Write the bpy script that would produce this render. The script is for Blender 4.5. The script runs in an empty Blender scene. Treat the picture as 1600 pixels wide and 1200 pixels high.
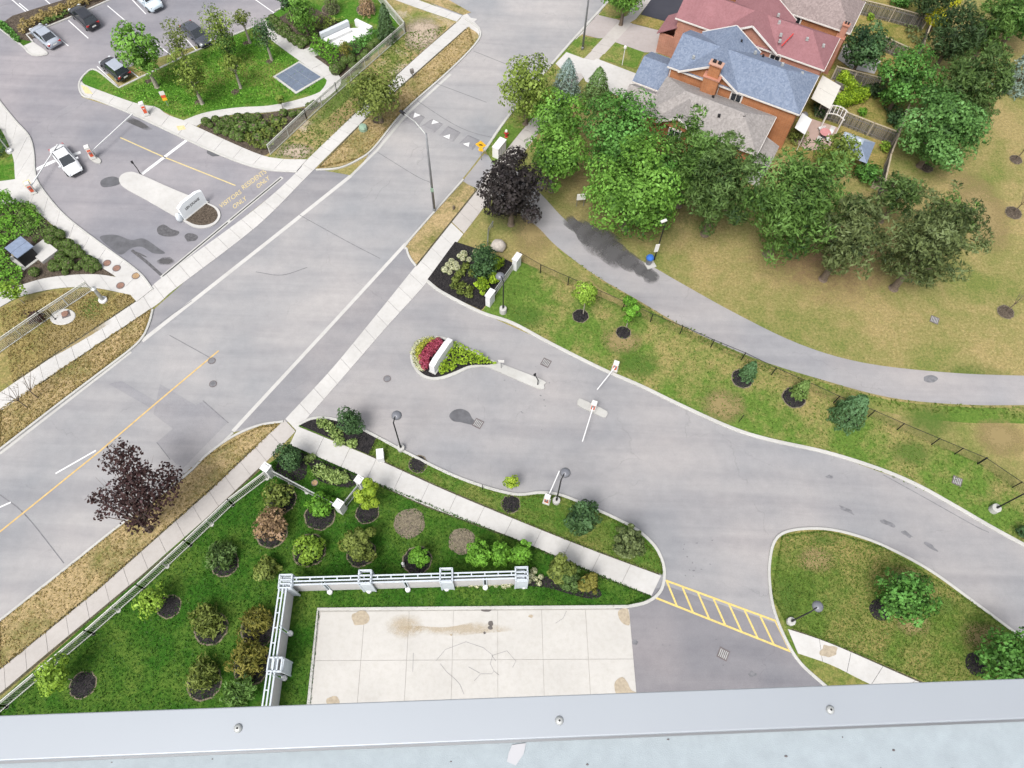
import bpy, bmesh, math, random
import numpy as np
from mathutils import Vector, Matrix

# ------------------------------------------------------------------ camera, sky, sun
SC = bpy.context.scene
COL = SC.collection
F_PX = 1160.0            # focal length in photo pixels (photo is 1600 x 1200)
H = 62.0                 # eye height above the ground, metres
_d = np.array([775.0 - 800, 1200.0 - 600, F_PX]); _d /= np.linalg.norm(_d)
_fw = np.array([0, 0, 1.0]) - _d * _d[2]; _fw /= np.linalg.norm(_fw)
_rt = np.cross(_fw, _d)
if _rt[0] < 0: _rt = -_rt
RM = np.array([_rt, _fw, -_d])      # photo ray (x right, y down, z ahead) -> world
cam = bpy.data.cameras.new('camera'); camo = bpy.data.objects.new('camera', cam); COL.objects.link(camo)
cam.sensor_fit = 'HORIZONTAL'; cam.sensor_width = 36; cam.lens = 36 * F_PX / 1600
cam.clip_start = 0.05; cam.clip_end = 2000
_m = Matrix.Identity(4)
for i in range(3):
    _m[i][0] = RM[i][0]; _m[i][1] = -RM[i][1]; _m[i][2] = -RM[i][2]
_m[2][3] = H
camo.matrix_world = _m
SC.camera = camo

SUN_EL, SUN_AZ = math.radians(58), math.radians(205)     # soft high light, clouds
w = bpy.data.worlds.new('World'); SC.world = w; w.use_nodes = True
nt = w.node_tree; nt.nodes.clear()
sky = nt.nodes.new('ShaderNodeTexSky'); sky.sky_type = 'NISHITA'; sky.sun_disc = False
sky.sun_elevation = SUN_EL; sky.sun_rotation = SUN_AZ; sky.dust_density = 4.0; sky.air_density = 1.0; sky.ozone_density = 1.0
hs = nt.nodes.new('ShaderNodeHueSaturation'); hs.inputs['Saturation'].default_value = 0.30
bg = nt.nodes.new('ShaderNodeBackground'); bg.inputs['Strength'].default_value = 0.105
wo = nt.nodes.new('ShaderNodeOutputWorld')
nt.links.new(sky.outputs[0], hs.inputs['Color']); nt.links.new(hs.outputs[0], bg.inputs['Color']); nt.links.new(bg.outputs[0], wo.inputs['Surface'])
sl = bpy.data.lights.new('sun', 'SUN'); sl.energy = 1.5; sl.angle = math.radians(22); sl.color = (1, 0.97, 0.93)
so = bpy.data.objects.new('sun', sl); COL.objects.link(so)
so.rotation_euler = (math.pi / 2 - SUN_EL, 0, math.pi - SUN_AZ)
so.location = (0, 0, 90)
SC.view_settings.view_transform = 'Standard'; SC.view_settings.look = 'None'
SC.view_settings.exposure = 1.06; SC.view_settings.gamma = 1.0; SC.view_settings.use_curve_mapping = False
SC.cycles.max_bounces = 6

# ------------------------------------------------------------------ helpers
rnd = random.Random(7)
nrg = np.random.default_rng(11)

def G(x, y, z=0.0):
    """world point at height z seen at photo pixel (x, y)"""
    r = RM @ np.array([x - 800, y - 600, F_PX])
    t = (H - z) / -r[2]
    return Vector((r[0] * t, r[1] * t, z))

def MPP(p):
    """metres per photo pixel at world point p"""
    return float(np.dot(RM[:, 2], np.array([p[0], p[1], p[2] - H]))) / F_PX

def path(pts, closed=False, n=6):
    """photo pixels -> smooth ground polyline; a third member 1 marks a sharp corner"""
    P = [np.array(G(p[0], p[1])[:2]) for p in pts]
    S = [len(p) > 2 and p[2] == 1 for p in pts]
    N = len(P); out = []
    rng = range(N if closed else N - 1)
    for i in rng:
        j = (i + 1) % N
        p1, p2 = P[i], P[j]
        p0 = P[i - 1] if (closed or i > 0) else 2 * p1 - p2
        p3 = P[(j + 1) % N] if (closed or j < N - 1) else 2 * p2 - p1
        if S[i]: p0 = 2 * p1 - p2
        if S[j]: p3 = 2 * p2 - p1
        k = 1 if (S[i] and S[j]) else n
        for s in range(k):
            t = s / k
            out.append(0.5 * ((2 * p1) + (-p0 + p2) * t + (2 * p0 - 5 * p1 + 4 * p2 - p3) * t * t + (-p0 + 3 * p1 - 3 * p2 + p3) * t ** 3))
    if not closed: out.append(P[-1])
    return out

def sharp(pts): return [(p[0], p[1], 1) for p in pts]

def resample(pl, n):
    pl = np.array(pl); d = np.r_[0, np.cumsum(np.linalg.norm(np.diff(pl, axis=0), axis=1))]
    t = np.linspace(0, d[-1], n)
    return np.stack([np.interp(t, d, pl[:, 0]), np.interp(t, d, pl[:, 1])], 1)

def plen(pl):
    pl = np.array(pl); return float(np.sum(np.linalg.norm(np.diff(pl, axis=0), axis=1)))

class MB:
    def __init__(s): s.v = []; s.f = []; s.m = []; s.cur = 0
    def add(s, vs, fs):
        o = len(s.v); s.v += [tuple(v) for v in vs]
        for f in fs: s.f.append(tuple(o + i for i in f)); s.m.append(s.cur)
        return s
    def box(s, c, d, rz=0.0, top=1.0, M=None):
        x, y, z = d[0] / 2, d[1] / 2, d[2] / 2
        vs = [Vector((sx * x * (top if sz > 0 else 1), sy * y * (top if sz > 0 else 1), sz * z)) for sz in (-1, 1) for sy in (-1, 1) for sx in (-1, 1)]
        R = M if M is not None else Matrix.Rotation(rz, 3, 'Z')
        vs = [R @ v + Vector(c) for v in vs]
        return s.add(vs, [(0, 2, 3, 1), (4, 5, 7, 6), (0, 1, 5, 4), (2, 6, 7, 3), (0, 4, 6, 2), (1, 3, 7, 5)])
    def bar(s, a, b, wd, ht=None):
        """box beam from a to b, width wd, height ht"""
        a = Vector(a); b = Vector(b); ht = ht or wd
        d = (b - a); L = d.length; d.normalize()
        up = Vector((0, 0, 1)) if abs(d.z) < 0.95 else Vector((1, 0, 0))
        sx = d.cross(up).normalized(); sz = sx.cross(d).normalized()
        M = Matrix((sx, d, sz)).transposed()
        return s.box((a + b) / 2, (wd, L, ht), M=M)
    def cyl(s, a, b, r0, r1=None, n=8, cap=True):
        a = Vector(a); b = Vector(b); r1 = r0 if r1 is None else r1
        d = (b - a).normalized(); up = Vector((0, 0, 1)) if abs(d.z) < 0.9 else Vector((1, 0, 0))
        u = d.cross(up).normalized(); v = d.cross(u).normalized()
        vs = []
        for c, r in ((a, r0), (b, r1)):
            for i in range(n):
                t = 2 * math.pi * i / n; vs.append(c + (u * math.cos(t) + v * math.sin(t)) * r)
        fs = [(i, (i + 1) % n, n + (i + 1) % n, n + i) for i in range(n)]
        if cap: fs += [tuple(range(n - 1, -1, -1)), tuple(range(n, 2 * n))]
        return s.add(vs, fs)
    def lathe(s, c, prof, n=14, sx=1.0, sy=1.0):
        c = Vector(c); vs = []
        for r, z in prof:
            for i in range(n):
                t = 2 * math.pi * i / n; vs.append(c + Vector((r * math.cos(t) * sx, r * math.sin(t) * sy, z)))
        fs = []
        for k in range(len(prof) - 1):
            for i in range(n):
                fs.append((k * n + i, k * n + (i + 1) % n, (k + 1) * n + (i + 1) % n, (k + 1) * n + i))
        fs.append(tuple(range(n - 1, -1, -1))); o = (len(prof) - 1) * n; fs.append(tuple(o + i for i in range(n)))
        return s.add(vs, fs)
    def prism(s, poly, z0, z1):
        n = len(poly)
        vs = [(p[0], p[1], z0) for p in poly] + [(p[0], p[1], z1) for p in poly]
        fs = [tuple(range(n - 1, -1, -1)), tuple(range(n, 2 * n))] + [(i, (i + 1) % n, n + (i + 1) % n, n + i) for i in range(n)]
        return s.add(vs, fs)
    def sheet(s, poly, z): return s.add([(p[0], p[1], z) for p in poly], [tuple(range(len(poly)))])
    def build(s, name, mats, parent=None, world=False, smooth=False):
        me = bpy.data.meshes.new(name)
        vs = s.v
        if world and parent is not None:
            iv = parent.matrix_basis.inverted(); 
            if parent.parent is not None: iv = iv @ parent.parent.matrix_basis.inverted()
            vs = [tuple(iv @ Vector(v)) for v in vs]
        me.from_pydata(vs, [], s.f)
        if not isinstance(mats, (list, tuple)): mats = [mats]
        for m in mats: me.materials.append(m)
        if len(mats) > 1:
            for p, k in zip(me.polygons, s.m): p.material_index = k
        if smooth:
            for p in me.polygons: p.use_smooth = True
        me.update()
        o = bpy.data.objects.new(name, me); COL.objects.link(o)
        if parent is not None: o.parent = parent
        return o

def fixn(o):
    bm = bmesh.new(); bm.from_mesh(o.data); bmesh.ops.recalc_face_normals(bm, faces=bm.faces); bm.to_mesh(o.data); bm.free(); return o

LABELS = {}
def tag(o, label, cat, group=None, kind=None):
    o['label'] = label; o['category'] = cat
    if group: o['group'] = group
    if kind: o['kind'] = kind
    return o
def thing(name, label, cat, loc=(0, 0, 0), rz=0.0, group=None):
    o = bpy.data.objects.new(name, None); COL.objects.link(o); o.empty_display_size = 0.2
    o.matrix_basis = Matrix.Translation(Vector(loc)) @ Matrix.Rotation(rz, 4, 'Z')
    return tag(o, label, cat, group)
def dup(root, loc, rz=0.0, sc=1.0, label=None, group=None):
    r = root.copy(); COL.objects.link(r)
    r.matrix_basis = Matrix.Translation(Vector(loc)) @ Matrix.Rotation(rz, 4, 'Z') @ Matrix.Scale(sc, 4)
    if label: r['label'] = label
    if group: r['group'] = group
    for ch in list(root.children):
        c = ch.copy(); COL.objects.link(c); c.parent = r
        for g in ch.children:
            q = g.copy(); COL.objects.link(q); q.parent = c
    return r
def struct(o): o['kind'] = 'structure'; return o

# ------------------------------------------------------------------ materials
def newmat(name):
    m = bpy.data.materials.new(name); m.use_nodes = True
    t = m.node_tree; b = t.nodes['Principled BSDF']
    return m, t, b
def N(t, ty, **kw):
    n = t.nodes.new(ty)
    for k, v in kw.items():
        if k in n.inputs: n.inputs[k].default_value = v
        else: setattr(n, k, v)
    return n
def ramp(t, src, stops):
    r = t.nodes.new('ShaderNodeValToRGB'); e = r.color_ramp.elements
    while len(e) < len(stops): e.new(0.5)
    for k, (p, c) in enumerate(stops):
        e[k].position = p; e[k].color = (*c, 1) if len(c) == 3 else c
    t.links.new(src, r.inputs[0]); return r.outputs[0]
def noise(t, co, scale, detail=3, rough=0.55, dist=0.0):
    n = N(t, 'ShaderNodeTexNoise', Scale=scale, Detail=detail, Roughness=rough, Distortion=dist)
    t.links.new(co, n.inputs['Vector']); return n.outputs['Fac']
def mix(t, a, b, fac, mode='MIX'):
    n = t.nodes.new('ShaderNodeMix'); n.data_type = 'RGBA'; n.blend_type = mode
    for sock, v in ((n.inputs[0], fac), (n.inputs[6], a), (n.inputs[7], b)):
        if hasattr(v, 'links') or hasattr(v, 'is_output'): t.links.new(v, sock)
        else: sock.default_value = v if isinstance(v, (int, float)) else (*v, 1)
    return n.outputs[2]
def coord(t, kind='world'):
    if kind == 'world': return t.nodes.new('ShaderNodeNewGeometry').outputs['Position']
    return t.nodes.new('ShaderNodeTexCoord').outputs['Object']
def bump(t, b, h, strength=0.3, dist=0.02):
    n = N(t, 'ShaderNodeBump', Strength=strength, Distance=dist); t.links.new(h, n.inputs['Height']); t.links.new(n.outputs[0], b.inputs['Normal'])

def plain(name, c, rough=0.6, metal=0.0, var=0.12, scale=3.0, kind='obj', spec=0.4, bmp=0.0):
    m, t, b = newmat(name); co = coord(t, kind)
    f = noise(t, co, scale, 5, 0.6)
    lo = tuple(x * (1 - var) for x in c); hi = tuple(min(1, x * (1 + var)) for x in c)
    t.links.new(ramp(t, f, [(0.3, lo), (0.7, hi)]), b.inputs['Base Color'])
    b.inputs['Roughness'].default_value = rough; b.inputs['Metallic'].default_value = metal; b.inputs['Specular IOR Level'].default_value = spec
    if bmp: bump(t, b, noise(t, co, scale * 14, 3), bmp, 0.01)
    return m

def asphalt(name, c, warm=(1.03, 0.99, 0.98), cool=(0.97, 0.99, 1.04), ang=62, contrast=0.14):
    m, t, b = newmat(name); co = coord(t)
    mp = N(t, 'ShaderNodeMapping'); mp.inputs['Rotation'].default_value = (0, 0, -math.radians(ang)); mp.inputs['Scale'].default_value = (0.045, 0.55, 1)
    t.links.new(co, mp.inputs['Vector'])
    big = noise(t, co, 0.09, 3, 0.5); streak = noise(t, mp.outputs[0], 1.0, 4, 0.6, 0.4); mid = noise(t, co, 1.1, 6, 0.65); fine = noise(t, co, 22, 3, 0.7)
    A = tuple(x * k * (1 - contrast) for x, k in zip(c, cool)); B = tuple(x * k * (1 + contrast * .7) for x, k in zip(c, warm))
    base = ramp(t, big, [(0.35, A), (0.65, B)])
    st = ramp(t, streak, [(0.32, (0.84, 0.84, 0.86)), (0.55, (1, 1, 1)), (0.75, (1.06, 1.05, 1.05))])
    col = mix(t, base, st, 0.85, 'MULTIPLY')
    md = ramp(t, mid, [(0.3, (0.93, 0.93, 0.94)), (0.7, (1.05, 1.05, 1.05))]); col = mix(t, col, md, 1.0, 'MULTIPLY')
    fi = ramp(t, fine, [(0.25, (0.80, 0.80, 0.80)), (0.5, (1, 1, 1)), (0.75, (1.16, 1.16, 1.16))]); col = mix(t, col, fi, 0.8, 'MULTIPLY')
    ck = N(t, 'ShaderNodeTexVoronoi', feature='DISTANCE_TO_EDGE', Scale=0.11); wv = N(t, 'ShaderNodeMix', data_type='VECTOR'); nzv = N(t, 'ShaderNodeTexNoise', Scale=.7, Detail=5); t.links.new(co, nzv.inputs['Vector']); wv.inputs[0].default_value = .035
    ad = N(t, 'ShaderNodeVectorMath', operation='MULTIPLY_ADD'); t.links.new(nzv.outputs['Color'], ad.inputs[0]); ad.inputs[1].default_value = (2.2, 2.2, 0); t.links.new(co, ad.inputs[2]); t.links.new(ad.outputs[0], ck.inputs['Vector'])
    kr = ramp(t, ck.outputs['Distance'], [(0.0, (.84, .84, .84)), (0.004, (1, 1, 1))]); km = ramp(t, noise(t, co, .16, 2), [(.5, (0, 0, 0)), (.56, (1, 1, 1))]); col = mix(t, col, mix(t, (1, 1, 1), kr, km), 1.0, 'MULTIPLY')
    t.links.new(col, b.inputs['Base Color']); b.inputs['Roughness'].default_value = 0.93; b.inputs['Specular IOR Level'].default_value = 0.15
    bump(t, b, fine, 0.25, 0.01)
    return m

def concrete(name, c, stain=0.10):
    m, t, b = newmat(name); co = coord(t)
    big = noise(t, co, 0.25, 4, 0.6); mid = noise(t, co, 2.2, 6, 0.7); fine = noise(t, co, 25, 2)
    base = ramp(t, big, [(0.3, tuple(x * (1 - stain) for x in c)), (0.65, c)])
    col = mix(t, base, ramp(t, mid, [(0.28, (0.90, 0.89, 0.87)), (0.55, (1, 1, 1))]), 0.8, 'MULTIPLY')
    col = mix(t, col, ramp(t, fine, [(0.25, (0.93, 0.93, 0.93)), (0.6, (1.03, 1.03, 1.03))]), 0.8, 'MULTIPLY')
    t.links.new(col, b.inputs['Base Color']); b.inputs['Roughness'].default_value = 0.9; b.inputs['Specular IOR Level'].default_value = 0.2
    bump(t, b, fine, 0.2, 0.01)
    return m

def grass(name, g1, g2, d1, d2, dry=0.5, scale=0.22, soft=0.14, dirt=None, dirt_at=0.7):
    """patchy lawn: living colours g1..g2, parched colours d1..d2, dry = share that is parched"""
    m, t, b = newmat(name); co = coord(t)
    a = noise(t, co, scale, 5, 0.62, 0.5); a2 = noise(t, co, scale * 6, 5, 0.7); f1 = noise(t, co, 3.0, 5, 0.7); f2 = noise(t, co, 4.5, 5, 0.8); f3 = noise(t, co, 14.0, 3, 0.75)
    live = ramp(t, f1, [(0.32, g1), (0.68, g2)]); dead = ramp(t, f1, [(0.3, d1), (0.7, d2)])
    ad = N(t, 'ShaderNodeMath', operation='MULTIPLY_ADD'); t.links.new(a2, ad.inputs[0]); ad.inputs[1].default_value = 0.45
    t.links.new(a, ad.inputs[2])
    ad2 = N(t, 'ShaderNodeMath', operation='MULTIPLY_ADD'); t.links.new(f2, ad2.inputs[0]); ad2.inputs[1].default_value = 0.22; t.links.new(ad.outputs[0], ad2.inputs[2])
    th = 0.835 + (0.5 - dry) * 0.5
    fac = ramp(t, ad2.outputs[0], [(max(0, th - soft), (0, 0, 0)), (min(1, th + soft), (1, 1, 1))])
    col = mix(t, live, dead, fac)
    if dirt:
        dn = noise(t, co, scale * 1.7, 5, 0.65, 0.8)
        col = mix(t, col, dirt, ramp(t, dn, [(dirt_at - 0.05, (0, 0, 0)), (dirt_at + 0.06, (0.85, 0.85, 0.85))]))
    col = mix(t, col, ramp(t, f2, [(0.30, (0.55, 0.58, 0.52)), (0.5, (1, 1, 1)), (0.70, (1.35, 1.32, 1.26))]), 0.85, 'MULTIPLY')
    col = mix(t, col, ramp(t, f3, [(0.30, (0.58, 0.60, 0.55)), (0.5, (1, 1, 1)), (0.70, (1.38, 1.36, 1.3))]), 0.8, 'MULTIPLY')
    t.links.new(col, b.inputs['Base Color']); b.inputs['Roughness'].default_value = 0.95; b.inputs['Specular IOR Level'].default_value = 0.1
    bump(t, b, f3, 0.7, 0.06)
    return m

def mulch_mat(name, c1, c2):
    m, t, b = newmat(name); co = coord(t)
    v = N(t, 'ShaderNodeTexVoronoi', Scale=11.0); t.links.new(co, v.inputs['Vector'])
    f = noise(t, co, 6, 5, 0.7)
    col = mix(t, ramp(t, v.outputs['Color'], [(0.1, c1), (0.9, c2)]), ramp(t, f, [(0.3, (0.6, 0.6, 0.6)), (0.7, (1.3, 1.3, 1.3))]), 0.9, 'MULTIPLY')
    t.links.new(col, b.inputs['Base Color']); b.inputs['Roughness'].default_value = 0.95; b.inputs['Specular IOR Level'].default_value = 0.1
    bump(t, b, v.outputs['Distance'], 0.8, 0.06); return m

def leafmat(name, dark, light, trans=0.25):
    m = bpy.data.materials.new(name); m.use_nodes = True; t = m.node_tree; t.nodes.clear()
    at = N(t, 'ShaderNodeAttribute', attribute_name='v')
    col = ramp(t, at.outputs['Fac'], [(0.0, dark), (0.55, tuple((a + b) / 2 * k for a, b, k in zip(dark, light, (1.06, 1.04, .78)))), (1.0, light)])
    d = N(t, 'ShaderNodeBsdfPrincipled', Roughness=0.6); d.inputs['Specular IOR Level'].default_value = 0.25; t.links.new(col, d.inputs['Base Color'])
    tr = N(t, 'ShaderNodeBsdfTranslucent'); t.links.new(col, tr.inputs['Color'])
    mx = N(t, 'ShaderNodeMixShader'); mx.inputs[0].default_value = trans
    o = N(t, 'ShaderNodeOutputMaterial')
    t.links.new(d.outputs[0], mx.inputs[1]); t.links.new(tr.outputs[0], mx.inputs[2]); t.links.new(mx.outputs[0], o.inputs[0])
    return m

def shingle(name, c1, c2):
    m, t, b = newmat(name); co = coord(t)
    v = N(t, 'ShaderNodeTexVoronoi', Scale=5.5); t.links.new(co, v.inputs['Vector'])
    f = noise(t, co, 0.5, 4, 0.6); g = noise(t, co, 14, 3, 0.7)
    col = ramp(t, v.outputs['Color'], [(0.15, c1), (0.85, c2)])
    col = mix(t, col, ramp(t, f, [(0.3, (0.92, 0.92, 0.92)), (0.7, (1.06, 1.06, 1.06))]), 1.0, 'MULTIPLY')
    col = mix(t, col, ramp(t, g, [(0.3, (0.85, 0.85, 0.85)), (0.7, (1.12, 1.12, 1.12))]), 0.8, 'MULTIPLY')
    t.links.new(col, b.inputs['Base Color']); b.inputs['Roughness'].default_value = 0.95; b.inputs['Specular IOR Level'].default_value = 0.15
    bump(t, b, v.outputs['Distance'], 0.4, 0.02); return m

def brickmat(name, c1, c2, mo):
    m, t, b = newmat(name); co = coord(t)
    # bricks laid along the wall whatever way it faces: use horizontal run and height
    sx = N(t, 'ShaderNodeSeparateXYZ'); t.links.new(co, sx.inputs[0])
    ad = N(t, 'ShaderNodeMath', operation='ADD'); t.links.new(sx.outputs[0], ad.inputs[0]); t.links.new(sx.outputs[1], ad.inputs[1])
    cb = N(t, 'ShaderNodeCombineXYZ'); t.links.new(ad.outputs[0], cb.inputs[0]); t.links.new(sx.outputs[2], cb.inputs[1])
    br = N(t, 'ShaderNodeTexBrick', Scale=1.0); br.inputs['Brick Width'].default_value = 0.24; br.inputs['Row Height'].default_value = 0.085; br.inputs['Mortar Size'].default_value = 0.010
    br.inputs['Color1'].default_value = (*c1, 1); br.inputs['Color2'].default_value = (*c2, 1); br.inputs['Mortar'].default_value = (*mo, 1)
    t.links.new(cb.outputs[0], br.inputs['Vector'])
    f = noise(t, co, 1.2, 5, 0.65)
    col = mix(t, br.outputs['Color'], ramp(t, f, [(0.3, (0.82, 0.82, 0.82)), (0.7, (1.12, 1.12, 1.12))]), 1.0, 'MULTIPLY')
    t.links.new(col, b.inputs['Base Color']); b.inputs['Roughness'].default_value = 0.9
    return m

M = {}
M['road'] = asphalt('road_asphalt', (0.290, 0.289, 0.286), contrast=0.15)
M['drive'] = asphalt('drive_asphalt', (0.274, 0.271, 0.269), ang=-28, contrast=0.13)
M['apron'] = asphalt('apron_asphalt', (0.238, 0.236, 0.239))
M['lot'] = asphalt('parking_asphalt', (0.240, 0.234, 0.245), ang=20, contrast=0.16)
M['visit'] = asphalt('visitor_asphalt', (0.245, 0.240, 0.250), ang=62, contrast=0.16)
M['court'] = asphalt('court_asphalt', (0.205, 0.200, 0.206), ang=0, contrast=.15)
M['patch'] = asphalt('patch_asphalt', (0.252, 0.251, 0.255), contrast=0.08)
M['pathmat'] = asphalt('path_asphalt', (0.285, 0.279, 0.277), ang=-25, contrast=0.08)
M['black_asphalt'] = asphalt('fresh_asphalt', (0.055, 0.055, 0.065), ang=-28)
M['centre_yellow'] = plain('road_yellow_paint', (0.50, 0.345, 0.14), 0.85, var=0.2, scale=3, kind='world')
M['wet'] = plain('wet_asphalt', (0.10, 0.10, 0.108), 0.55, var=0.2, scale=1.5, kind='world', spec=0.3)
M['wet2'] = plain('damp_asphalt', (0.085, 0.083, 0.088), 0.8, var=0.35, scale=4, kind='world')
M['seam'] = plain('seam_tar', (0.15, 0.15, 0.16), 0.9, var=0.3, kind='world')
M['conc'] = concrete('sidewalk_concrete', (0.475, 0.465, 0.45), 0.14)
M['conc_near'] = concrete('near_sidewalk_concrete', (0.40, 0.375, 0.355))
M['conc_pad'] = concrete('pad_concrete', (0.45, 0.435, 0.41), 0.10)
M['kerb'] = concrete('kerb_concrete', (0.44, 0.435, 0.415), 0.16)
M['joint'] = plain('joint_dirt', (0.20, 0.19, 0.18), 0.95, kind='world')
M['pad_joint'] = plain('pad_joint', (0.33, 0.315, 0.29), 0.95, kind='world')
M['crack'] = plain('crack_dark', (0.10, 0.09, 0.085), 0.95, kind='world')
M['rust'] = plain('rust_stain', (0.50, 0.41, 0.29), 0.95, var=0.12, scale=2, kind='world')
def soft_stain(name, c, amount=.7, sc=1.6, lo=.08, hi=.36):
    m = bpy.data.materials.new(name); m.use_nodes = True; t = m.node_tree; t.nodes.clear()
    tc = t.nodes.new('ShaderNodeTexCoord'); mp = N(t, 'ShaderNodeMapping'); mp.inputs['Location'].default_value = (-1, -1, 0); mp.inputs['Scale'].default_value = (2, 2, 0)
    t.links.new(tc.outputs['Generated'], mp.inputs['Vector']); gr = N(t, 'ShaderNodeTexGradient', gradient_type='SPHERICAL'); t.links.new(mp.outputs[0], gr.inputs[0])
    nz = noise(t, coord(t), sc, 6, .7, .6); ml = N(t, 'ShaderNodeMath', operation='MULTIPLY'); t.links.new(gr.outputs[1], ml.inputs[0]); t.links.new(nz, ml.inputs[1])
    n2 = noise(t, coord(t), sc * 5, 5, .75); m3 = N(t, 'ShaderNodeMath', operation='MULTIPLY'); m3.inputs[1].default_value = 2.0; t.links.new(n2, m3.inputs[0]); m4 = N(t, 'ShaderNodeMath', operation='MULTIPLY'); t.links.new(ml.outputs[0], m4.inputs[0]); t.links.new(m3.outputs[0], m4.inputs[1])
    al = ramp(t, m4.outputs[0], [(lo, (0, 0, 0)), (hi, (amount,) * 3)])
    d = N(t, 'ShaderNodeBsdfPrincipled', Roughness=.95); d.inputs['Base Color'].default_value = (*c, 1); d.inputs['Specular IOR Level'].default_value = .1; t.links.new(al, d.inputs['Alpha'])
    o = N(t, 'ShaderNodeOutputMaterial'); t.links.new(d.outputs[0], o.inputs[0]); return m
M['rust_soft'] = soft_stain('soft_rust', (0.42, 0.33, 0.20), .40)
M['grime'] = soft_stain('soft_grime', (0.27, 0.26, 0.25), .30)
M['soil_soft'] = soft_stain('bare_soil', (0.37, 0.30, 0.235), 1.0, .9)
M['green_soft'] = soft_stain('green_regrowth', (0.085, 0.16, 0.03), .55, .7)
M['dry_soft'] = soft_stain('parched_patch', (0.27, 0.21, 0.10), .8, .6)
M['soil_edge'] = soft_stain('soil_edge_stain', (0.09, 0.075, 0.055), .8, 2.0)
M['shade_wet'] = soft_stain('tyre_dark', (0.15, 0.15, 0.16), .45, .5)
M['mud'] = plain('dry_mud', (0.33, 0.28, 0.21), 0.95, var=0.2, scale=5, kind='world')
M['white_paint'] = plain('white_paint', (0.62, 0.62, 0.62), 0.8, var=0.15, scale=8, kind='world')
M['yellow_paint'] = plain('yellow_paint', (0.55, 0.42, 0.14), 0.8, var=0.18, scale=6, kind='world')
M['pale_yellow'] = plain('worn_yellow_paint', (0.52, 0.42, 0.20), 0.85, var=0.2, scale=6, kind='world')
M['tactile'] = plain('tactile_yellow', (0.55, 0.45, 0.25), 0.9, var=0.2, scale=6, kind='world')
DR, DR2 = (0.22, 0.168, 0.068), (0.315, 0.238, 0.115)
M['g_park'] = grass('park_grass', (0.105, 0.140, 0.034), (0.175, 0.19, 0.057), (0.215, 0.175, 0.068), (0.335, 0.265, 0.13), 0.54, 0.10)
M['g_lush'] = grass('lush_lawn', (0.016, 0.062, 0.006), (0.036, 0.108, 0.011), (0.058, 0.115, 0.016), (0.10, 0.15, 0.028), 0.36, 0.15)
M['g_mixed'] = grass('mixed_lawn', (0.065, 0.130, 0.020), (0.12, 0.185, 0.036), (0.185, 0.170, 0.058), (0.285, 0.235, 0.10), 0.46, 0.13, 0.10)
M['g_island'] = grass('island_lawn', (0.060, 0.115, 0.018), (0.11, 0.165, 0.032), (0.165, 0.155, 0.048), (0.26, 0.215, 0.085), 0.46, 0.12, 0.12)
M['g_strip'] = grass('strip_lawn_grass', (0.045, 0.105, 0.014), (0.085, 0.155, 0.026), (0.125, 0.145, 0.036), (0.19, 0.185, 0.06), 0.38, 0.2)
M['g_verge'] = grass('dry_verge', (0.11, 0.12, 0.036), (0.16, 0.155, 0.05), (0.275, 0.210, 0.105), (0.38, 0.285, 0.16), 0.66, 0.3)
M['g_bright'] = grass('watered_lawn', (0.035, 0.115, 0.010), (0.080, 0.180, 0.024), (0.125, 0.165, 0.036), (0.19, 0.20, 0.06), 0.32, 0.2)
M['g_worn'] = grass('worn_verge', (0.085, 0.135, 0.026), (0.14, 0.18, 0.042), (0.26, 0.20, 0.09), (0.34, 0.27, 0.14), 0.58, 0.16, 0.14, (0.40, 0.335, 0.27), 0.60)
M['g_dryish'] = grass('dry_corner_lawn', (0.085, 0.125, 0.025), (0.14, 0.165, 0.042), (0.20, 0.165, 0.062), (0.30, 0.235, 0.105), 0.66, 0.2)
M['g_yard'] = grass('backyard_lawn', (0.10, 0.125, 0.026), (0.15, 0.165, 0.04), (0.23, 0.185, 0.06), (0.31, 0.235, 0.095), 0.55, 0.25)
M['mulch'] = mulch_mat('black_mulch', (0.010, 0.010, 0.012), (0.040, 0.036, 0.036))
M['mulch_brown'] = mulch_mat('brown_mulch', (0.045, 0.035, 0.028), (0.13, 0.105, 0.08))
M['mulch_red'] = mulch_mat('pine_needles', (0.15, 0.07, 0.035), (0.26, 0.14, 0.075))
M['mulch_grey'] = mulch_mat('grey_mulch', (0.12, 0.10, 0.08), (0.22, 0.19, 0.13))
M['mulch_edge'] = mulch_mat('edge_soil', (0.045, 0.045, 0.028), (0.12, 0.105, 0.07))
M['bark'] = plain('bark', (0.13, 0.10, 0.075), 0.95, var=0.35, scale=6, bmp=0.5)
M['bark_pale'] = plain('pale_bark', (0.30, 0.27, 0.22), 0.95, var=0.25, scale=6)
M['black_metal'] = plain('black_metal', (0.018, 0.018, 0.020), 0.45, 0.3)
M['grey_metal'] = plain('grey_metal', (0.22, 0.225, 0.235), 0.45, 0.5)
M['galv'] = plain('galvanised_steel', (0.40, 0.41, 0.40), 0.5, 0.4)
M['fence_grey'] = plain('fence_paint', (0.50, 0.50, 0.46), 0.5, 0.1)
M['glob'] = plain('lamp_shade', (0.15, 0.155, 0.175), 0.35, 0.1)
M['stucco'] = plain('white_stucco', (0.60, 0.60, 0.60), 0.85, var=0.05, scale=2)
M['sign_white'] = plain('sign_white', (0.80, 0.83, 0.85), 0.7, var=0.03, scale=2)
M['stucco_blue'] = plain('bluish_stucco', (0.50, 0.53, 0.56), 0.85, var=0.06, scale=2)
M['trellis'] = plain('trellis_paint', (0.46, 0.50, 0.54), 0.6, var=0.08)
M['trellis_panel'] = plain('wall_panel_paint', (0.44, 0.43, 0.43), 0.8, var=0.08)
M['trellis_dark'] = plain('trellis_shadow_gap', (0.10, 0.12, 0.14), 0.7)
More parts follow.
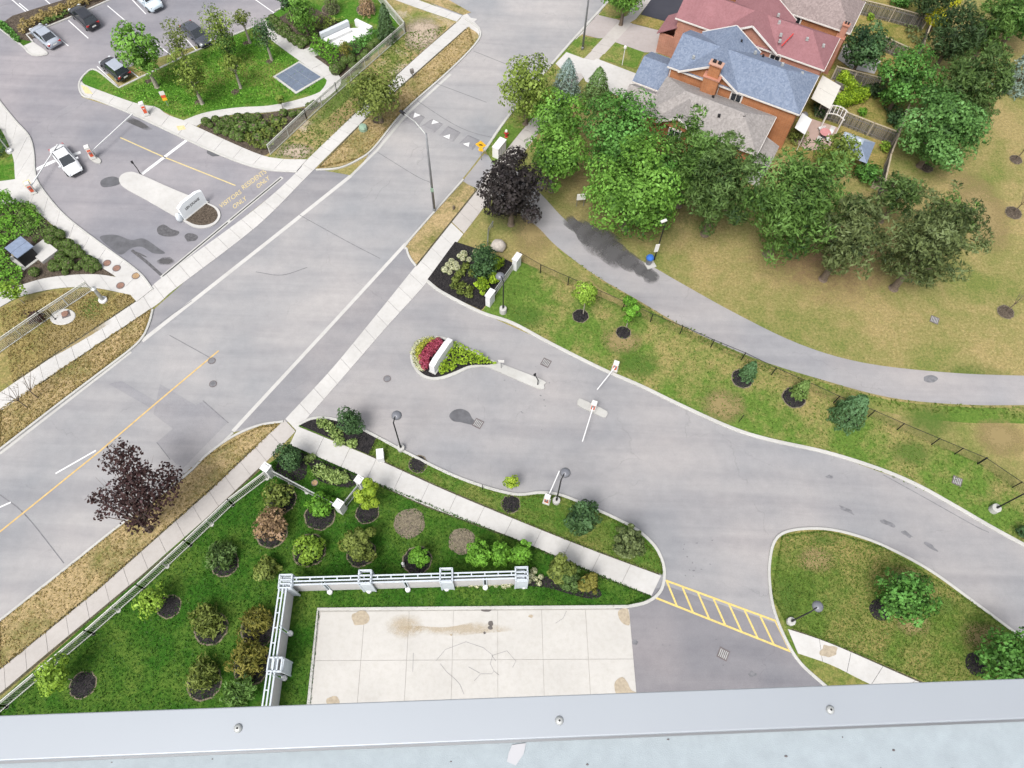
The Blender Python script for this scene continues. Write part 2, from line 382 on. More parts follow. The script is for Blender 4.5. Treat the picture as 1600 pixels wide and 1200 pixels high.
M['cabinet'] = plain('cabinet_white', (0.62, 0.61, 0.58), 0.5, var=0.05)
M['orange'] = plain('orange_panel', (0.62, 0.10, 0.04), 0.5, var=0.15)
M['red'] = plain('red_paint', (0.40, 0.03, 0.03), 0.5)
M['yellow_sign'] = plain('yellow_sign', (0.75, 0.42, 0.02), 0.5, var=0.05)
M['blue'] = plain('blue_plastic', (0.03, 0.12, 0.42), 0.4)
M['green_box'] = plain('green_box_paint', (0.22, 0.32, 0.24), 0.5)
M['boulder'] = plain('boulder_stone', (0.40, 0.36, 0.32), 0.9, var=0.25, scale=2.5, bmp=0.5)
M['iron'] = plain('cast_iron', (0.14, 0.12, 0.12), 0.8, 0.2, var=0.3)
M['rusty'] = plain('rusty_cover', (0.21, 0.12, 0.09), 0.9, var=0.3, scale=6)
M['clay'] = plain('clay_cover', (0.30, 0.20, 0.11), 0.9, var=0.25, scale=6)
M['vent'] = plain('vent_grating', (0.135, 0.165, 0.22), 0.6, 0.2, var=0.15, scale=3)
M['dark'] = plain('dark_void', (0.012, 0.012, 0.014), 0.6)
M['glass'] = plain('window_glass', (0.02, 0.025, 0.03), 0.08, 0.0, var=0.2, spec=0.8)
M['trim'] = plain('white_trim', (0.60, 0.57, 0.54), 0.6, var=0.05)
M['roof_blue'] = shingle('blue_shingle', (0.130, 0.162, 0.228), (0.185, 0.220, 0.288))
M['roof_pink'] = shingle('pink_shingle', (0.225, 0.108, 0.116), (0.250, 0.124, 0.134))
M['roof_brown'] = shingle('brown_shingle', (0.19, 0.153, 0.147), (0.26, 0.212, 0.203))
M['roof_grey'] = shingle('grey_shingle', (0.23, 0.212, 0.203), (0.30, 0.279, 0.268))
M['brick_o'] = brickmat('orange_brick', (0.33, 0.12, 0.045), (0.40, 0.155, 0.06), (0.36, 0.20, 0.11))
M['brick_p'] = brickmat('pink_brick', (0.36, 0.15, 0.10), (0.42, 0.19, 0.13), (0.40, 0.24, 0.18))
M['wood_dark'] = plain('dark_weathered_wood', (0.085, 0.080, 0.078), 0.9, var=0.3, scale=5)
M['wood'] = plain('weathered_wood', (0.16, 0.148, 0.135), 0.9, var=0.3, scale=5)
M['wood_light'] = plain('pale_wood', (0.34, 0.29, 0.21), 0.9, var=0.2, scale=5)
M['awning'] = plain('awning_canvas', (0.52, 0.50, 0.46), 0.8, var=0.05)
M['gaz'] = plain('gazebo_roof', (0.17, 0.21, 0.29), 0.5, var=0.12)
M['gaz_light'] = plain('gazebo_roof_pale', (0.36, 0.41, 0.47), 0.5, var=0.12)
M['patio'] = concrete('patio_stone', (0.36, 0.33, 0.29), 0.2)
M['paver'] = concrete('driveway_paver', (0.36, 0.325, 0.315), 0.15)
M['patio_pink'] = concrete('pink_patio', (0.42, 0.31, 0.27), 0.15)
M['cap'] = plain('metal_cap', (0.335, 0.36, 0.39), 0.38, 0.25, var=0.03, scale=2, kind='world')
M['ledge'] = plain('ledge_coating', (0.285, 0.325, 0.350), 0.75, var=0.07, scale=40, kind='world', bmp=0.15)
M['plaster'] = plain('pale_plaster_chip', (0.39, 0.39, 0.41), 0.9, var=0.05)
PAL = {
 'maple': ((0.014, 0.050, 0.007), (0.125, 0.30, 0.070)),
 'maple2': ((0.026, 0.076, 0.009), (0.185, 0.37, 0.072)),
 'maple_dk': ((0.010, 0.034, 0.014), (0.085, 0.165, 0.072)),
 'yg': ((0.045, 0.080, 0.012), (0.24, 0.32, 0.075)),
 'pine': ((0.020, 0.048, 0.013), (0.122, 0.200, 0.068)),
 'pine_br': ((0.022, 0.060, 0.012), (0.135, 0.245, 0.066)),
 'pine_grey': ((0.030, 0.052, 0.020), (0.155, 0.195, 0.088)),
 'olive': ((0.042, 0.070, 0.014), (0.20, 0.245, 0.066)),
 'blue': ((0.045, 0.075, 0.068), (0.21, 0.28, 0.265)),
 'spruce': ((0.010, 0.026, 0.010), (0.066, 0.115, 0.050)),
 'purple': ((0.004, 0.003, 0.005), (0.050, 0.042, 0.050)),
 'maroon': ((0.010, 0.004, 0.006), (0.075, 0.040, 0.046)),
 'bright': ((0.06, 0.13, 0.012), (0.29, 0.44, 0.07)),
 'lime': ((0.14, 0.24, 0.02), (0.46, 0.60, 0.08)),
 'gold': ((0.28, 0.30, 0.012), (0.66, 0.66, 0.05)),
 'brown': ((0.13, 0.085, 0.055), (0.36, 0.25, 0.175)),
 'rust': ((0.050, 0.068, 0.014), (0.235, 0.215, 0.055)),
 'cedar': ((0.05, 0.115, 0.008), (0.33, 0.47, 0.04)),
 'box': ((0.022, 0.055, 0.012), (0.15, 0.23, 0.066)),
 'ground': ((0.028, 0.095, 0.008), (0.17, 0.37, 0.048)),
 'white': ((0.35, 0.38, 0.25), (0.75, 0.75, 0.65)),
 'grassy': ((0.055, 0.115, 0.017), (0.165, 0.225, 0.05)),
 'lush': ((0.017, 0.062, 0.006), (0.066, 0.158, 0.022)),
 'dryblade': ((0.20, 0.165, 0.070), (0.40, 0.31, 0.155)),
 'pinkf': ((0.20, 0.008, 0.04), (0.55, 0.14, 0.24)),
 'yellowf': ((0.22, 0.28, 0.03), (0.62, 0.60, 0.14)),
}
PAL['hosta'] = ((0.055, 0.12, 0.02), (0.36, 0.46, 0.20))
PAL['maple_br'] = ((0.022, 0.070, 0.014), (0.155, 0.315, 0.105))
NOBOOST = ('white', 'grassy', 'lush', 'dryblade', 'pinkf', 'yellowf', 'gold', 'lime')
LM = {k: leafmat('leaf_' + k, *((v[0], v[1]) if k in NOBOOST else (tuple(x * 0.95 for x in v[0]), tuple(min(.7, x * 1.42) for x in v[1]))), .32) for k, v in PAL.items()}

# ------------------------------------------------------------------ ground, roads, walks
def sheet(name, pts, z, mat, parent=None, closed_smooth=True, n=5):
    pl = path(pts, True, n) if closed_smooth else [np.array(G(p[0], p[1])[:2]) for p in pts]
    mb = MB(); mb.sheet(pl, z); o = mb.build(name, mat, parent)
    if o.data.polygons[0].normal.z < 0: o.data.flip_normals()
    if parent is None: struct(o)
    return o
def ribbon_xy(pl, width):
    pl = np.array(pl); t = np.gradient(pl, axis=0); t /= np.linalg.norm(t, axis=1)[:, None] + 1e-9
    nrm = np.stack([-t[:, 1], t[:, 0]], 1); return pl + nrm * width / 2, pl - nrm * width / 2
def line(name, pts, width, z, mat, parent=None, smooth=False):
    pl = path(pts) if smooth else np.array([np.array(G(p[0], p[1])[:2]) for p in pts])
    a, b = ribbon_xy(pl, width); mb = MB(); n = len(a)
    mb.add([(p[0], p[1], z) for p in a] + [(p[0], p[1], z) for p in b], [(n + i, n + i + 1, i + 1, i) for i in range(n - 1)])
    o = mb.build(name, mat, parent)
    if parent is None: struct(o)
    return o
def kerb(pts, closed=False, wd=0.22, ht=0.15, mat=None, name='kerb'):
    pl = np.array(path(pts, closed, 6)); 
    if closed: pl = np.vstack([pl, pl[:1]])
    t = np.gradient(pl, axis=0)
    if closed: t[0] = t[-1] = pl[1] - pl[-2]
    t /= np.linalg.norm(t, axis=1)[:, None] + 1e-9; nr = np.stack([-t[:, 1], t[:, 0]], 1)
    prof = [(-wd / 2, -0.02), (-wd / 2, ht - 0.03), (-wd / 2 + 0.03, ht), (wd / 2 - 0.03, ht), (wd / 2, ht - 0.03), (wd / 2, -0.02)]
    mb = MB(); n = len(pl); k = len(prof)
    vs = [(pl[i][0] + nr[i][0] * o, pl[i][1] + nr[i][1] * o, z) for i in range(n) for o, z in prof]
    fs = [(i * k + j, i * k + j + 1, (i + 1) * k + j + 1, (i + 1) * k + j) for i in range(n - 1) for j in range(k - 1)]
    fs += [tuple(range(k)), tuple((n - 1) * k + j for j in range(k - 1, -1, -1))]
    mb.add(vs, fs); o = fixn(mb.build(name, mat or M['kerb'])); return struct(o)
def walk(name, L, R, step, mat, z=0.05, gap=0.03, smooth=True):
    """sidewalk: a dark bed sheet with separate slabs on it"""
    a = path(L) if smooth else path(sharp(L)); b = path(R) if smooth else path(sharp(R))
    n = max(2, int(round((plen(a) + plen(b)) / 2 / step)))
    A = resample(a, n * 3 + 1); B = resample(b, n * 3 + 1)
    mb = MB(); k = len(A)
    mb.add([(p[0], p[1], z - 0.03) for p in A] + [(p[0], p[1], z - 0.03) for p in B], [(i, i + 1, k + i + 1, k + i) for i in range(k - 1)])
    root = fixn(mb.build(name, M['joint'])); struct(root)
    if root.data.polygons[0].normal.z < 0: root.data.flip_normals()
    for i in range(n):
        la = A[3 * i:3 * i + 4].copy(); lb = B[3 * i:3 * i + 4].copy()
        for arr in (la, lb):
            d0 = arr[1] - arr[0]; arr[0] += d0 / (np.linalg.norm(d0) + 1e-9) * gap / 2
            d1 = arr[-2] - arr[-1]; arr[-1] += d1 / (np.linalg.norm(d1) + 1e-9) * gap / 2
        poly = list(la) + list(lb[::-1]); dz = rnd.uniform(-0.004, 0.004)
        m2 = MB(); m2.prism(poly, z - 0.06, z + dz); fixn(m2.build('slab', mat, root))
    return root

gmb = MB(); gmb.sheet([(-400, -200), (400, -200), (400, 500), (-400, 500)], 0); struct(gmb.build('ground', M['g_park']))

road = sheet('road', [(-150, 815), (0, 703), (80, 641), (150, 588), (205, 546), (225, 528), (425, 372), (545, 277), (585, 230), (632, 174), (700, 113), (738, 75), (751, 54), (742, 40), (715, 26), (640, -12), (560, -55, 1), (520, -140, 1), (1060, -140, 1), (985, -40), (945, 8), (880, 80), (800, 175), (757, 235), (722, 280), (638, 377), (510, 517), (365, 674), (285, 747), (180, 827), (0, 970), (-150, 1088, 1)], 0.006, M['road'])
sheet('side_road', sharp([(540, -60), (700, -10), (760, 30), (780, -120), (540, -140)]), 0.004, M['road'])
lot = sheet('parking_lot', sharp([(-80, 110), (0, 165), (24, 192), (50, 230), (56, 285), (110, 345), (238, 452), (480, 262), (330, 232), (128, 152), (122, 130), (470, 20), (560, -80), (-160, -90)]), 0.005, M['lot'])
sheet('visitor_drive', sharp([(55, 285), (110, 345), (238, 452), (480, 262), (330, 232), (205, 176), (128, 152), (50, 200), (48, 240)]), 0.008, M['visit'])
sheet('left_apron', sharp([(226, 530), (240, 484), (300, 430), (400, 352), (492, 264), (548, 274), (425, 371)]), 0.007, M['apron'])
drive = sheet('entrance_drive', sharp([(362, 676), (636, 380), (650, 415), (668, 440), (750, 488), (860, 537), (1000, 603), (1140, 668), (1290, 707), (1430, 757), (1545, 822), (1600, 852), (1760, 940), (1760, 1290), (900, 1290), (960, 960), (800, 800), (640, 712), (520, 655), (440, 660)]), 0.010, M['drive'])
sheet('apron', sharp([(366, 672), (636, 380), (650, 416), (520, 575), (445, 656)]), 0.013, M['apron'])
sheet('service_court', sharp([(960, 940), (1040, 915), (1215, 975), (1240, 1020), (1320, 1110), (1360, 1290), (990, 1290)]), 0.013, M['court'])
sheet('park_path', [(757, 240, 1), (800, 262), (845, 303), (885, 345), (930, 375), (1000, 406), (1060, 440), (1150, 490), (1250, 538), (1350, 567), (1480, 582), (1600, 587), (1720, 588, 1), (1720, 632, 1), (1600, 633), (1500, 632), (1390, 621), (1280, 592), (1180, 560), (1075, 514), (990, 465), (930, 430), (870, 385), (832, 348), (765, 305), (722, 284, 1)], 0.009, M['pathmat'])

# lawns and verges
sheet('upper_lawn', [(133, 118), (151, 111), (186, 138, 1), (300, 84, 1), (397, 43, 1), (424, 62), (470, 97), (504, 120), (511, 127), (505, 139), (495, 147), (460, 158), (420, 166), (370, 169), (320, 177), (285, 190, 1), (255, 174), (240, 168), (200, 159), (135, 134)], 0.06, M['g_bright'])
sheet('corner_lawn', sharp([(412, 31), (440, 14), (520, -70), (590, -10), (634, 44), (533, 127), (500, 98), (470, 78)]), 0.05, M['g_bright'])
sheet('worn_lawn', sharp([(418, 246), (500, 166), (633, 50), (588, -4), (560, -60), (617, 0), (714, 36), (616, 123), (555, 179), (480, 252), (440, 250)]), 0.03, M['g_worn'])
sheet('verge_left', [(-60, 685, 1), (62, 600, 1), (237, 483, 1), (233, 505), (224, 524), (205, 542), (150, 584), (80, 637), (0, 699), (-80, 756, 1)], 0.06, M['g_verge'])
sheet('verge_corner', [(495, 264, 1), (572, 186, 1), (632, 131, 1), (690, 79, 1), (732, 43, 1), (748, 56), (736, 74), (698, 112), (630, 172), (582, 229), (560, 248), (530, 260)], 0.06, M['g_verge'])
sheet('verge_top', sharp([(654, -2), (724, 24), (736, 20), (690, -6), (650, -40)]), 0.06, M['g_verge'])
sheet('verge_near', [(-80, 1105, 1), (-80, 1033), (0, 971), (90, 900), (180, 829), (285, 750), (325, 712), (365, 684), (405, 667), (438, 662, 1), (400, 697, 1), (330, 764, 1), (240, 844, 1), (155, 919, 1), (75, 984, 1), (0, 1045, 1)], 0.06, M['g_verge'])
sheet('verge_right', [(724, 284, 1), (639, 377), (636, 390), (641, 404), (650, 414, 1), (720, 328, 1), (744, 297, 1)], 0.06, M['g_verge'])
sheet('verge_hydrant', sharp([(759, 236), (800, 177), (878, 85), (895, 62), (945, 60), (900, 104), (850, 164), (815, 204), (772, 258)]), 0.05, M['g_mixed'])
sheet('lamp_verge', sharp([(880, 83), (906, 56), (938, 62), (912, 92)]), 0.058, M['g_mixed'])
sheet('tree_verge', sharp([(935, 24), (946, 8), (1000, -40), (1010, -20), (978, 26), (960, 30)]), 0.055, M['g_mixed'])
sheet('front_lawn', sharp([(936, 92), (960, 66), (1006, 82), (994, 108)]), 0.05, M['g_mixed'])
sheet('front_lawn_strip', sharp([(984, 36), (1004, 24), (1070, 44), (1062, 54)]), 0.05, M['g_yard'])
sheet('corner_grass', sharp([(0, 482), (32, 465), (91, 452), (146, 451), (208, 461), (212, 472), (20, 600), (-60, 655), (-60, 510)]), 0.05, M['g_dryish'])
sheet('left_lawn', [(-40, 190), (0, 200), (15, 225), (23, 250), (24, 285), (0, 292), (-40, 295)], 0.05, M['g_bright'])
sheet('yard_lawn', [(-80, 1165, 1), (415, 728, 1), (440, 712, 1), (452, 696, 1), (560, 743, 1), (665, 791, 1), (800, 841, 1), (937, 900, 1), (1018, 932, 1), (1003, 941), (980, 946, 1), (497, 950, 1), (482, 1105, 1), (470, 1260, 1), (-80, 1260, 1)], 0.06, M['g_lush'])
sheet('strip_lawn', [(466, 666, 1), (482, 656), (520, 657), (560, 670), (640, 712), (720, 750), (800, 774), (845, 772), (880, 777), (938, 801), (988, 826), (1018, 851), (1032, 875), (1035, 898, 1), (920, 857, 1), (800, 809, 1), (690, 763, 1), (575, 711, 1)], 0.06, M['g_strip'])
sheet('entrance_lawn', [(752, 487, 1), (768, 468, 1), (812, 408, 1), (1000, 492, 1), (1200, 576, 1), (1400, 668, 1), (1530, 724, 1), (1600, 775, 1), (1760, 870, 1), (1760, 938, 1), (1600, 850), (1545, 820), (1490, 788), (1430, 755), (1370, 730), (1290, 705), (1200, 685), (1140, 666), (1060, 630), (1000, 601), (940, 575), (860, 535), (800, 504)], 0.05, M['g_mixed'])
sheet('path_edge', [(870, 388), (930, 433), (990, 468), (1075, 518), (1180, 564), (1280, 596), (1390, 625), (1500, 636), (1600, 637), (1720, 636, 1), (1720, 672, 1), (1600, 662), (1500, 660), (1390, 645), (1280, 612), (1180, 578), (1075, 532), (990, 480), (930, 445)], 0.012, M['g_mixed'])
sheet('oval_lawn', [(1222, 836), (1250, 829), (1290, 829), (1330, 837), (1380, 855), (1450, 892), (1520, 942), (1600, 1002), (1720, 1095, 1), (1720, 1290, 1), (1400, 1290, 1), (1322, 1105), (1295, 1077), (1252, 1036), (1227, 995), (1210, 950), (1204, 910), (1204, 880), (1210, 851)], 0.08, M['g_island'])
YARDS = sharp([(1215, 240), (1290, 100), (1350, -20), (1470, 20), (1445, 90), (1400, 170), (1380, 280)])
sheet('backyards', YARDS, 0.02, M['g_yard'])

# worn soil, regrowth and parched patches lying on the lawns
SOFT = [([(622, 24), (650, 18), (704, 38), (676, 66), (650, 92), (636, 82), (630, 50)], 'soil_soft', .034), ([(420, 246), (455, 220), (500, 232), (484, 252), (445, 252)], 'soil_soft', .034), ([(520, 120), (590, 70), (620, 62), (600, 100), (540, 160), (470, 215), (440, 236), (500, 165)], 'green_soft', .036), ([(500, 200), (560, 150), (590, 140), (560, 175), (510, 225)], 'dry_soft', .035),
 ([(120, 470), (160, 455), (175, 480), (140, 505), (110, 500)], 'green_soft', .055), ([(40, 530), (120, 490), (200, 470), (180, 500), (80, 560), (30, 580)], 'dry_soft', .054), ([(180, 455), (212, 462), (205, 480), (178, 484)], 'dry_soft', .0555),
 ([(1235, 850), (1300, 855), (1310, 890), (1250, 900)], 'dry_soft', .085), ([(1360, 880), (1420, 880), (1480, 940), (1440, 960), (1380, 910)], 'dry_soft', .0855), ([(1490, 965), (1560, 970), (1590, 1010), (1540, 1030), (1490, 1005)], 'dry_soft', .086), ([(1390, 950), (1460, 965), (1450, 1000), (1390, 985)], 'dry_soft', .0865), ([(1255, 835), (1310, 832), (1320, 850), (1270, 855)], 'green_soft', .087), ([(1200, 900), (1230, 900), (1260, 970), (1225, 965)], 'green_soft', .0875), ([(1450, 925), (1500, 930), (1490, 965), (1450, 960)], 'green_soft', .088),
 ([(800, 300), (850, 360), (880, 400), (850, 415), (800, 385), (790, 350)], 'dry_soft', .008), ([(930, 505), (1000, 520), (1010, 560), (950, 550)], 'dry_soft', .055), ([(950, 540), (1030, 560), (1040, 600), (980, 585)], 'green_soft', .0555), ([(780, 470), (850, 480), (860, 525), (800, 500)], 'green_soft', .056), ([(1080, 620), (1150, 600), (1180, 650), (1130, 670)], 'dry_soft', .0565), ([(1380, 680), (1460, 690), (1460, 730), (1400, 730)], 'green_soft', .057), ([(1440, 560), (1600, 575), (1600, 640), (1500, 632)], 'green_soft', .0055), ([(1480, 280), (1560, 260), (1590, 400), (1500, 400)], 'dry_soft', .0065), ([(1510, 660), (1600, 650), (1610, 720), (1540, 710)], 'dry_soft', .0145), ([(1400, 625), (1500, 640), (1490, 690), (1410, 670)], 'green_soft', .0148)]
for pts_, m_, z_ in SOFT: sheet('ground_patch', pts_, z_, M[m_])

# planting beds
M['wet_ragged'] = soft_stain('ragged_wet', (0.095, 0.093, 0.095), .85, 2.2, .07, .30)
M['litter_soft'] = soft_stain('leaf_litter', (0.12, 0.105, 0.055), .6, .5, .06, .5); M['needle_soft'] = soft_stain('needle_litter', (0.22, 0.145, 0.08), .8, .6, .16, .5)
def bed(name, pts, mat, z=0.075): return sheet(name, pts, z, M[mat])
bed('entrance_bed', [(668, 437, 1), (711, 378, 1), (775, 398, 1), (803, 412, 1), (770, 465, 1), (752, 485, 1), (700, 460)], 'mulch', 0.06)
bed('corner_bed', [(466, 664, 1), (482, 656), (520, 657), (562, 670), (592, 682, 1), (576, 711, 1)], 'mulch', 0.08)
bed('gate_bed', [(456, 698, 1), (500, 706), (562, 743, 1), (548, 762), (500, 752), (482, 726), (478, 745), (462, 752), (436, 745), (432, 728)], 'mulch', 0.08)
bed('left_bed', [(-40, 322, 1), (45, 318), (75, 348), (110, 382), (183, 432, 1), (130, 430), (73, 436), (16, 453), (-40, 470, 1)], 'mulch_brown', 0.05)
bed('fence_bed', [(308, 201, 1), (330, 187), (420, 177), (490, 166), (503, 161, 1), (424, 238, 1), (400, 241)], 'mulch_brown', 0.05)
bed('plaza_bed', [(436, 28, 1), (475, 10), (520, 30), (560, 70), (580, 82), (533, 126), (500, 97), (470, 77)], 'mulch_brown', 0.06)
bed('lot_bed', sharp([(-30, 60), (0, 45), (40, 70), (75, 42), (112, 27), (182, -4), (160, -25), (100, 0), (20, 25)]), 'mulch_brown', 0.05)
bed('lot_bed_lawn', sharp([(-30, 30), (8, 34), (32, 62), (52, 66), (36, 73), (0, 46)]), 'g_lush', 0.056)
bed('wall_bed', [(690, 912, 1), (740, 906), (830, 900), (880, 905), (930, 918), (940, 930), (925, 936), (895, 930), (850, 918), (780, 914)], 'mulch', 0.08)
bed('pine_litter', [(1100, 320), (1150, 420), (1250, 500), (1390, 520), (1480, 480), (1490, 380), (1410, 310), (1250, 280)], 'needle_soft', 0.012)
bed('tree_litter', [(815, 230), (860, 320), (950, 385), (1080, 400), (1210, 420), (1190, 240), (1000, 200), (880, 190)], 'litter_soft', 0.010)  # brown sheet paints the shade under the grove along with litter
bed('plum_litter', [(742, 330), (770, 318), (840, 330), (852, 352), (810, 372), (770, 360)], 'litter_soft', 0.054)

# rings of mulch under trees
def ring(cx, cy, rx, mat='mulch', z=0.10, squash=1.0):
    c = G(cx, cy); r = rx * MPP(c); pl = []
    for k in range(28):
        t = 2 * math.pi * k / 28; q = r * (1 + rnd.uniform(-0.05, 0.05)); pl.append((c.x + q * math.cos(t), c.y + q * math.sin(t) * squash))
    mb = MB(); mb.sheet(pl, z); inner = [(c.x + (x - c.x) * 0.5, c.y + (y - c.y) * 0.5) for x, y in pl]
    mb = MB(); n = 28
    mb.add([(x, y, z - 0.03) for x, y in pl] + [(x, y, z + 0.05) for x, y in inner], [(i, (i + 1) % n, n + (i + 1) % n, n + i) for i in range(n)] + [tuple(range(n, 2 * n))])
    struct(mb.build('mulch_ring', M[mat], smooth=True))
    # worn soil edge
    a = MB(); a.sheet([(c.x + (x - c.x) * 1.1, c.y + (y - c.y) * 1.1) for x, y in pl], z - 0.035); struct(a.build('soil_edge', M['mulch_grey']))
for a in [(907, 494, 12), (974, 520, 11), (1160, 592, 16), (1240, 622, 17), (653, 726, 14), (798, 788, 14), (574, 801, 17), (500, 806, 22), (440, 780, 22), (425, 832, 23), (483, 860, 24), (564, 864, 21), (652, 876, 21), (352, 880, 20), (330, 982, 24), (320, 1066, 25), (404, 984, 25), (394, 1042, 26), (265, 948, 17), (130, 1070, 19), (1375, 953, 18), (1525, 1038, 19), (1330, 656, 12)]:
    ring(*a)
ring(640, 818, 25, 'mulch_grey', 0.085); ring(722, 846, 22, 'mulch_grey', 0.085)
for a in [(1447, 262, 10), (1587, 250, 9), (1583, 333, 12), (1571, 488, 12), (591, 188, 8), (235, 827, 6), (310, 160, 5), (232, 128, 5), (368, 144, 6), (421, 97, 5), (385, 68, 5), (55, 497, 11)]:
    ring(*a, mat='mulch_brown', z=0.10)
ring(517, 15, 13, 'mulch_brown', 0.10); ring(572, 15, 14, 'mulch_brown', 0.10)

# sidewalks with slabs
walk('left_sidewalk', [(-60, 660), (20, 599), (212, 472), (252, 435), (400, 326), (465, 268), (480, 250), (555, 178), (616, 122), (660, 82), (714, 35), (722, 26)], [(-60, 687), (62, 600), (237, 482), (272, 453), (400, 355), (475, 281), (492, 264), (572, 185), (632, 130), (690, 78), (732, 42), (746, 30)], 1.6, M['conc'])
walk('cross_sidewalk', [(570, -32), (650, -1), (722, 25)], [(540, -32), (617, 0), (714, 34)], 1.6, M['conc'])
walk('right_sidewalk', [(-60, 1097), (0, 1046), (75, 985), (155, 920), (240, 845), (330, 765), (400, 698), (445, 656)], [(-60, 1136), (0, 1084), (75, 1020), (160, 950), (280, 850), (360, 776), (420, 718), (462, 674)], 1.8, M['conc_near'])
walk('right_sidewalk_crossing', [(446, 655), (520, 575), (590, 490), (648, 418), (705, 348)], [(463, 673), (536, 590), (605, 510), (668, 440), (724, 366)], 1.9, M['conc'])
walk('right_sidewalk_north', [(706, 347), (745, 298), (770, 262), (815, 205), (850, 165), (900, 105), (950, 52), (990, 10), (1020, -25)], [(725, 365), (765, 312), (790, 275), (835, 217), (870, 172), (917, 115), (967, 60), (1005, 16), (1035, -25)], 1.6, M['conc_near'])
walk('walkway', [(466, 667), (575, 712), (690, 764), (800, 810), (920, 858), (1033, 900)], [(453, 695), (560, 742), (665, 790), (800, 840), (937, 899), (1018, 931)], 2.6, M['conc'], z=0.085)
walk('visitor_walk', [(127, 128), (135, 134), (200, 158), (225, 165), (245, 168), (262, 180), (290, 190), (310, 200), (400, 240), (440, 249), (480, 250)], [(124, 137), (131, 149), (150, 155), (205, 177), (230, 189), (255, 201), (280, 212), (330, 235), (380, 255), (420, 265), (464, 268)], 2.5, M['conc'], z=0.10)
walk('garden_path', [(407, 43), (424, 63), (470, 97), (504, 120), (511, 127), (505, 139), (495, 147), (460, 158), (420, 166), (370, 169), (320, 177), (287, 189)], [(414, 31), (432, 48), (472, 77), (502, 97), (529, 118), (533, 128), (528, 139), (501, 160), (470, 168), (420, 176), (370, 179), (328, 187), (307, 198)], 2.2, M['conc'], z=0.10)
walk('left_walk', [(-30, 118), (0, 160), (24, 190), (45, 215), (52, 240), (54, 268), (62, 292), (100, 338), (160, 385), (215, 426), (238, 453)], [(-30, 160), (0, 200), (12, 222), (22, 250), (24, 275), (30, 305), (80, 350), (140, 405), (184, 435), (205, 462), (214, 472)], 2.5, M['conc'], z=0.10)
walk('left_entry_walk', [(-40, 287), (0, 284), (30, 280)], [(-40, 322), (0, 320), (44, 317)], 2.5, M['conc'], z=0.094)
walk('branch_walk', [(-40, 475), (0, 458), (16, 452), (73, 435), (141, 429), (186, 434)], [(-40, 500), (0, 481), (32, 464), (91, 451), (146, 450), (208, 462)], 2.2, M['conc'], z=0.094)
walk('oval_walk', [(1230, 983), (1300, 1007), (1440, 1068), (1640, 1150)], [(1246, 1021), (1300, 1040), (1365, 1072), (1560, 1160)], 2.4, M['conc'], z=0.11)
ow = bpy.data.objects['oval_walk']; stain_later = [(1294, 1018, 13, 10)]
walk('bed_link_path', [(488, 73), (470, 80)], [(502, 84), (478, 97)], 2.0, M['conc'], z=0.09)
for pts_, z_ in (([(576, 711), (690, 763), (800, 809), (920, 857), (1030, 897)], .066), ([(560, 743), (665, 791), (800, 841), (937, 900), (1012, 930)], .066), ([(0, 1045), (155, 919), (330, 764), (400, 697)], .066), ([(0, 1086), (160, 952), (280, 852), (415, 724)], .066), ([(62, 601), (237, 483)], .066), ([(20, 598), (212, 471)], .056), ([(497, 263), (572, 186), (632, 131), (728, 46)], .066), ([(484, 250), (555, 177), (616, 121), (712, 36)], .036), ([(1236, 984), (1300, 1006), (1440, 1067), (1560, 1116)], .086), ([(650, 416), (745, 297)], .066)):
    line('soil_edge', pts_, .17, z_, M['mulch_edge'])
# driveways of the houses
sheet('house_driveway', sharp([(907, 112), (932, 92), (1000, 118), (1046, 134), (1022, 172), (960, 148), (915, 128)]), 0.066, M['conc'])
sheet('shared_driveway', sharp([(909, 54), (934, 22), (982, 36), (1062, 56), (1046, 84), (1005, 82), (958, 66)]), 0.045, M['paver'])
sheet('driveway_apron', sharp([(868, 100), (885, 82), (912, 92), (935, 96), (912, 116), (880, 112)]), 0.062, M['conc'])
sheet('black_driveway', sharp([(1001, 23), (1030, -20), (1090, -10), (1070, 42)]), 0.05, M['black_asphalt'])
for nm_, q_ in (('visitor_walk', [(127, 134), (137, 137), (146, 148), (134, 147)]), ('visitor_walk', [(276, 198), (288, 197), (291, 203), (279, 205)]), ('left_walk', [(36, 285), (46, 281), (50, 290), (40, 294)])):
    sheet('tactile_plate', sharp(q_), .1085, M['tactile'], bpy.data.objects[nm_])
# kerbs
kerb([(-60, 748), (0, 703), (80, 641), (150, 588), (205, 546), (224, 526), (234, 504), (239, 484)])
kerb([(494, 266), (530, 263), (560, 250), (585, 231), (632, 174), (700, 113), (738, 75), (751, 54), (742, 40), (726, 30)])
kerb([(-80, 1035), (0, 970), (90, 899), (180, 827), (285, 748), (325, 710), (365, 682), (405, 665), (443, 659)])
kerb([(724, 281), (640, 376), (636, 390), (641, 404), (650, 416)])
kerb([(757, 236), (800, 175), (880, 80), (945, 8), (985, -40)], wd=0.3)
kerb([(668, 440), (690, 457), (750, 488), (800, 505), (860, 537), (940, 577), (1000, 603), (1060, 632), (1140, 668), (1200, 687), (1290, 707), (1370, 732), (1430, 757), (1490, 790), (1545, 822), (1600, 852), (1700, 905)], wd=0.34)
kerb([(466, 664), (490, 654), (520, 655), (560, 668), (640, 710), (720, 748), (800, 772), (845, 770), (880, 775), (940, 800), (990, 825), (1020, 850), (1034, 875), (1038, 900), (1031, 925), (1010, 941), (980, 948, 1), (740, 950, 1), (497, 952, 1), (482, 1105, 1), (470, 1250, 1)], wd=0.26)
kerb([(1440, 1290), (1322, 1105), (1295, 1077), (1250, 1036), (1225, 995), (1208, 950), (1202, 910), (1202, 880), (1208, 850), (1222, 834), (1250, 827), (1290, 827), (1330, 835), (1380, 853), (1450, 890), (1520, 940), (1600, 1000), (1720, 1093)], wd=0.24)
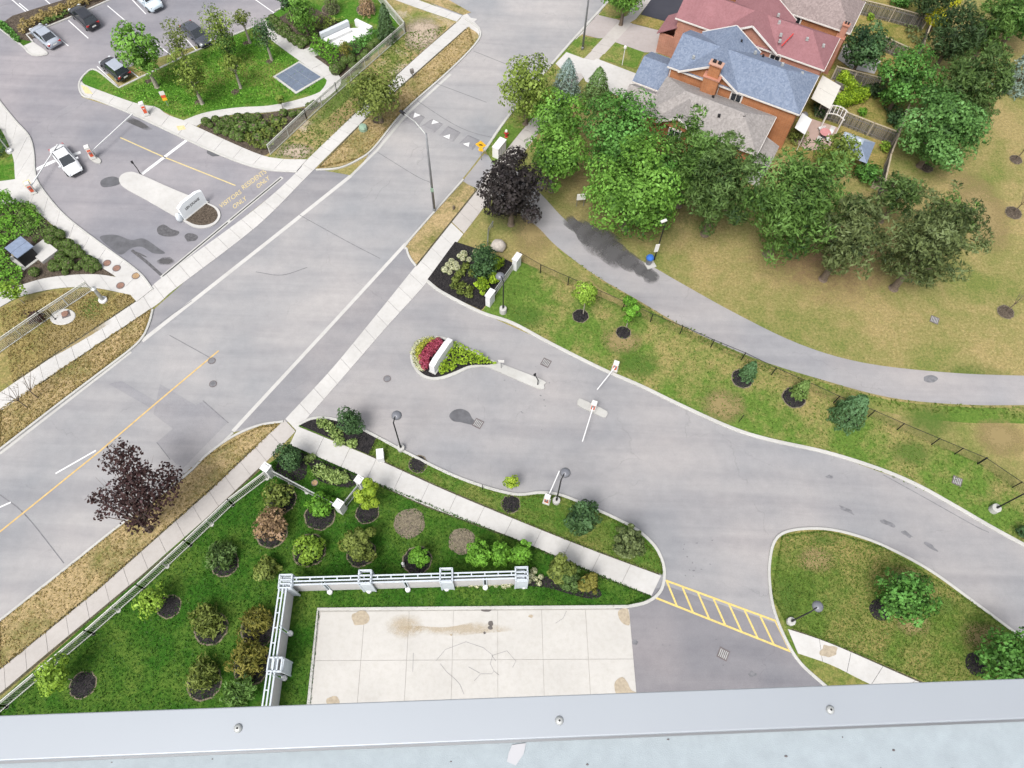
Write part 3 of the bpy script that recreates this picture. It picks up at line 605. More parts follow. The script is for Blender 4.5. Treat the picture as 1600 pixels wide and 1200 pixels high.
kerb([(397, 42, 1), (300, 83, 1), (186, 138, 1), (150, 110), (133, 117), (124, 133), (130, 150), (150, 156), (205, 178), (280, 213), (330, 236), (380, 256), (420, 266), (464, 269)], wd=0.22)
kerb([(-30, 117), (0, 159), (24, 189), (46, 214), (53, 240), (55, 268), (63, 291), (101, 337), (161, 384), (216, 425), (239, 453)], wd=0.22)
kerb([(0, 45), (36, 73), (44, 82), (54, 87), (70, 86, 1), (75, 83)], wd=0.2); kerb(sharp([(52, 66), (42, 55), (75, 42), (112, 27), (184, -5)]), wd=0.2)
sheet('lot_pad', [(36, 73, 1), (52, 66, 1), (75, 83), (66, 88), (52, 87), (42, 81)], 0.09, M['conc'])
sheet('corner_pavement', sharp([(720, 28), (728, 20), (750, 44), (748, 60), (735, 50)]), 0.052, M['conc'])
kerb(sharp([(430, 18), (470, 0), (520, -30)]), wd=0.2)
# concrete gutters level with the road
line('gutter', [(222, 533), (425, 373), (548, 275)], 0.42, 0.016, M['conc'])
line('gutter', [(364, 674), (510, 516), (634, 381)], 0.36, 0.020, M['conc'])
line('gutter', [(548, 275), (590, 234), (636, 178), (704, 116)], 0.3, 0.016, M['kerb'])
line('gutter', [(634, 381), (724, 281)], 0.25, 0.016, M['kerb'])
line('gutter', [(364, 676), (285, 750), (0, 974)], 0.2, 0.016, M['kerb'])
line('gutter', [(0, 709), (205, 550)], 0.25, 0.016, M['kerb'])
line('gutter', [(760, 236), (882, 82), (947, 8)], 0.3, 0.016, M['kerb'])

# concrete pad with slabs
pad = sheet('concrete_pad', sharp([(498, 953), (985, 949), (998, 1087), (1008, 1250), (469, 1250), (482, 1105)]), 0.012, M['pad_joint'])
PC = [np.array(G(*p)[:2]) for p in ((501, 956), (983, 952), (1003, 1180), (476, 1180))]
nu, nv = 7, 4
vv = [0, 0.36, 0.72, 1.0]
for j in range(3):
    for i in range(nu):
        def P(u, v): return (PC[0] * (1 - u) + PC[1] * u) * (1 - v) + (PC[3] * (1 - u) + PC[2] * u) * v
        e = 0.0006; u0, u1, v0, v1 = i / nu + e, (i + 1) / nu - e, vv[j] + e * 2, vv[j + 1] - e * 2
        mb = MB(); mb.prism([P(u0, v0), P(u1, v0), P(u1, v1), P(u0, v1)], 0.0, 0.05 + rnd.uniform(-.003, .003)); fixn(mb.build('slab', M['conc_pad'], pad))
def stain(pts, mat, parent, z, name='stain'): return sheet(name, pts, z, M[mat], parent)
def blob(cx, cy, rx, ry, mat, parent, z, name='stain', j=0.2, n=12, rot=0.0):
    pts = []
    for k in range(n):
        t = 2 * math.pi * k / n; q = 1 + rnd.uniform(-j, j); x = rx * q * math.cos(t); y = ry * q * math.sin(t)
        pts.append((cx + x * math.cos(rot) - y * math.sin(rot), cy + x * math.sin(rot) + y * math.cos(rot)))
    return sheet(name, pts, z, M[mat], parent, n=3)
blob(1294, 1018, 13, 10, 'mud', ow, 0.117); blob(562, 966, 14, 12, 'mud', pad, 0.062); blob(521, 1097, 10, 9, 'mud', pad, 0.062)
stain([(966, 955), (980, 951), (984, 975), (976, 976), (968, 968)], 'mud', pad, 0.062); stain([(962, 1064), (972, 1058), (980, 1066), (986, 1078), (996, 1084), (966, 1086), (960, 1074)], 'mud', pad, 0.062)
stain([(590, 985), (640, 978), (700, 980), (760, 968), (790, 975), (830, 978), (800, 986), (750, 990), (690, 996), (630, 992)], 'rust_soft', pad, 0.061)
stain([(600, 960), (660, 958), (665, 998), (610, 1000)], 'rust_soft', pad, 0.0625)
for a in [(767, 974, 4, 4), (766, 981, 4, 3), (757, 989, 2, 2), (760, 953, 8, 3)]: blob(*a, 'crack', pad, 0.065)
for a in [(829, 963, 4, 2.5), (705, 992, 2, 1.5)]: blob(*a, 'mud', pad, 0.065)
for pts in [[(681, 1033), (696, 1015), (728, 1003), (755, 1012), (770, 1024), (792, 1017), (806, 1033), (801, 1043)], [(688, 1037), (698, 1050), (712, 1062), (719, 1070), (725, 1085)], [(770, 1024), (766, 1037), (772, 1049), (768, 1053), (751, 1053), (741, 1064)], [(732, 1042), (750, 1052)], [(772, 1049), (780, 1055)], [(768, 1024), (775, 1033)], [(885, 955), (880, 966), (868, 974)], [(646, 1020), (645, 1050)]]:
    line('crack', pts, 0.024, 0.063, M['seam'], pad)

# paint, patches and stains on the roads
for pts in [[(-60, 862), (0, 830), (155, 706), (342, 549)]]:
    line('centre_line', [(-60, 877), (0, 831), (155, 706), (250, 625), (342, 548)], 0.14, 0.024, M['centre_yellow'], road)
for pts in [[(87, 740), (150, 704)], [(-30, 806), (17, 785)]]: line('lane_dash', pts, 0.14, 0.024, M['white_paint'], road)
stain([(250, 600, 1), (306, 633, 1), (318, 627, 1), (356, 660, 1), (284, 734, 1), (244, 692, 1), (270, 670, 1), (240, 647, 1)], 'patch', road, 0.018, 'pavement_patch')
stain([(190, 595, 1), (246, 628, 1), (236, 638, 1), (170, 600, 1)], 'patch', road, 0.0165, 'pavement_patch')
for pts in [[(468, 336), (520, 365), (555, 384), (594, 404)], [(590, 238), (650, 275), (672, 285)], [(265, 524), (330, 560)], [(0, 773), (40, 805), (100, 880)], [(400, 425), (440, 430), (480, 418)], [(640, 150), (720, 200), (790, 220)], [(245, 691), (266, 718)], [(317, 626), (357, 661)], [(660, 560), (700, 575), (640, 560)], [(1380, 742), (1440, 775), (1520, 820), (1545, 832)], [(250, 505), (300, 470)], [(740, 80), (840, 120)], [(680, 130), (760, 160)]]:
    line('pavement_seam', pts, 0.07, 0.0215, M['seam'], road, True)
# raised speed cushions with white triangles
for k, q in enumerate([[(629, 190), (646, 174), (664, 183), (652, 200)], [(657, 198), (675, 186), (693, 194), (678, 208)], [(686, 212), (700, 197), (720, 207), (708, 222)], [(717, 224), (731, 211), (750, 219), (738, 235)]]):
    o = sheet('speed_cushion', sharp(q), 0.03, M['patch']); 
    P4 = [G(*p) for p in q]; mb = MB(); c = sum(P4, Vector()) / 4
    top = [c + (p - c) * 0.75 + Vector((0, 0, 0.10)) for p in P4]; mb.add([p + Vector((0, 0, 0.012)) for p in P4] + top, [(0, 1, 5, 4), (1, 2, 6, 5), (2, 3, 7, 6), (3, 0, 4, 7), (4, 5, 6, 7)])
    bpy.data.objects.remove(o); o = fixn(mb.build('speed_cushion', M['apron'])); tag(o, ['dark speed cushion nearest the left kerb under the street light arm', 'second dark speed cushion from the left kerb', 'third speed cushion from the left, right of the lane centre', 'dark speed cushion beside the yellow warning sign'][k], 'speed cushion', 'speed cushions across the road')
    e1 = (P4[1] - P4[0]); e2 = (P4[3] - P4[0])
    tb = MB()
    if k < 2: A, B, C = c + e2 * -.30 + e1 * .42, c + e2 * .12 + e1 * .42, c + e2 * -.09 + e1 * 0.02
    else: A, B, C = c - e1 * .46 - e2 * .2, c - e1 * .46 + e2 * .22, c - e1 * .08 + e2 * .04
    tb.add([(p.x, p.y, 0.125) for p in (A, B, C)], [(0, 1, 2)]); t3 = tb.build('painted_triangle', M['white_paint'], o)
    if t3.data.polygons[0].normal.z < 0: t3.data.flip_normals()
# crossing hatch
line('crossing_line', [(1040, 907), (1222, 974)], 0.16, 0.026, M['yellow_paint'], drive); line('crossing_line', [(1024, 934), (1238, 1019)], 0.16, 0.026, M['yellow_paint'], drive)
for k in range(8):
    a, b = (1042 + k * 24.3, 909 + k * 9.0), (1058 + k * 25.3, 948 + k * 10.1)
    line('crossing_bar', [a, b], 0.15, 0.0235, M['yellow_paint'], drive)
# visitor drive markings
vdr = bpy.data.objects['visitor_drive']
line('centre_line', [(188, 215), (255, 245), (368, 290)], 0.13, 0.016, M['pale_yellow'], vdr)
line('stop_line', [(54, 266), (84, 252), (126, 238)], 0.42, 0.016, M['white_paint'], vdr); line('stop_line', [(222, 272), (296, 216)], 0.36, 0.016, M['white_paint'], vdr)
for pts in [[(148, 140), (216, 174)][:0]]: pass
for pts in [[(74, 44), (107, 72)], [(107, 32), (138, 60)], [(168, 9), (200, 36)], [(152, 104), (187, 137)], [(205, 112), (218, 122)], [(244, 68), (272, 90)], [(205, -2), (228, 22)], [(-10, -25), (52, 28)], [(60, -10), (88, 15)], [(394, -4), (428, 20)], [(290, 60), (308, 80)], [(30, 5), (60, 30)]]:
    line('stall_line', pts, 0.12, 0.014, M['white_paint'], lot)
line('stall_line', [(150, 110), (186, 136)], 0.12, 0.014, M['white_paint'], lot)
stain([(157, 284), (165, 278), (178, 276), (188, 281), (186, 288), (172, 292), (160, 292)], 'wet', vdr, 0.02, 'wet_patch')
stain([(156, 372), (168, 367), (185, 368), (205, 375), (225, 373), (248, 388), (258, 396), (240, 396), (222, 386), (205, 388), (190, 398), (176, 390)], 'wet', vdr, 0.02, 'wet_patch')
stain([(246, 356), (256, 351), (268, 358), (280, 362), (276, 368), (262, 370), (248, 366)], 'wet2', vdr, 0.02, 'wet_patch'); blob(299, 371, 10, 6.5, 'wet2', vdr, 0.02, 'wet_patch')
stain([(208, 392), (220, 396), (230, 402), (222, 400)], 'wet2', vdr, 0.02, 'wet_patch'); stain([(250, 405), (262, 400), (276, 412), (262, 416), (240, 412)], 'wet_ragged', vdr, 0.02, 'wet_patch')
stain([(190, 178), (220, 190), (235, 200), (250, 206), (240, 208), (215, 198), (195, 188)], 'wet_ragged', vdr, 0.02, 'wet_patch'); blob(333, 239, 11, 5, 'wet', vdr, 0.02, 'wet_patch', rot=0.2)
line('pavement_seam', [(206, 391), (230, 410), (260, 437)], 0.3, 0.018, M['wet2'], vdr)
stain([(702, 650), (708, 642), (720, 639), (732, 644), (738, 654), (746, 662), (738, 664), (720, 660), (708, 658)], 'wet', drive, 0.028, 'wet_patch')
ppth = bpy.data.objects['park_path']
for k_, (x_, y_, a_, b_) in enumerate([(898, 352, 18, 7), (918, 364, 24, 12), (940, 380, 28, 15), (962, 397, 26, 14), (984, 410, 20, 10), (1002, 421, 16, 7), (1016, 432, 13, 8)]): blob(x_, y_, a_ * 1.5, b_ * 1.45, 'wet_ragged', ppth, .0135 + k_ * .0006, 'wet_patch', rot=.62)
blob(1454, 592, 11, 6, 'seam', ppth, 0.014, 'wet_patch', j=0.08)
for k in range(34):
    x, y = rnd.choice([(830, 640), (1085, 880), (1085, 880), (1020, 1020), (820, 620), (1150, 1020)]); blob(x + rnd.gauss(0, 16), y + rnd.gauss(0, 20), rnd.uniform(.6, 1.7), rnd.uniform(.5, 1.3), 'seam', drive, 0.030, 'oil_spot', j=0.4, n=7)
for a in [(1322, 797, 14, 3, .45), (1385, 817, 12, 4, .45), (1417, 835, 9, 3, .6), (1455, 855, 11, 3, .6), (1175, 1053, 6, 5, 0), (992, 1003, 4, 4, 0), (1296, 745, 5, 3, 0)]:
    blob(a[0], a[1], a[2], a[3], 'seam', drive, 0.030, 'oil_spot', j=0.35, rot=a[4])

# yellow stencilled words on the visitor drive
def words(txt, a, b, hpx, mat, z, parent, name='painted_word'):
    """flat lettering from photo point a to b on the ground"""
    cu = bpy.data.curves.new('t', 'FONT'); cu.body = txt; cu.size = 1.0; cu.align_x = 'LEFT'
    ob = bpy.data.objects.new('t', cu); COL.objects.link(ob); bpy.context.view_layer.update()
    me = bpy.data.meshes.new_from_object(ob.evaluated_get(bpy.context.evaluated_depsgraph_get())); bpy.data.objects.remove(ob)
    return me
def ground_words(txt, a, b, c, mat, parent):
    me = words(txt, a, b, 0, mat, 0, parent)
    xs = [v.co.x for v in me.vertices]; ys = [v.co.y for v in me.vertices]
    A, B, C = G(*a), G(*b), G(*c); ex = (B - A) / (max(xs) - min(xs)); ey = (C - A) / (max(ys) - min(ys))
    x0, y0 = min(xs), min(ys)
    for v in me.vertices:
        p = A + ex * (v.co.x - x0) + ey * (v.co.y - y0); v.co = (p.x, p.y, 0.018)
    me.materials.append(mat); me.update()
    o = bpy.data.objects.new('painted_word', me); COL.objects.link(o); o.parent = parent
    if len(me.polygons) and me.polygons[0].normal.z < 0: me.flip_normals()
    return o
ground_words('VISITORS', (345, 326), (378, 302), (342, 320), M['pale_yellow'], vdr)
ground_words('ONLY', (366, 327), (386, 312), (363, 321), M['pale_yellow'], vdr)
ground_words('RESIDENTS', (381, 297), (417, 270), (377, 291), M['pale_yellow'], vdr)
ground_words('ONLY', (403, 295), (422, 280), (400, 289), M['pale_yellow'], vdr)
# trench drain
td = thing('trench_drain', 'long narrow trench drain with dark slot across the visitor drive', 'drain', G(253, 433))
mb = MB(); P1, P2 = G(252, 434), G(441, 277); mb.bar(P1 + Vector((0, 0, .006)), P2 + Vector((0, 0, .006)), 0.42, 0.03); mb.build('frame', M['kerb'], td, True)
Pm1, Pm2 = P1.lerp(P2, .01), P1.lerp(P2, .5)
for s, e in ((.01, .53), (.55, .99)):
    mb = MB(); mb.bar(P1.lerp(P2, s) + Vector((0, 0, .016)), P1.lerp(P2, e) + Vector((0, 0, .016)), 0.13, 0.02); mb.build('grating', M['dark'], td, True)

# ------------------------------------------------------------------ foliage
def leaf_mesh(name, pos, nrm, size, v, mat, aspect=1.0, ax=None):
    """one folded leaf-spray quad per point"""
    n = len(pos); r = nrg.normal(size=(n, 3)); nrm = nrm / (np.linalg.norm(nrm, axis=1)[:, None] + 1e-9)
    u = np.cross(nrm, r) if ax is None else ax + r * .35 - nrm * ((ax + r * .35) * nrm).sum(1)[:, None]; u /= np.linalg.norm(u, axis=1)[:, None] + 1e-9; w_ = np.cross(nrm, u)
    s = (size * nrg.uniform(0.5, 1.5, n))[:, None]; L = s * aspect
    c = nrg.uniform(-0.25, 0.25, (n, 1))
    vs = np.stack([pos - u * L * .5, pos - w_ * s * .42 + nrm * s * c, pos + u * L * .5, pos + w_ * s * .42 + nrm * s * c], 1).reshape(-1, 3)
    me = bpy.data.meshes.new(name); me.vertices.add(4 * n); me.vertices.foreach_set('co', vs.astype(np.float32).ravel())
    me.loops.add(4 * n); me.loops.foreach_set('vertex_index', np.arange(4 * n, dtype=np.int32))
    me.polygons.add(n); me.polygons.foreach_set('loop_start', np.arange(0, 4 * n, 4, dtype=np.int32)); me.polygons.foreach_set('loop_total', np.full(n, 4, np.int32))
    me.update(calc_edges=True)
    at = me.attributes.new('v', 'FLOAT', 'FACE'); at.data.foreach_set('value', np.clip(v, 0, 1).astype(np.float32))
    me.materials.append(mat); return me

def sphere_dirs(n, up=0.0):
    d = nrg.normal(size=(n, 3)); d /= np.linalg.norm(d, axis=1)[:, None]
    if up: d[:, 2] = np.where(nrg.random(n) < up, np.abs(d[:, 2]), d[:, 2])
    return d

def crown(a, b, style, size, dens=1.0, gaps=0.0, aspect=1.0):
    """points, normals, tint of a crown with half width a and half height b, centred at the origin"""
    ab = np.array([a, a, b])
    if style == 'cone':
        n = int(dens * 9 * a * b / size ** 2); t = nrg.random(n) ** 0.75          # t: 0 tip, 1 skirt
        layers = max(5, int(b * 2 / 0.55)); tl = (np.floor(t * layers) + nrg.random(n) ** 1.6 * .9) / layers
        ph = nrg.uniform(0, 2 * math.pi, n); k = 9
        arm = 0.84 + 0.16 * np.cos(ph * k + np.floor(t * layers) * 1.7)
        rr = a * 1.1 * tl ** .62 * arm * nrg.uniform(0.55, 1.0, n) ** .6
        pos = np.stack([rr * np.cos(ph), rr * np.sin(ph), b - 2 * b * tl - 0.12 * rr], 1)
        nr = np.stack([np.cos(ph), np.sin(ph), np.full(n, 0.9)], 1) + nrg.normal(size=(n, 3)) * .45
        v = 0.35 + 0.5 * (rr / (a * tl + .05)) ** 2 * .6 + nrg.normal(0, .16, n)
        return pos, nr, v, None
    area = 4 * math.pi * ((a * a) ** 1.6 / 1 + 2 * (a * b) ** 1.6) ** (1 / 1.6) / 3 ** (1 / 1.6)
    n = int(dens * 2.1 * area / (size * size * aspect))
    if style == 'ball':
        d = sphere_dirs(n, .5); pos = d * ab * nrg.uniform(0.88, 1.04, (n, 1)); nr = d + nrg.normal(size=(n, 3)) * .45
        return pos, nr, 0.5 + nrg.normal(0, .22, n), None
    if style == 'sparse':
        nc = max(7, int(9 + a * 5)); cr = 0.34
    elif style == 'pine': nc = int(34 + a * 13); cr = 0.20
    elif style == 'column': nc = int(14 + b * 6); cr = 0.50
    else: nc = int(20 + a * 8); cr = 0.27
    cd = sphere_dirs(nc, .35)
    # spread the clumps evenly
    for _ in range(12):
        df = cd[:, None] - cd[None]; ds = np.linalg.norm(df, axis=2) + np.eye(nc); cd = cd + 0.03 * (df / ds[..., None] ** 3).sum(1); cd /= np.linalg.norm(cd, axis=1)[:, None]
    rad = nrg.uniform(0.50, 0.97, nc); 
    if style == 'sparse': rad = nrg.uniform(0.25, 0.9, nc)
    cc = cd * rad[:, None] * ab
    cs = a * cr * nrg.uniform(0.55, 1.45, nc)
    if style == 'pine': cc *= nrg.uniform(.75, 1.08, (nc, 1))
    tint = nrg.normal(0, 0.15, nc)
    wts = cs ** 2; idx = nrg.choice(nc, n, p=wts / wts.sum())
    d = sphere_dirs(n, .3); sh = nrg.uniform(0.5, 1.0, n) ** .5
    squash = np.array([1, 1, 0.8 if style != 'pine' else .65])
    pos = cc[idx] + d * (cs[idx] * sh)[:, None] * squash
    # inner leaves so that one does not see straight through
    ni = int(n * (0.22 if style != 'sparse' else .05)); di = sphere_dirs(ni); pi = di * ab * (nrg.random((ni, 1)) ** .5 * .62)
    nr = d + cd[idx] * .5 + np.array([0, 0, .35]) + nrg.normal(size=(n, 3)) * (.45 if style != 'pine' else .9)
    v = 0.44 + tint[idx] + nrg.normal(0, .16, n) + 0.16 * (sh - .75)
    pos = np.vstack([pos, pi]); nr = np.vstack([nr, di + np.array([0, 0, .3])]); v = np.r_[v, 0.26 + nrg.normal(0, .12, ni)]  # inner leaves tinted darker, putting the crown's inner shade into the colour
    axs = np.vstack([d + np.array([0, 0, .5]), di]) if style == 'pine' else None
    if gaps:
        gd = sphere_dirs(int(4 + gaps * 10)); keep = np.ones(len(pos), bool); pd = pos / ab; 
        for g in gd: keep &= np.linalg.norm(pd - g * .8, axis=1) > gaps * .55
        pos, nr, v = pos[keep], nr[keep], v[keep]; axs = axs[keep] if axs is not None else None
    return pos, nr, v, axs

def trunk_mb(hc, r, a, b, limbs=5, sink=0.0, spread=.6):
    mb = MB(); lean = Vector((rnd.uniform(-.04, .04) * hc, rnd.uniform(-.04, .04) * hc, 0))
    p1 = Vector((0, 0, hc * .45)) + lean * .5; p2 = Vector((0, 0, hc)) + lean
    mb.cyl((0, 0, -0.05), (0, 0, 0.15), r * 1.5, r * 1.08, 8, False); mb.cyl((0, 0, .15), p1, r * 1.08, r * .8, 8, False); mb.cyl(p1, p2, r * .8, r * .45, 8, False)
    mb.cyl(p2, p2 + Vector((0, 0, b * .6)), r * .45, r * .12, 6)
    for k in range(limbs):
        t = 2 * math.pi * (k + rnd.random() * .5) / limbs; s = p1.lerp(p2, rnd.uniform(.3, 1)); 
        e = p2 + Vector((math.cos(t) * a * spread, math.sin(t) * a * spread, b * rnd.uniform(-.1, .5))); q = s.lerp(e, .5) + Vector((0, 0, -.08 * b))
        mb.cyl(s, q, r * .4, r * .26, 6, False); mb.cyl(q, e, r * .26, r * .07, 6)
    return mb

def solve_box(x0, y0, x1, y1, clear, mode='tree', brat=None):
    cx, cy = (x0 + x1) / 2, (y0 + y1) / 2; zc = 3.0; a = b = 1.0
    for _ in range(12):
        c = G(cx, cy, zc); mp = MPP(c); a = (x1 - x0) / 2 * mp; hp = (y1 - y0) / 2 * mp
        ray = c - Vector((0, 0, H)); s = -ray.z / ray.length; co = math.sqrt(1 - s * s)
        if brat: b = a * brat
        else: b = math.sqrt(max(hp * hp - (a * s) ** 2, 0.01)) / max(co, .25); b = min(max(b, .65 * a), 1.7 * a)
        zc = clear + b
    return c, a, b, zc

def plant(name, label, cat, box, clear, pal, style='round', size=None, dens=1.0, group=None, brat=None, gaps=0.0, bark='bark', limbs=5, tr=None, aspect=1.0, trunk=True):
    c, a, b, zc = solve_box(*box, clear, brat=brat)
    t = thing(name, label, cat, (c.x, c.y, 0.03), rnd.uniform(0, 6.28), group)
    size = size or (0.23 if a > 2.2 else 0.18 if a > 1.2 else 0.14)
    if size > .23: size = .23
    asp = aspect if aspect != 1.0 else (2.8 if style == 'pine' else 2.2 if style == 'cone' else 1.25)
    sz = size * (0.72 if style in ('pine', 'cone') else 1)
    p, nr, v, axs = crown(a, b, style, sz, dens, gaps, asp); p[:, 2] = np.maximum(p[:, 2] + zc, 0.06)
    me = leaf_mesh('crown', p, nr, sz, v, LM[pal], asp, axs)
    o = bpy.data.objects.new('crown' if cat == 'tree' else 'foliage', me); COL.objects.link(o); o.parent = t
    if trunk:
        r = tr or (0.035 * zc + .02 * a + .02); mb = trunk_mb(zc - b * .35 if cat == 'tree' else zc * .7, r, a, b, limbs); mb.build('trunk' if cat == 'tree' else 'stem', M[bark], t, smooth=True)
    return t
tree = lambda label, box, clear, pal, style='round', name='tree', **k: plant(name, label, 'tree', box, clear, pal, style, **k)
shrub = lambda label, box, pal, style='round', name='shrub', clear=0.0, **k: plant(name, label, 'shrub', box, clear, pal, style, **k)

# --- trees of the upper lawn and street
GL = 'young trees of the upper lawn'
tree('leafy young tree with dense green crown beside the black hatchback', (183, 36, 250, 120), 1.9, 'maple2', 'round', 'young_tree', group=GL, dens=1.0, bark='bark_pale')
tree('thin grey-green slender tree left of the parked black sedan', (256, 28, 294, 98), 1.8, 'olive', 'column', 'young_tree', group=GL, dens=.42, gaps=.4, bark='bark_pale')
tree('tall slender green tree right of the parked black sedan', (318, 6, 364, 80), 2.0, 'yg', 'column', 'young_tree', group=GL, dens=.5, gaps=.35, bark='bark_pale')
tree('dark green slim tree at the lawn edge right of the black sedan', (336, 42, 366, 88), 1.6, 'pine_br', 'column', 'young_tree', group=GL, dens=.6, bark='bark_pale')
tree('yellow-green young tree above the orange-white roadside sign', (268, 80, 322, 148), 1.7, 'yg', 'round', 'young_tree', group=GL, dens=.62, gaps=.3, bark='bark_pale')
tree('sparse vase shaped young tree in the middle of the lawn', (342, 78, 382, 120), 1.9, 'yg', 'sparse', 'young_tree', group=GL, dens=.6, bark='bark_pale')
tree('small sparse tree at the top corner of the lawn by the parking kerb', (362, 12, 393, 44), 2.2, 'olive', 'sparse', 'young_tree', group=GL, dens=.55, bark='bark_pale')
tree('narrow dark tree between the lawn and the white garden path', (395, 28, 428, 76), 1.7, 'maple_dk', 'column', 'young_tree', group=GL, dens=.55, bark='bark_pale')
tree('dark green tree at the top edge left of the light green one', (430, -30, 462, 20), 2.0, 'maple_dk', 'round', 'garden_tree', dens=.8)
tree('light green tree rising behind the clipped box hedge rows', (452, -12, 492, 50), 1.0, 'maple2', 'column', 'garden_tree', dens=.9)
tree('dark upright conifer in a mulch ring on the bright garden lawn', (502, -30, 528, 16), 0.4, 'pine_grey', 'cone', 'conifer', brat=1.9, dens=.8)
tree('brown-grey conifer in a mulch ring beside the white garden bench', (556, -26, 584, 16), 0.4, 'brown', 'cone', 'conifer', brat=1.9, dens=.8)
tree('dark green conical spruce inside the iron fence corner', (584, 6, 620, 62), 0.15, 'spruce', 'cone', 'spruce_tree', dens=1.3)
tree('olive-brown round boulevard tree beside the green utility box', (544, 108, 632, 184), 1.8, 'olive', 'round', 'street_tree', dens=.95, gaps=.25, size=.24)
tree('olive-green kerbside tree left of the blue spruce', (779, 92, 868, 182), 2.0, 'yg', 'round', 'street_tree', dens=.9, gaps=.22, size=.26)
tree('green tree at the top edge over the front walk', (942, -40, 1014, 20), 2.2, 'maple2', 'round', 'street_tree', dens=.9)
tree('blue-grey spruce between kerbside tree and white driveway', (860, 90, 912, 152), 0.2, 'blue', 'cone', 'blue_spruce', dens=1.3)
tree('grey-green conifer right of the blue spruce by the driveway', (906, 102, 962, 164), 0.3, 'pine', 'cone', 'conifer', dens=1.3)
# --- grove between path and houses
tree('yellow-green maple in front of the blue spruce', (832, 142, 918, 218), 2.6, 'maple2', name='maple_tree', dens=1.1)
tree('bright green round maple left of the park notice board', (818, 192, 916, 292), 2.0, 'maple2', name='maple_tree', dens=1.15)
tree('green maple below the white driveway, behind the big front maple', (900, 146, 1036, 262), 2.4, 'maple', name='maple_tree', dens=1.15)
tree('big bright green maple beside the path, left of the lamp post', (914, 214, 1072, 366), 2.0, 'maple2', name='maple_tree', dens=1.2, size=.32)
tree('bright green pine touching the grey bungalow roof', (1026, 176, 1140, 318), 1.8, 'pine_br', 'pine', 'pine_tree', dens=1.0)
tree('wide green pine in the middle of the grove below the bungalow', (1066, 206, 1196, 372), 1.4, 'pine', 'pine', 'pine_tree', dens=1.0)
tree('large deep green pine at the centre right of the grove', (1158, 222, 1326, 412), 1.6, 'pine_br', 'pine', 'pine_tree', dens=1.05, size=.33)
tree('greyish brown-green pine above the needle litter', (1268, 288, 1396, 446), 1.6, 'pine_grey', 'pine', 'pine_tree', dens=.9, gaps=.2)
tree('ragged dark pine at the right end of the grove', (1384, 286, 1528, 470), 1.2, 'pine_grey', 'pine', 'pine_tree', dens=.85, gaps=.36)
tree('green pine tip at the upper right of the ragged pine', (1446, 300, 1526, 372), 2.4, 'pine_br', 'pine', 'pine_tree', dens=.8, gaps=.2)
tree('leafy maple filling the gap behind the big front maple and pines', (986, 236, 1074, 330), 1.6, 'maple', name='maple_tree', dens=1.0)
tree('green pine crown between the gazebo and the ragged pine', (1368, 262, 1448, 340), 2.0, 'pine', 'pine', 'pine_tree', dens=.8, gaps=.2)
tree('light green small tree beside the grey-blue gazebo', (1278, 206, 1342, 274), 1.4, 'yg', 'round', 'garden_tree', dens=.9, size=.22)
tree('solitary round bright green maple on the dry park grass', (1410, 144, 1542, 262), 1.6, 'maple_br', name='maple_tree', dens=1.25, size=.30)
# --- back yards
tree('dark green round tree behind the pink-roofed house', (1318, 34, 1388, 110), 1.6, 'maple_dk', name='garden_tree', dens=1.2)
tree('green tree spreading over the yard behind the blue house', (1372, 78, 1466, 166), 1.6, 'maple', name='garden_tree', dens=1.1)
tree('tall olive pine right of the back yard fences', (1472, 56, 1582, 190), 2.0, 'pine', 'pine', 'pine_tree', dens=1.0)
tree('dark pine behind the yellow bush at the top right', (1446, 2, 1540, 104), 2.0, 'spruce', 'pine', 'pine_tree', dens=.9, gaps=.2)
tree('dark pine crown at the top edge over the wooden fence end', (1428, -50, 1500, 24), 2.0, 'spruce', 'pine', 'pine_tree', dens=.8)
tree('green pine at the top right edge left of the bright maple', (1520, -30, 1590, 110), 2.0, 'pine_br', 'pine', 'pine_tree', dens=.9)
tree('bright green maple at the top right corner', (1560, -50, 1660, 60), 2.0, 'maple', name='maple_tree', dens=1.1)
tree('blue-green spruce at the right edge below the corner maple', (1576, 66, 1640, 140), 0.2, 'blue', 'cone', 'blue_spruce', dens=1.2)
tree('low olive pine skirt behind the solitary maple', (1440, 128, 1500, 176), 0.6, 'olive', 'pine', 'pine_tree', dens=.7)
tree('small pine leaning over the dry park grass right of the solitary maple', (1500, 150, 1556, 200), 0.4, 'pine', 'pine', 'pine_tree', dens=.8)
shrub('bright yellow-gold bush at the end of the top fence', (1446, 14, 1486, 38), 'gold', clear=1.0)
shrub('yellow bush at the very top right of the fence', (1480, -6, 1502, 10), 'gold', clear=1.2)
shrub('dark green yard bush beside the wooden fence corner', (1386, 168, 1416, 196), 'maple_dk')
shrub('dark bush in the yard below the green spreading tree', (1352, 128, 1384, 152), 'spruce')
shrub('low light bush by the wooden fence in the gazebo yard', (1374, 220, 1392, 238), 'bright')
shrub('green bush at the bottom corner of the gazebo yard', (1336, 252, 1382, 288), 'maple')
shrub('olive flowering bush beside the bungalow patio', (1232, 198, 1262, 226), 'olive', dens=.8)
shrub('dark green creeper bush behind the pergola', (1268, 158, 1302, 182), 'spruce', brat=.6)
shrub('round green bush at the top yard fence', (1392, -14, 1428, 12), 'maple')
shrub('green bush by the brown house patio', (1354, 20, 1368, 32), 'bright')
shrub('green bush at the end of the cedar hedge', (1340, 168, 1356, 182), 'ground')
for k, (x, y) in enumerate([(1302, 166), (1308, 162), (1314, 160), (1320, 157), (1326, 156), (1332, 153), (1338, 152), (1344, 150), (1350, 149)]):
    shrub('upright bright green cedar in the lower hedge of the blue house yard', (x - 9, y - 16, x + 9, y + 12), 'cedar', 'column', 'cedar_bush', group='cedars of the lower hedge', brat=1.7, trunk=False)
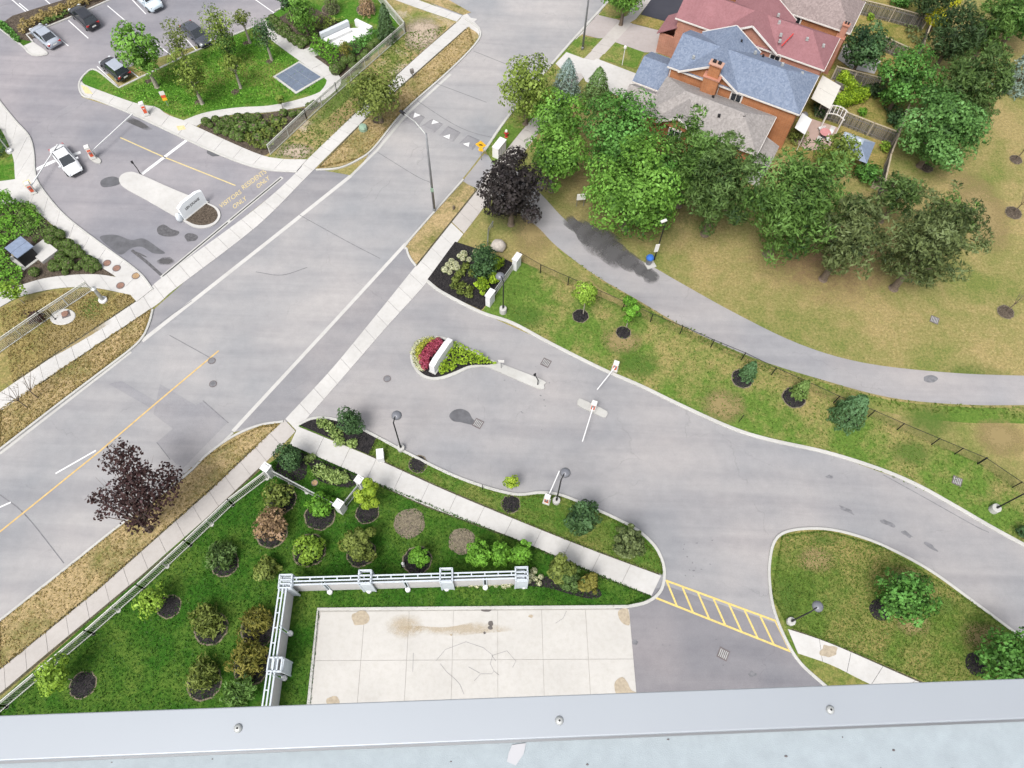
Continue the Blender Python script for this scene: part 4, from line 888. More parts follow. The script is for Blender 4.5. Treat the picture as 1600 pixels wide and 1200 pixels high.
for k, (x, y) in enumerate([(1318, 122), (1322, 128), (1326, 133), (1330, 138), (1334, 143)]):
    shrub('upright bright green cedar in the short hedge beside the garden bench', (x - 9, y - 16, x + 9, y + 12), 'cedar', 'column', 'cedar_bush', group='cedars of the upper hedge', brat=1.5, trunk=False)
# --- dark leaved trees
tree('almost black purple-leaved plum tree beside the park path', (748, 232, 852, 352), 1.4, 'purple', name='plum_tree', dens=1.15, size=.27)
def purple_maple():
    base = G(236, 830); t = thing('purple_maple', 'open purple-leaved maple leaning over the road from the dry verge', 'tree', (base.x, base.y, .05))
    top = 5.6; P = []; Nn = []; V = []; mb = MB()
    mb.cyl((0, 0, 0), (0, 0, 1.4), .16, .13); 
    for (px, py, z, r) in [(188, 705, 6.5, 1.2), (197, 728, 6.4, 1.3), (176, 722, 6.2, 1.1), (207, 712, 6.4, .8), (222, 748, 6.6, 1.2), (245, 740, 5.8, .6), (258, 728, 5.4, .5), (264, 752, 5.2, 1.1), (272, 742, 5.0, .8), (262, 770, 5.2, 1.2), (180, 770, 6.0, 1.2), (160, 776, 5.6, .8), (145, 779, 5.4, .55), (190, 785, 6.0, 1.3), (168, 795, 5.2, .8), (155, 806, 4.8, .5), (205, 800, 5.4, 1.2), (216, 776, 6.2, 1.2), (228, 800, 5.0, 1.2), (235, 818, 4.0, .8), (240, 785, 5.6, 1.3), (212, 820, 4.2, .8), (205, 760, 6.6, 1.0), (206, 742, 6.5, 1.1), (196, 750, 6.4, .9), (232, 762, 6.2, 1.1), (225, 732, 6.4, .7)]:
        g = G(px, py, z) - Vector((base.x, base.y, 0)); mid = Vector((g.x * .4, g.y * .4, 1.4 + (z - 1.4) * .55))
        mb.cyl((0, 0, 1.2), mid, .07, .045, 5, False); mb.cyl(mid, g, .045, .012, 5)
        n = int(60 * r * r / .06 * .12); d = sphere_dirs(n, .3); P.append(np.array(g) + d * (r * nrg.random((n, 1)) ** .4) * np.array([1, 1, .6])); Nn.append(d * .5 + np.array([0, 0, .7]) + nrg.normal(size=(n, 3)) * .4); V.append(.4 + nrg.normal(0, .2, n))
    for (px, py) in [(222, 712), (232, 716), (240, 712), (150, 746), (160, 748), (215, 700)]:
        g = G(px, py, 6.2) - Vector((base.x, base.y, 0)); mb.cyl((0, 0, 1.4), (g.x * .5, g.y * .5, 4.2), .035, .02, 4, False); mb.cyl((g.x * .5, g.y * .5, 4.2), g, .02, .006, 4)
    mb.build('trunk', M['bark'], t)
    o = bpy.data.objects.new('crown', leaf_mesh('crown', np.vstack(P), np.vstack(Nn), .2, np.concatenate(V), LM['maroon'], 1.2)); COL.objects.link(o); o.parent = t
purple_maple()
def bare_tree(label, bx, by, tips, h):
    base = G(bx, by); t = thing('bare_sapling', label, 'tree', (base.x, base.y, .04)); mb = MB()
    mb.cyl((0, 0, 0), (0, 0, h * .45), .06, .045, 6)
    for px, py in tips:
        g = G(px, py, h) - Vector((base.x, base.y, 0)); q = Vector((g.x * .35, g.y * .35, h * .62))
        mb.cyl((0, 0, h * .42), q, .035, .025, 5, False); mb.cyl(q, g, .025, .008, 5)
        for _ in range(4):
            e = q.lerp(g, rnd.uniform(.3, .9)); mb.cyl(e, e + Vector((rnd.uniform(-.5, .5), rnd.uniform(-.5, .5), rnd.uniform(.2, .6))), .012, .004, 4)
    mb.build('branches', M['bark'], t)
bare_tree('leafless sapling on the left verge close to the picture edge', 43, 637, [(12, 600), (0, 612), (22, 604), (4, 625), (28, 598), (14, 618)], 3.2)
bare_tree('leafless sapling on the left verge nearer the road corner', 60, 622, [(45, 590), (36, 596), (56, 588), (28, 570), (48, 575)], 3.0)
for lab, b, x, y in (('bare sapling staked in the park near the right edge, upper', (1587, 250), 1606, 232), ('bare sapling staked in the park near the right edge, middle', (1583, 333), 1600, 316), ('bare sapling staked in the park near the right edge, lowest', (1571, 488), 1598, 462)):
    bare_tree(lab, b[0], b[1], [(x, y), (x + 8, y - 6), (x - 2, y - 9), (x + 5, y + 4)], 3.2)

# --- young trees and shrubs of the entrance
tree('bright green sapling in a round mulch ring left of its twin', (898, 438, 936, 482), 2.0, 'bright', 'sparse', 'sapling', dens=1.0, bark='bark_pale', tr=.05, limbs=3, brat=1.25)
tree('grey-green sapling in a round mulch ring by the chain-link fence', (970, 456, 1004, 510), 1.5, 'ground', 'sparse', 'sapling', dens=1.3, bark='bark_pale', tr=.05, limbs=3, brat=1.7)
shrub('small dark conical cedar leaning out of the first black mulch ring', (1158, 560, 1188, 594), 'maple_dk', 'cone', 'cedar_bush', brat=1.6, dens=1.4)
shrub('small green conical cedar in the second black mulch ring', (1240, 586, 1270, 626), 'box', 'cone', 'cedar_bush', brat=1.6, dens=1.4)
shrub('largest blue-green conical evergreen beside the chain-link fence', (1306, 610, 1366, 664), 'maple_dk', 'cone', 'cedar_bush', brat=1.3, dens=1.5)
shrub('dark columnar evergreen in the corner bed by the drive kerb', (532, 632, 564, 688), 'maple_dk', 'column', 'columnar_shrub', dens=1.3, brat=2.3)
shrub('dark columnar evergreen beside the white gate pillar', (436, 688, 470, 744), 'maple_dk', 'column', 'columnar_shrub', dens=1.3, brat=2.3)
for b in [(494, 652, 514, 670), (506, 658, 526, 676), (514, 666, 536, 686), (520, 680, 540, 698), (540, 686, 560, 700)]:
    shrub('pale variegated hosta clump beside the columnar evergreen in the corner bed', b, 'hosta', 'round', 'hosta', group='hostas of the corner bed', brat=.5, trunk=False, dens=.9)
for b in [(488, 722, 514, 748), (500, 728, 528, 756), (514, 734, 542, 758), (528, 738, 548, 756), (474, 708, 494, 724)]:
    shrub('pale variegated hosta clump along the walkway beside the gate bed', b, 'hosta', 'round', 'hosta', group='hostas of the gate bed', brat=.5, trunk=False, dens=.9)
shrub('green shrub in mulch just inside the gate pillar', (410, 750, 456, 796), 'olive', 'round', dens=.9)
tree('lime-green small tree beside the second gate pillar', (552, 748, 596, 796), .8, 'lime', 'sparse', 'sapling', dens=1.3, bark='bark_pale', tr=.06)
shrub('withered pink-brown shrub on the yard lawn', (396, 790, 452, 846), 'brown', 'round', dens=.9)
shrub('leafy green shrub below the gate fence', (474, 768, 526, 814), 'ground', 'sparse', dens=1.5)
shrub('pale green fern-like shrub in the mulch ring right of the withered one', (458, 830, 508, 878), 'bright', 'sparse', dens=1.4)
shrub('olive shrub with bare twigs in the centre of the yard', (536, 822, 590, 878), 'olive', 'sparse', dens=1.5)
shrub('dark olive pine shrub left of the centre of the yard', (318, 842, 374, 894), 'pine', 'pine', dens=1.1)
shrub('yellow-green spirea against the corner of the screen wall', (390, 864, 440, 910), 'olive', 'sparse', dens=1.4)
shrub('small bright green shrub in a ring behind the screen wall', (636, 852, 672, 890), 'ground', 'sparse', dens=1.4)
shrub('olive mugo pine shrub on the left yard lawn', (292, 942, 354, 996), 'olive', 'pine', dens=1.2)
shrub('golden brown pine shrub beside the screen wall', (372, 944, 428, 996), 'rust', 'pine', dens=1.0, gaps=.25)
shrub('rusty olive pine shrub second along the screen wall', (354, 1002, 420, 1054), 'rust', 'pine', dens=1.0, gaps=.25)
shrub('dark olive pine shrub lowest on the left yard lawn', (284, 1024, 346, 1082), 'olive', 'pine', dens=1.1)
shrub('green pine shrub at the foot of the screen wall by the ledge', (342, 1058, 402, 1106), 'pine_br', 'pine', dens=1.1)
tree('pale sapling leaning from its ring by the iron fence', (206, 918, 266, 956), .8, 'bright', 'sparse', 'sapling', dens=.8, bark='bark_pale', tr=.04)
tree('pale sapling over the iron fence near the left ledge', (52, 1022, 116, 1090), .8, 'bright', 'sparse', 'sapling', dens=.9, bark='bark_pale', tr=.04)
tree('spindly pale sapling in a ring on the strip beside the drive', (786, 728, 814, 780), .4, 'lime', 'sparse', 'sapling', dens=.7, bark='bark_pale', tr=.04)
for b, l_ in [((728, 840, 770, 890), 'dense green shrub behind the screen wall, leftmost of three beside the grey ring'), ((762, 838, 802, 892), 'dense green shrub behind the screen wall, middle of three'), ((796, 842, 836, 888), 'dense green shrub behind the right end tower of the screen wall')]:
    shrub(l_, b, 'ground', 'round', group='shrubs behind the screen wall', dens=1.1)
for k, b in enumerate([(848, 864, 896, 922), (876, 878, 916, 932), (900, 888, 938, 936)]):
    shrub(['olive shrub right of the screen wall end', 'dark olive shrub between two others by the walkway', 'orange-tinted shrub at the lawn tip by the walkway'][k], b, ['olive', 'pine', 'rust'][k], 'sparse', dens=1.7)
shrub('round bluish green shrub on the strip lawn near the lamp', (886, 780, 938, 840), 'maple_dk', 'round', dens=1.2)
shrub('round pale green shrub on the strip lawn near the crossing', (956, 820, 1008, 876), 'pine_grey', 'round', dens=1.2)
tree('round green tree with a mulch ring in the middle of the oval lawn', (1368, 892, 1462, 974), 1.2, 'maple', name='small_maple', dens=1.15, size=.22, brat=.9)
tree('green tree with a mulch ring at the right edge of the oval lawn', (1530, 990, 1640, 1082), 1.2, 'maple', name='small_maple', dens=1.15, size=.22, brat=.9)
shrub('green shrub at the picture edge beside the drive kerb', (1590, 818, 1614, 844), 'maple_dk', 'round')
shrub('tall grey-green pyramid shrub in the entrance bed', (734, 378, 776, 440), 'maple_dk', 'column', 'shrub', dens=1.2)
shrub('yellow-green leafy shrub in the entrance bed beside the pillar', (758, 398, 788, 424), 'cedar', dens=1.1)
shrub('yellow-green leafy shrub in the entrance bed near the lamp', (742, 432, 766, 460), 'cedar', dens=1.1)
shrub('yellow-green shrub below the lamp head in the entrance bed', (762, 424, 782, 446), 'cedar', dens=1.1)
for x, y in [(712, 437), (722, 445), (734, 452), (722, 425), (728, 416), (720, 456), (732, 460), (738, 426), (710, 446), (716, 430)]:
    shrub('small yellowish perennial clump in the entrance bed', (x - 7, y - 6, x + 7, y + 6), 'olive', 'round', 'perennial', group='perennials of the entrance bed', brat=.7, trunk=False)
fl = None
for x, y in [(695, 424), (700, 416), (706, 421), (712, 415), (706, 411), (718, 402), (725, 400), (723, 407), (703, 428), (714, 421), (742, 396), (733, 408)]:
    g = G(x, y)
    if fl is None:
        fl = thing('white_flower', 'white hydrangea bloom clump on the black entrance mulch', 'flower', g, 0, 'white blooms of the entrance bed')
        p, nr, v, _a = crown(.36, .22, 'ball', .12); p[:, 2] += .36; me = leaf_mesh('bloom', p, nr, .12, v, LM['white']); o = bpy.data.objects.new('bloom', me); COL.objects.link(o); o.parent = fl
        p, nr, v, _a = crown(.34, .16, 'ball', .13, .6); p[:, 2] += .2; me = leaf_mesh('leaves', p, nr, .13, v, LM['box']); o = bpy.data.objects.new('leaves', me); COL.objects.link(o); o.parent = fl
    else: dup(fl, g, rnd.uniform(0, 6), rnd.uniform(.7, 1.15))
for x, y in [(735, 914), (745, 916), (752, 912), (765, 912), (780, 910), (788, 916), (795, 913), (802, 910), (830, 900), (836, 905), (845, 902), (842, 912), (826, 908), (775, 915), (716, 914), (834, 893)]:
    dup(fl, G(x, y, .08), rnd.uniform(0, 6), rnd.uniform(.55, .9), 'white bloom clump at the foot of the screen wall', 'white blooms along the screen wall')
tree('pale sapling beside the branch walk at the left edge', (0, 436, 40, 476), .8, 'bright', 'sparse', 'sapling', dens=.7, bark='bark_pale', tr=.04)
tree('small green sapling at the left edge by the entry walk', (-14, 296, 18, 322), 1.0, 'ground', 'sparse', 'sapling', dens=.8, bark='bark_pale', tr=.04)
tree('thin rusty sapling in the leafy bank below the white bench', (531, 62, 548, 92), .4, 'rust', 'column', 'sapling', dens=.7, tr=.04)
tree('thin green sapling at the edge of the upper lawn by the curved path', (430, 148, 446, 166), .5, 'yg', 'sparse', 'sapling', dens=.7, tr=.03)
shrub('dark twiggy bush under the left iron fence', (36, 484, 72, 506), 'maroon', 'sparse', dens=.35, brat=.6)
orn = thing('garden_ornament', 'small white upright ornament beside the ring behind the screen wall', 'ornament', G(631, 884)); mb = MB(); mb.lathe((0, 0, 0), [(.16, 0), (.12, .1), (.09, .5), (.14, .8), (.06, .95)], 10); mb.build('figure', M['stucco'], orn); mb = MB(); mb.box((0, 0, .03), (.4, .4, .06)); mb.build('base', M['kerb'], orn)
# boxwood balls
def balls(pts, label, group, name='boxwood'):
    first = None
    for x, y, r in pts:
        g = G(x, y + r * .6); rm = r * 1.0 * MPP(g)
        if first is None:
            first = thing(name, label, 'shrub', g, 0, group); first_r = rm
            p, nr, v, _a = crown(rm, rm * .85, 'ball', .13, 1.0); p[:, 2] += rm * .8; p = p[p[:, 2] > 0]; 
            p, nr, v, _a = crown(rm, rm * .85, 'ball', .13, 1.0); p[:, 2] = np.maximum(p[:, 2] + rm * .8, .03)
            o = bpy.data.objects.new('foliage', leaf_mesh('foliage', p, nr, .13, v, LM['box'], 1.2)); COL.objects.link(o); o.parent = first
            mb = MB(); mb.lathe((0, 0, 0), [(rm * .5, .02), (rm * .86, rm * .5), (rm * .86, rm * .95), (rm * .55, rm * 1.4), (rm * .1, rm * 1.55)], 10); mb.build('inner_twigs', M['bark'], first)
        else: dup(first, g, rnd.uniform(0, 6), rm / first_r * rnd.uniform(.92, 1.08))
balls([(85, 361, 10), (97, 366, 8), (84, 371, 11), (95, 381, 8), (110, 381, 9), (101, 390, 6), (111, 393, 7), (122, 387, 7), (98, 400, 9), (119, 397, 7), (129, 396, 7), (140, 404, 8), (149, 410, 8), (110, 411, 11), (131, 411, 7), (123, 417, 6), (93, 416, 7), (85, 411, 6), (140, 417, 7), (155, 416, 6), (57, 424, 8), (104, 425, 5), (146, 422, 5), (84, 418, 6)], 'clipped boxwood ball in the brown bed beside the visitor walk', 'boxwood balls of the left bed')
balls([(323, 190, 7), (338, 186, 6), (348, 194, 8), (356, 188, 7), (364, 192, 7), (374, 184, 8), (381, 198, 12), (342, 203, 7), (355, 206, 7), (368, 210, 9), (330, 196, 5), (376, 214, 8), (396, 186, 7), (388, 182, 6), (358, 198, 6), (368, 200, 6)], 'clipped boxwood ball in the bed under the curved garden path', 'boxwood balls of the fence bed')
balls([(425, 38, 6), (432, 43, 6), (438, 49, 6), (446, 54, 6), (451, 56, 5), (456, 61, 6), (463, 66, 6), (471, 71, 6), (427, 29, 6), (432, 33, 6), (439, 38, 6), (446, 42, 6), (451, 48, 6), (458, 55, 6), (463, 60, 6), (470, 60, 6), (477, 65, 7)], 'clipped boxwood ball in the hedge rows beside the garden path', 'boxwood balls of the hedge rows')
balls([(526, 108, 10), (533, 104, 9), (549, 92, 8), (560, 102, 6), (570, 88, 7), (580, 72, 7), (588, 66, 7), (552, 103, 7), (563, 92, 6), (541, 95, 8), (572, 82, 5)], 'clipped round shrub behind the iron fence below the white bench', 'round shrubs behind the iron fence')
balls([(484, 166, 6), (492, 162, 6), (470, 176, 6), (458, 178, 6), (444, 176, 7), (434, 190, 8), (424, 205, 8), (412, 196, 8), (405, 215, 8), (418, 224, 7), (398, 200, 9), (404, 182, 7)], 'leafy low shrub in the fence bed near the iron fence', 'low shrubs of the fence bed', 'low_shrub')
def mass(name, label, pts, h, pal, dens, size=.2, cat='ground cover'):
    """a bank of ground-cover leaves over a bed outline"""
    pl = np.array([np.array(G(x, y)[:2]) for x, y in pts]); lo, hi = pl.min(0), pl.max(0)
    n = int((hi - lo).prod() * dens * 40); q = nrg.uniform(lo, hi, (n, 2)); ins = np.zeros(n, bool); j = len(pl) - 1
    for i in range(len(pl)):
        c = ((pl[i, 1] > q[:, 1]) != (pl[j, 1] > q[:, 1])) & (q[:, 0] < (pl[j, 0] - pl[i, 0]) * (q[:, 1] - pl[i, 1]) / (pl[j, 1] - pl[i, 1] + 1e-9) + pl[i, 0]); ins ^= c; j = i
    q = q[ins]; n = len(q); ph = nrg.uniform(0, 6.28, 4)
    z = h * (.55 + .22 * np.sin(q[:, 0] * 1.9 + ph[0]) * np.cos(q[:, 1] * 2.3 + ph[1]) + .15 * np.sin(q[:, 0] * 4.1 + q[:, 1] * 3.3)) * nrg.uniform(.6, 1.1, n) + .06
    nr = np.stack([nrg.normal(0, .5, n), nrg.normal(0, .5, n), np.ones(n)], 1)
    c = q.mean(0); t = thing(name, label, cat, (c[0], c[1], 0)); p = np.stack([q[:, 0] - c[0], q[:, 1] - c[1], z], 1)
    o = bpy.data.objects.new('foliage', leaf_mesh('foliage', p, nr, size, .45 + nrg.normal(0, .2, n), LM[pal], 1.3)); COL.objects.link(o); o.parent = t; o['kind'] = 'stuff'; return t
mass('ground_cover', 'bright green leafy ground cover filling the left bed', [(-40, 322), (40, 318), (56, 324), (72, 345), (60, 362), (48, 372), (20, 380), (10, 390), (22, 412), (40, 425), (34, 448), (10, 455), (-40, 470)], .9, 'ground', 1.6)
mass('juniper_bank', 'darker clipped juniper mound beside the white walk and utility boxes', [(36, 322), (52, 322), (74, 347), (86, 358), (76, 372), (60, 384), (46, 372), (30, 345)], 1.2, 'box', 1.8, .16)
mass('hydrangea_bank', 'broad green leafy bank below the white garden bench', [(488, 70), (503, 62), (525, 76), (536, 74), (530, 100), (522, 108), (505, 98), (484, 86)], 1.3, 'ground', 1.7)
mass('hydrangea_bank', 'green leafy bank right of the white bench along the fence', [(536, 78), (582, 52), (598, 54), (590, 66), (566, 82), (546, 96)], 1.2, 'maple', 1.7)
mass('hedge_row', 'dense clipped hedge behind the boxwood ball rows', [(444, 30), (456, 24), (500, 58), (488, 70), (470, 60)], 1.2, 'box', 2.0, .15)
mass('rose_bank', 'reddish green shrub bank behind the white bench', [(478, 34), (505, 30), (540, 34), (505, 54), (490, 52)], 1.0, 'yg', 1.2)
mass('grass_border', 'tall tan ornamental grass border along the parking bay', [(34, 58), (60, 40), (110, 22), (180, -8), (165, -22), (110, 6), (60, 26), (30, 44)], 1.0, 'dryblade', 1.5, .24)
mass('low_hedge', 'dark green low hedge along the parking bed', [(60, 36), (110, 18), (120, 22), (75, 42)], .8, 'box', 1.5, .2)
mass('juniper_bed', 'dark green juniper patch at the far left parking bed', [(-20, 36), (8, 36), (34, 62), (30, 70), (0, 46)], .7, 'maple', 1.5, .2)
mass('shrub_bank', 'loose green shrubs at the lower end of the fence bed', [(396, 200), (418, 190), (440, 185), (452, 196), (424, 236), (404, 238), (380, 224)], 1.1, 'olive', 1.4)
mass('yard_planting', 'tangled dark planting along the back yard fence', [(1368, 100), (1392, 110), (1404, 160), (1386, 190), (1376, 170)], 1.0, 'spruce', 1.0)
mass('yard_planting', 'low green planting beside the top wooden fence', [(1404, 26), (1430, 30), (1446, 60), (1436, 84), (1416, 60)], .8, 'pine_grey', 1.0)
mass('left_edge_bush', 'dark green bush at the left edge beside the walk', [(-30, 196), (4, 205), (16, 232), (8, 250), (-30, 250)], 1.4, 'maple_dk', 1.6)

# ------------------------------------------------------------------ islands and signs
def island(name, pts, mat, ht=0.14):
    pl = path(pts, True, 6); mb = MB(); mb.prism(pl, -0.02, ht); o = fixn(mb.build(name, mat)); return struct(o)
island('entrance_island', [(641, 555), (646, 540), (656, 530), (672, 526), (695, 528), (718, 540), (745, 551), (775, 566), (846, 594), (850, 602), (842, 608), (775, 580), (758, 574), (735, 576), (712, 586), (692, 593), (672, 594), (655, 586), (644, 571)], M['kerb'])
sheet('island_soil', [(645, 555), (650, 541), (659, 533), (674, 529), (693, 531), (715, 543), (742, 554), (770, 567), (764, 571), (735, 572), (710, 582), (690, 589), (673, 590), (658, 583), (648, 569)], 0.15, M['mulch'])
island('visitor_island', [(187, 284), (190, 275), (202, 270), (218, 273), (270, 296), (322, 317), (340, 326), (345, 338), (338, 350), (322, 357), (304, 356), (286, 346), (230, 314), (196, 295)], M['conc'])
sheet('island_mulch', [(290, 345, 1), (322, 319, 1), (336, 327), (341, 338), (335, 348), (321, 353), (305, 352)], 0.15, M['mulch_brown'])
island('barrier_island', [(902, 630), (904, 625), (910, 625), (944, 641), (949, 646), (947, 651), (941, 652), (906, 636)], M['kerb'])
island('gate_island', [(138, 240), (142, 236), (150, 244), (158, 251), (157, 256), (149, 255), (140, 248)], M['kerb'])

# flower planting of the entrance island
def bloom_row(name, label, pts, pal, r, h, group):
    for x, y in pts:
        g = G(x + rnd.uniform(-1, 1), y + rnd.uniform(-1, 1), .15); t = thing(name, label, 'flower', g, 0, group)
        p, nr, v, _a = crown(r, h, 'ball', .11, 1.0); p[:, 2] = np.maximum(p[:, 2] + h * .9, .02)
        o = bpy.data.objects.new('blossoms', leaf_mesh('blossoms', p, nr, .11, v, LM[pal])); COL.objects.link(o); o.parent = t
bloom_row('white_flower', 'low white flower clump edging the entrance island', [(648, 560), (646, 553), (648, 546), (651, 540), (656, 536), (662, 532), (669, 531), (676, 531), (650, 566), (653, 572), (657, 576), (660, 578), (684, 532), (655, 566)], 'white', .28, .2, 'white flowers of the entrance island')
bloom_row('yellow_flower', 'yellow flower clump on the entrance island', [(654, 556), (654, 550), (657, 545), (661, 541), (667, 537), (674, 535), (656, 562)], 'yellowf', .32, .28, 'yellow flowers of the entrance island')
bloom_row('crimson_flower', 'crimson flower clump before the white entrance sign', [(661, 568), (660, 561), (664, 555), (668, 549), (672, 544), (678, 539), (685, 536), (666, 563), (671, 556), (676, 550), (682, 544), (663, 574), (688, 540), (668, 570)], 'pinkf', .36, .34, 'crimson flowers of the entrance island')
mass('yew_bank', 'bright green leafy shrubs behind the white entrance sign', [(708, 536), (720, 540), (745, 552), (768, 566), (778, 572), (758, 570), (738, 574), (718, 572), (706, 582), (690, 589), (684, 580), (696, 562), (704, 548)], .9, 'cedar', 2.2, .16)
def slab_sign(name, label, a, b, thick, h, z0=0.12, text=None, mat='stucco', rise=0.0):
    A, B = G(*a), G(*b); d = (B - A); L = d.length; rz = math.atan2(d.y, d.x); c = (A + B) / 2
    t = thing(name, label, 'sign', (c.x, c.y, z0), rz); mb = MB()
    # gently peaked top, bevelled ends
    pr = [(-L / 2, 0), (L / 2, 0), (L / 2, h * .86), (L * .30, h), (-L * .30, h), (-L / 2, h * .86)]
    vs = [(x, -thick / 2, z) for x, z in pr] + [(x, thick / 2, z) for x, z in pr]; n = 6
    mb.add(vs, [tuple(range(n)), tuple(range(2 * n - 1, n - 1, -1))] + [(i, n + i, n + (i + 1) % n, (i + 1) % n) for i in range(n)]); fixn(mb.build('panel', M[mat], t))
    mb = MB(); mb.box((0, 0, .03), (L + .2, thick + .2, .06)); mb.build('plinth', M['kerb'], t)
    return t, L
sg, L = slab_sign('entrance_sign', 'white slab entrance sign between crimson flowers and green shrubs', (676, 583), (705, 541), .55, 1.5)
sg2, L2 = slab_sign('monument_sign', 'white monument sign with dark lettering on the visitor island', (288, 344), (323, 316), .30, 2.0, mat='sign_white')
def sign_words(txt, parent, x0, x1, z0, h, y, mat):
    cu = bpy.data.curves.new('t', 'FONT'); cu.body = txt; cu.offset = .03; ob = bpy.data.objects.new('t', cu); COL.objects.link(ob); bpy.context.view_layer.update()
    me = bpy.data.meshes.new_from_object(ob.evaluated_get(bpy.context.evaluated_depsgraph_get())); bpy.data.objects.remove(ob)
    xs = [v.co.x for v in me.vertices]; ys = [v.co.y for v in me.vertices]; ax, ay = min(xs), min(ys); wx, wy = max(xs) - ax, max(ys) - ay
    for v in me.vertices: v.co = (x0 + (v.co.x - ax) / wx * (x1 - x0), y, z0 + (v.co.y - ay) / wy * h)
    me.materials.append(mat); o = bpy.data.objects.new('lettering', me); COL.objects.link(o); o.parent = parent
sign_words('LEN JOUANE', sg2, -L2 * .30, L2 * .30, .85, .46, -.155, M['dark'])
sign_words('WELCOME TO', sg2, -L2 * .2, L2 * .2, 1.12, .10, -.155, M['grey_metal'])
bpy.data.objects.remove([o for o in sg2.children if o.name.startswith('lettering')][1])
mb = MB(); mb.lathe((-L2 / 2 - .25, .25, -.1), [(.3, 0), (.36, .4), (.26, .9), (.1, 1.05)], 12); mb.build('end_finial', M['stucco_blue'], sg2, smooth=True)
# trellis pillars with rails at the entrance
def pillar(label, px, py, w_=.7, d=1.3, h=1.6, rz=0.0, name='gate_pillar'):
    g = G(px, py); t = thing(name, label, 'pillar', g, rz); mb = MB(); mb.box((0, 0, h / 2), (w_, d, h)); mb.build('shaft', M['stucco'], t)
    mb = MB(); mb.box((0, 0, h + .06), (w_ + .12, d + .12, .12)); mb.box((0, 0, h + .16), (w_ - .1, d - .1, .1), top=.7); mb.build('cap', M['stucco'], t); return t
RZ = math.radians(62)
pillar('white stone pillar beside the lamp at the drive kerb', 766, 474, .5, .95, 1.7, RZ - 1.57)
pillar('white stone pillar at the chain-link fence end', 807, 418, .5, .95, 1.7, RZ - 1.57)
pillar('white gate pillar at the sidewalk corner of the iron fence', 424, 742, .62, .62, 1.8, RZ)
pillar('white gate pillar between the iron fence pieces and lime tree', 535, 798, .62, .62, 1.8, RZ)
pillar('white gate pillar beside the walkway', 566, 760, .55, .55, 1.7, RZ)
def rail_fence(name, label, pts, h, mat, post_every=2.6, rails=(0.15, .9), pick=0.16, postw=.07, pickw=.03, posts=None, base=False, railw=.06, group=None):
    P = [G(*p) for p in pts]; t = thing(name, label, 'fence', P[0], 0, group); stations = []
    for a, b in zip(P[:-1], P[1:]):
        d = b - a; L = d.length
        for rh in rails:
            mb = MB(); mb.bar(a + Vector((0, 0, h * rh)), b + Vector((0, 0, h * rh)), railw, railw); mb.build('rail', mat, t, True)
        n = max(1, int(round(L / post_every)))
        for k in range(n + 1): stations.append(a.lerp(b, k / n))
        if pick:
            mb = MB(); m = int(L / pick)
            for k in range(1, m):
                q = a.lerp(b, k / m); mb.bar(q + Vector((0, 0, h * rails[0])), q + Vector((0, 0, h * rails[-1])), pickw, pickw)
            o = mb.build('pickets', mat, t, True); o['kind'] = 'stuff'
    for q in (posts or stations):
        mb = MB(); mb.box((q.x, q.y, h / 2), (postw, postw, h)); mb.box((q.x, q.y, h + .02), (postw * 1.6, postw * 1.6, .05)); mb.build('post', mat, t, True)
        if base:
            mb = MB(); mb.cyl((q.x, q.y, .02), (q.x, q.y, .14), .20, .18, 12); mb.build('post_footing', M['kerb'], t, True)
    return t
rail_fence('iron_fence', 'pale iron fence along the near sidewalk and yard lawn', [(-60, 1168), (11, 1104), (146, 990), (225, 920), (298, 852), (364, 789), (418, 748)], 1.45, M['fence_grey'], 3.0, (0.10, .84, 1.0), .14, base=True, railw=.075)
rail_fence('iron_fence', 'pale iron fence between the two white gate pillars', [(428, 742), (533, 798)], 1.3, M['galv'], 2.0, (0.10, .84, 1.0), .14, base=True)
rail_fence('iron_fence', 'short pale iron fence from gate pillar to walkway pillar', [(540, 794), (564, 764)], 1.3, M['galv'], 1.5, (0.10, .84, 1.0), .14, base=True)
rail_fence('iron_fence', 'pale iron fence along the garden at the upper left', [(423, 242), (480, 188), (527, 146), (634, 52), (592, 2), (560, -40)], 1.5, M['fence_grey'], 2.6, (0.08, .86, 1.0), .15, railw=.07)
rail_fence('iron_fence', 'pale iron fence across the dry grass at the left edge', [(-40, 582), (0, 552), (72, 502), (144, 455)], 1.6, M['fence_grey'], 2.6, (0.08, .86, 1.0), .15, railw=.07)
rail_fence('trellis_rail', 'grey slatted rail between the two white pillars', [(769, 468), (803, 420)], 1.2, M['galv'], 3.0, (.1, .5, .9), .12, base=False)
rail_fence('walk_rail', 'thin dark guard rail beside the boulder under the plum tree', [(762, 386), (763, 366), (770, 355)], .9, M['grey_metal'], 1.5, (.5, 1.0), 0)
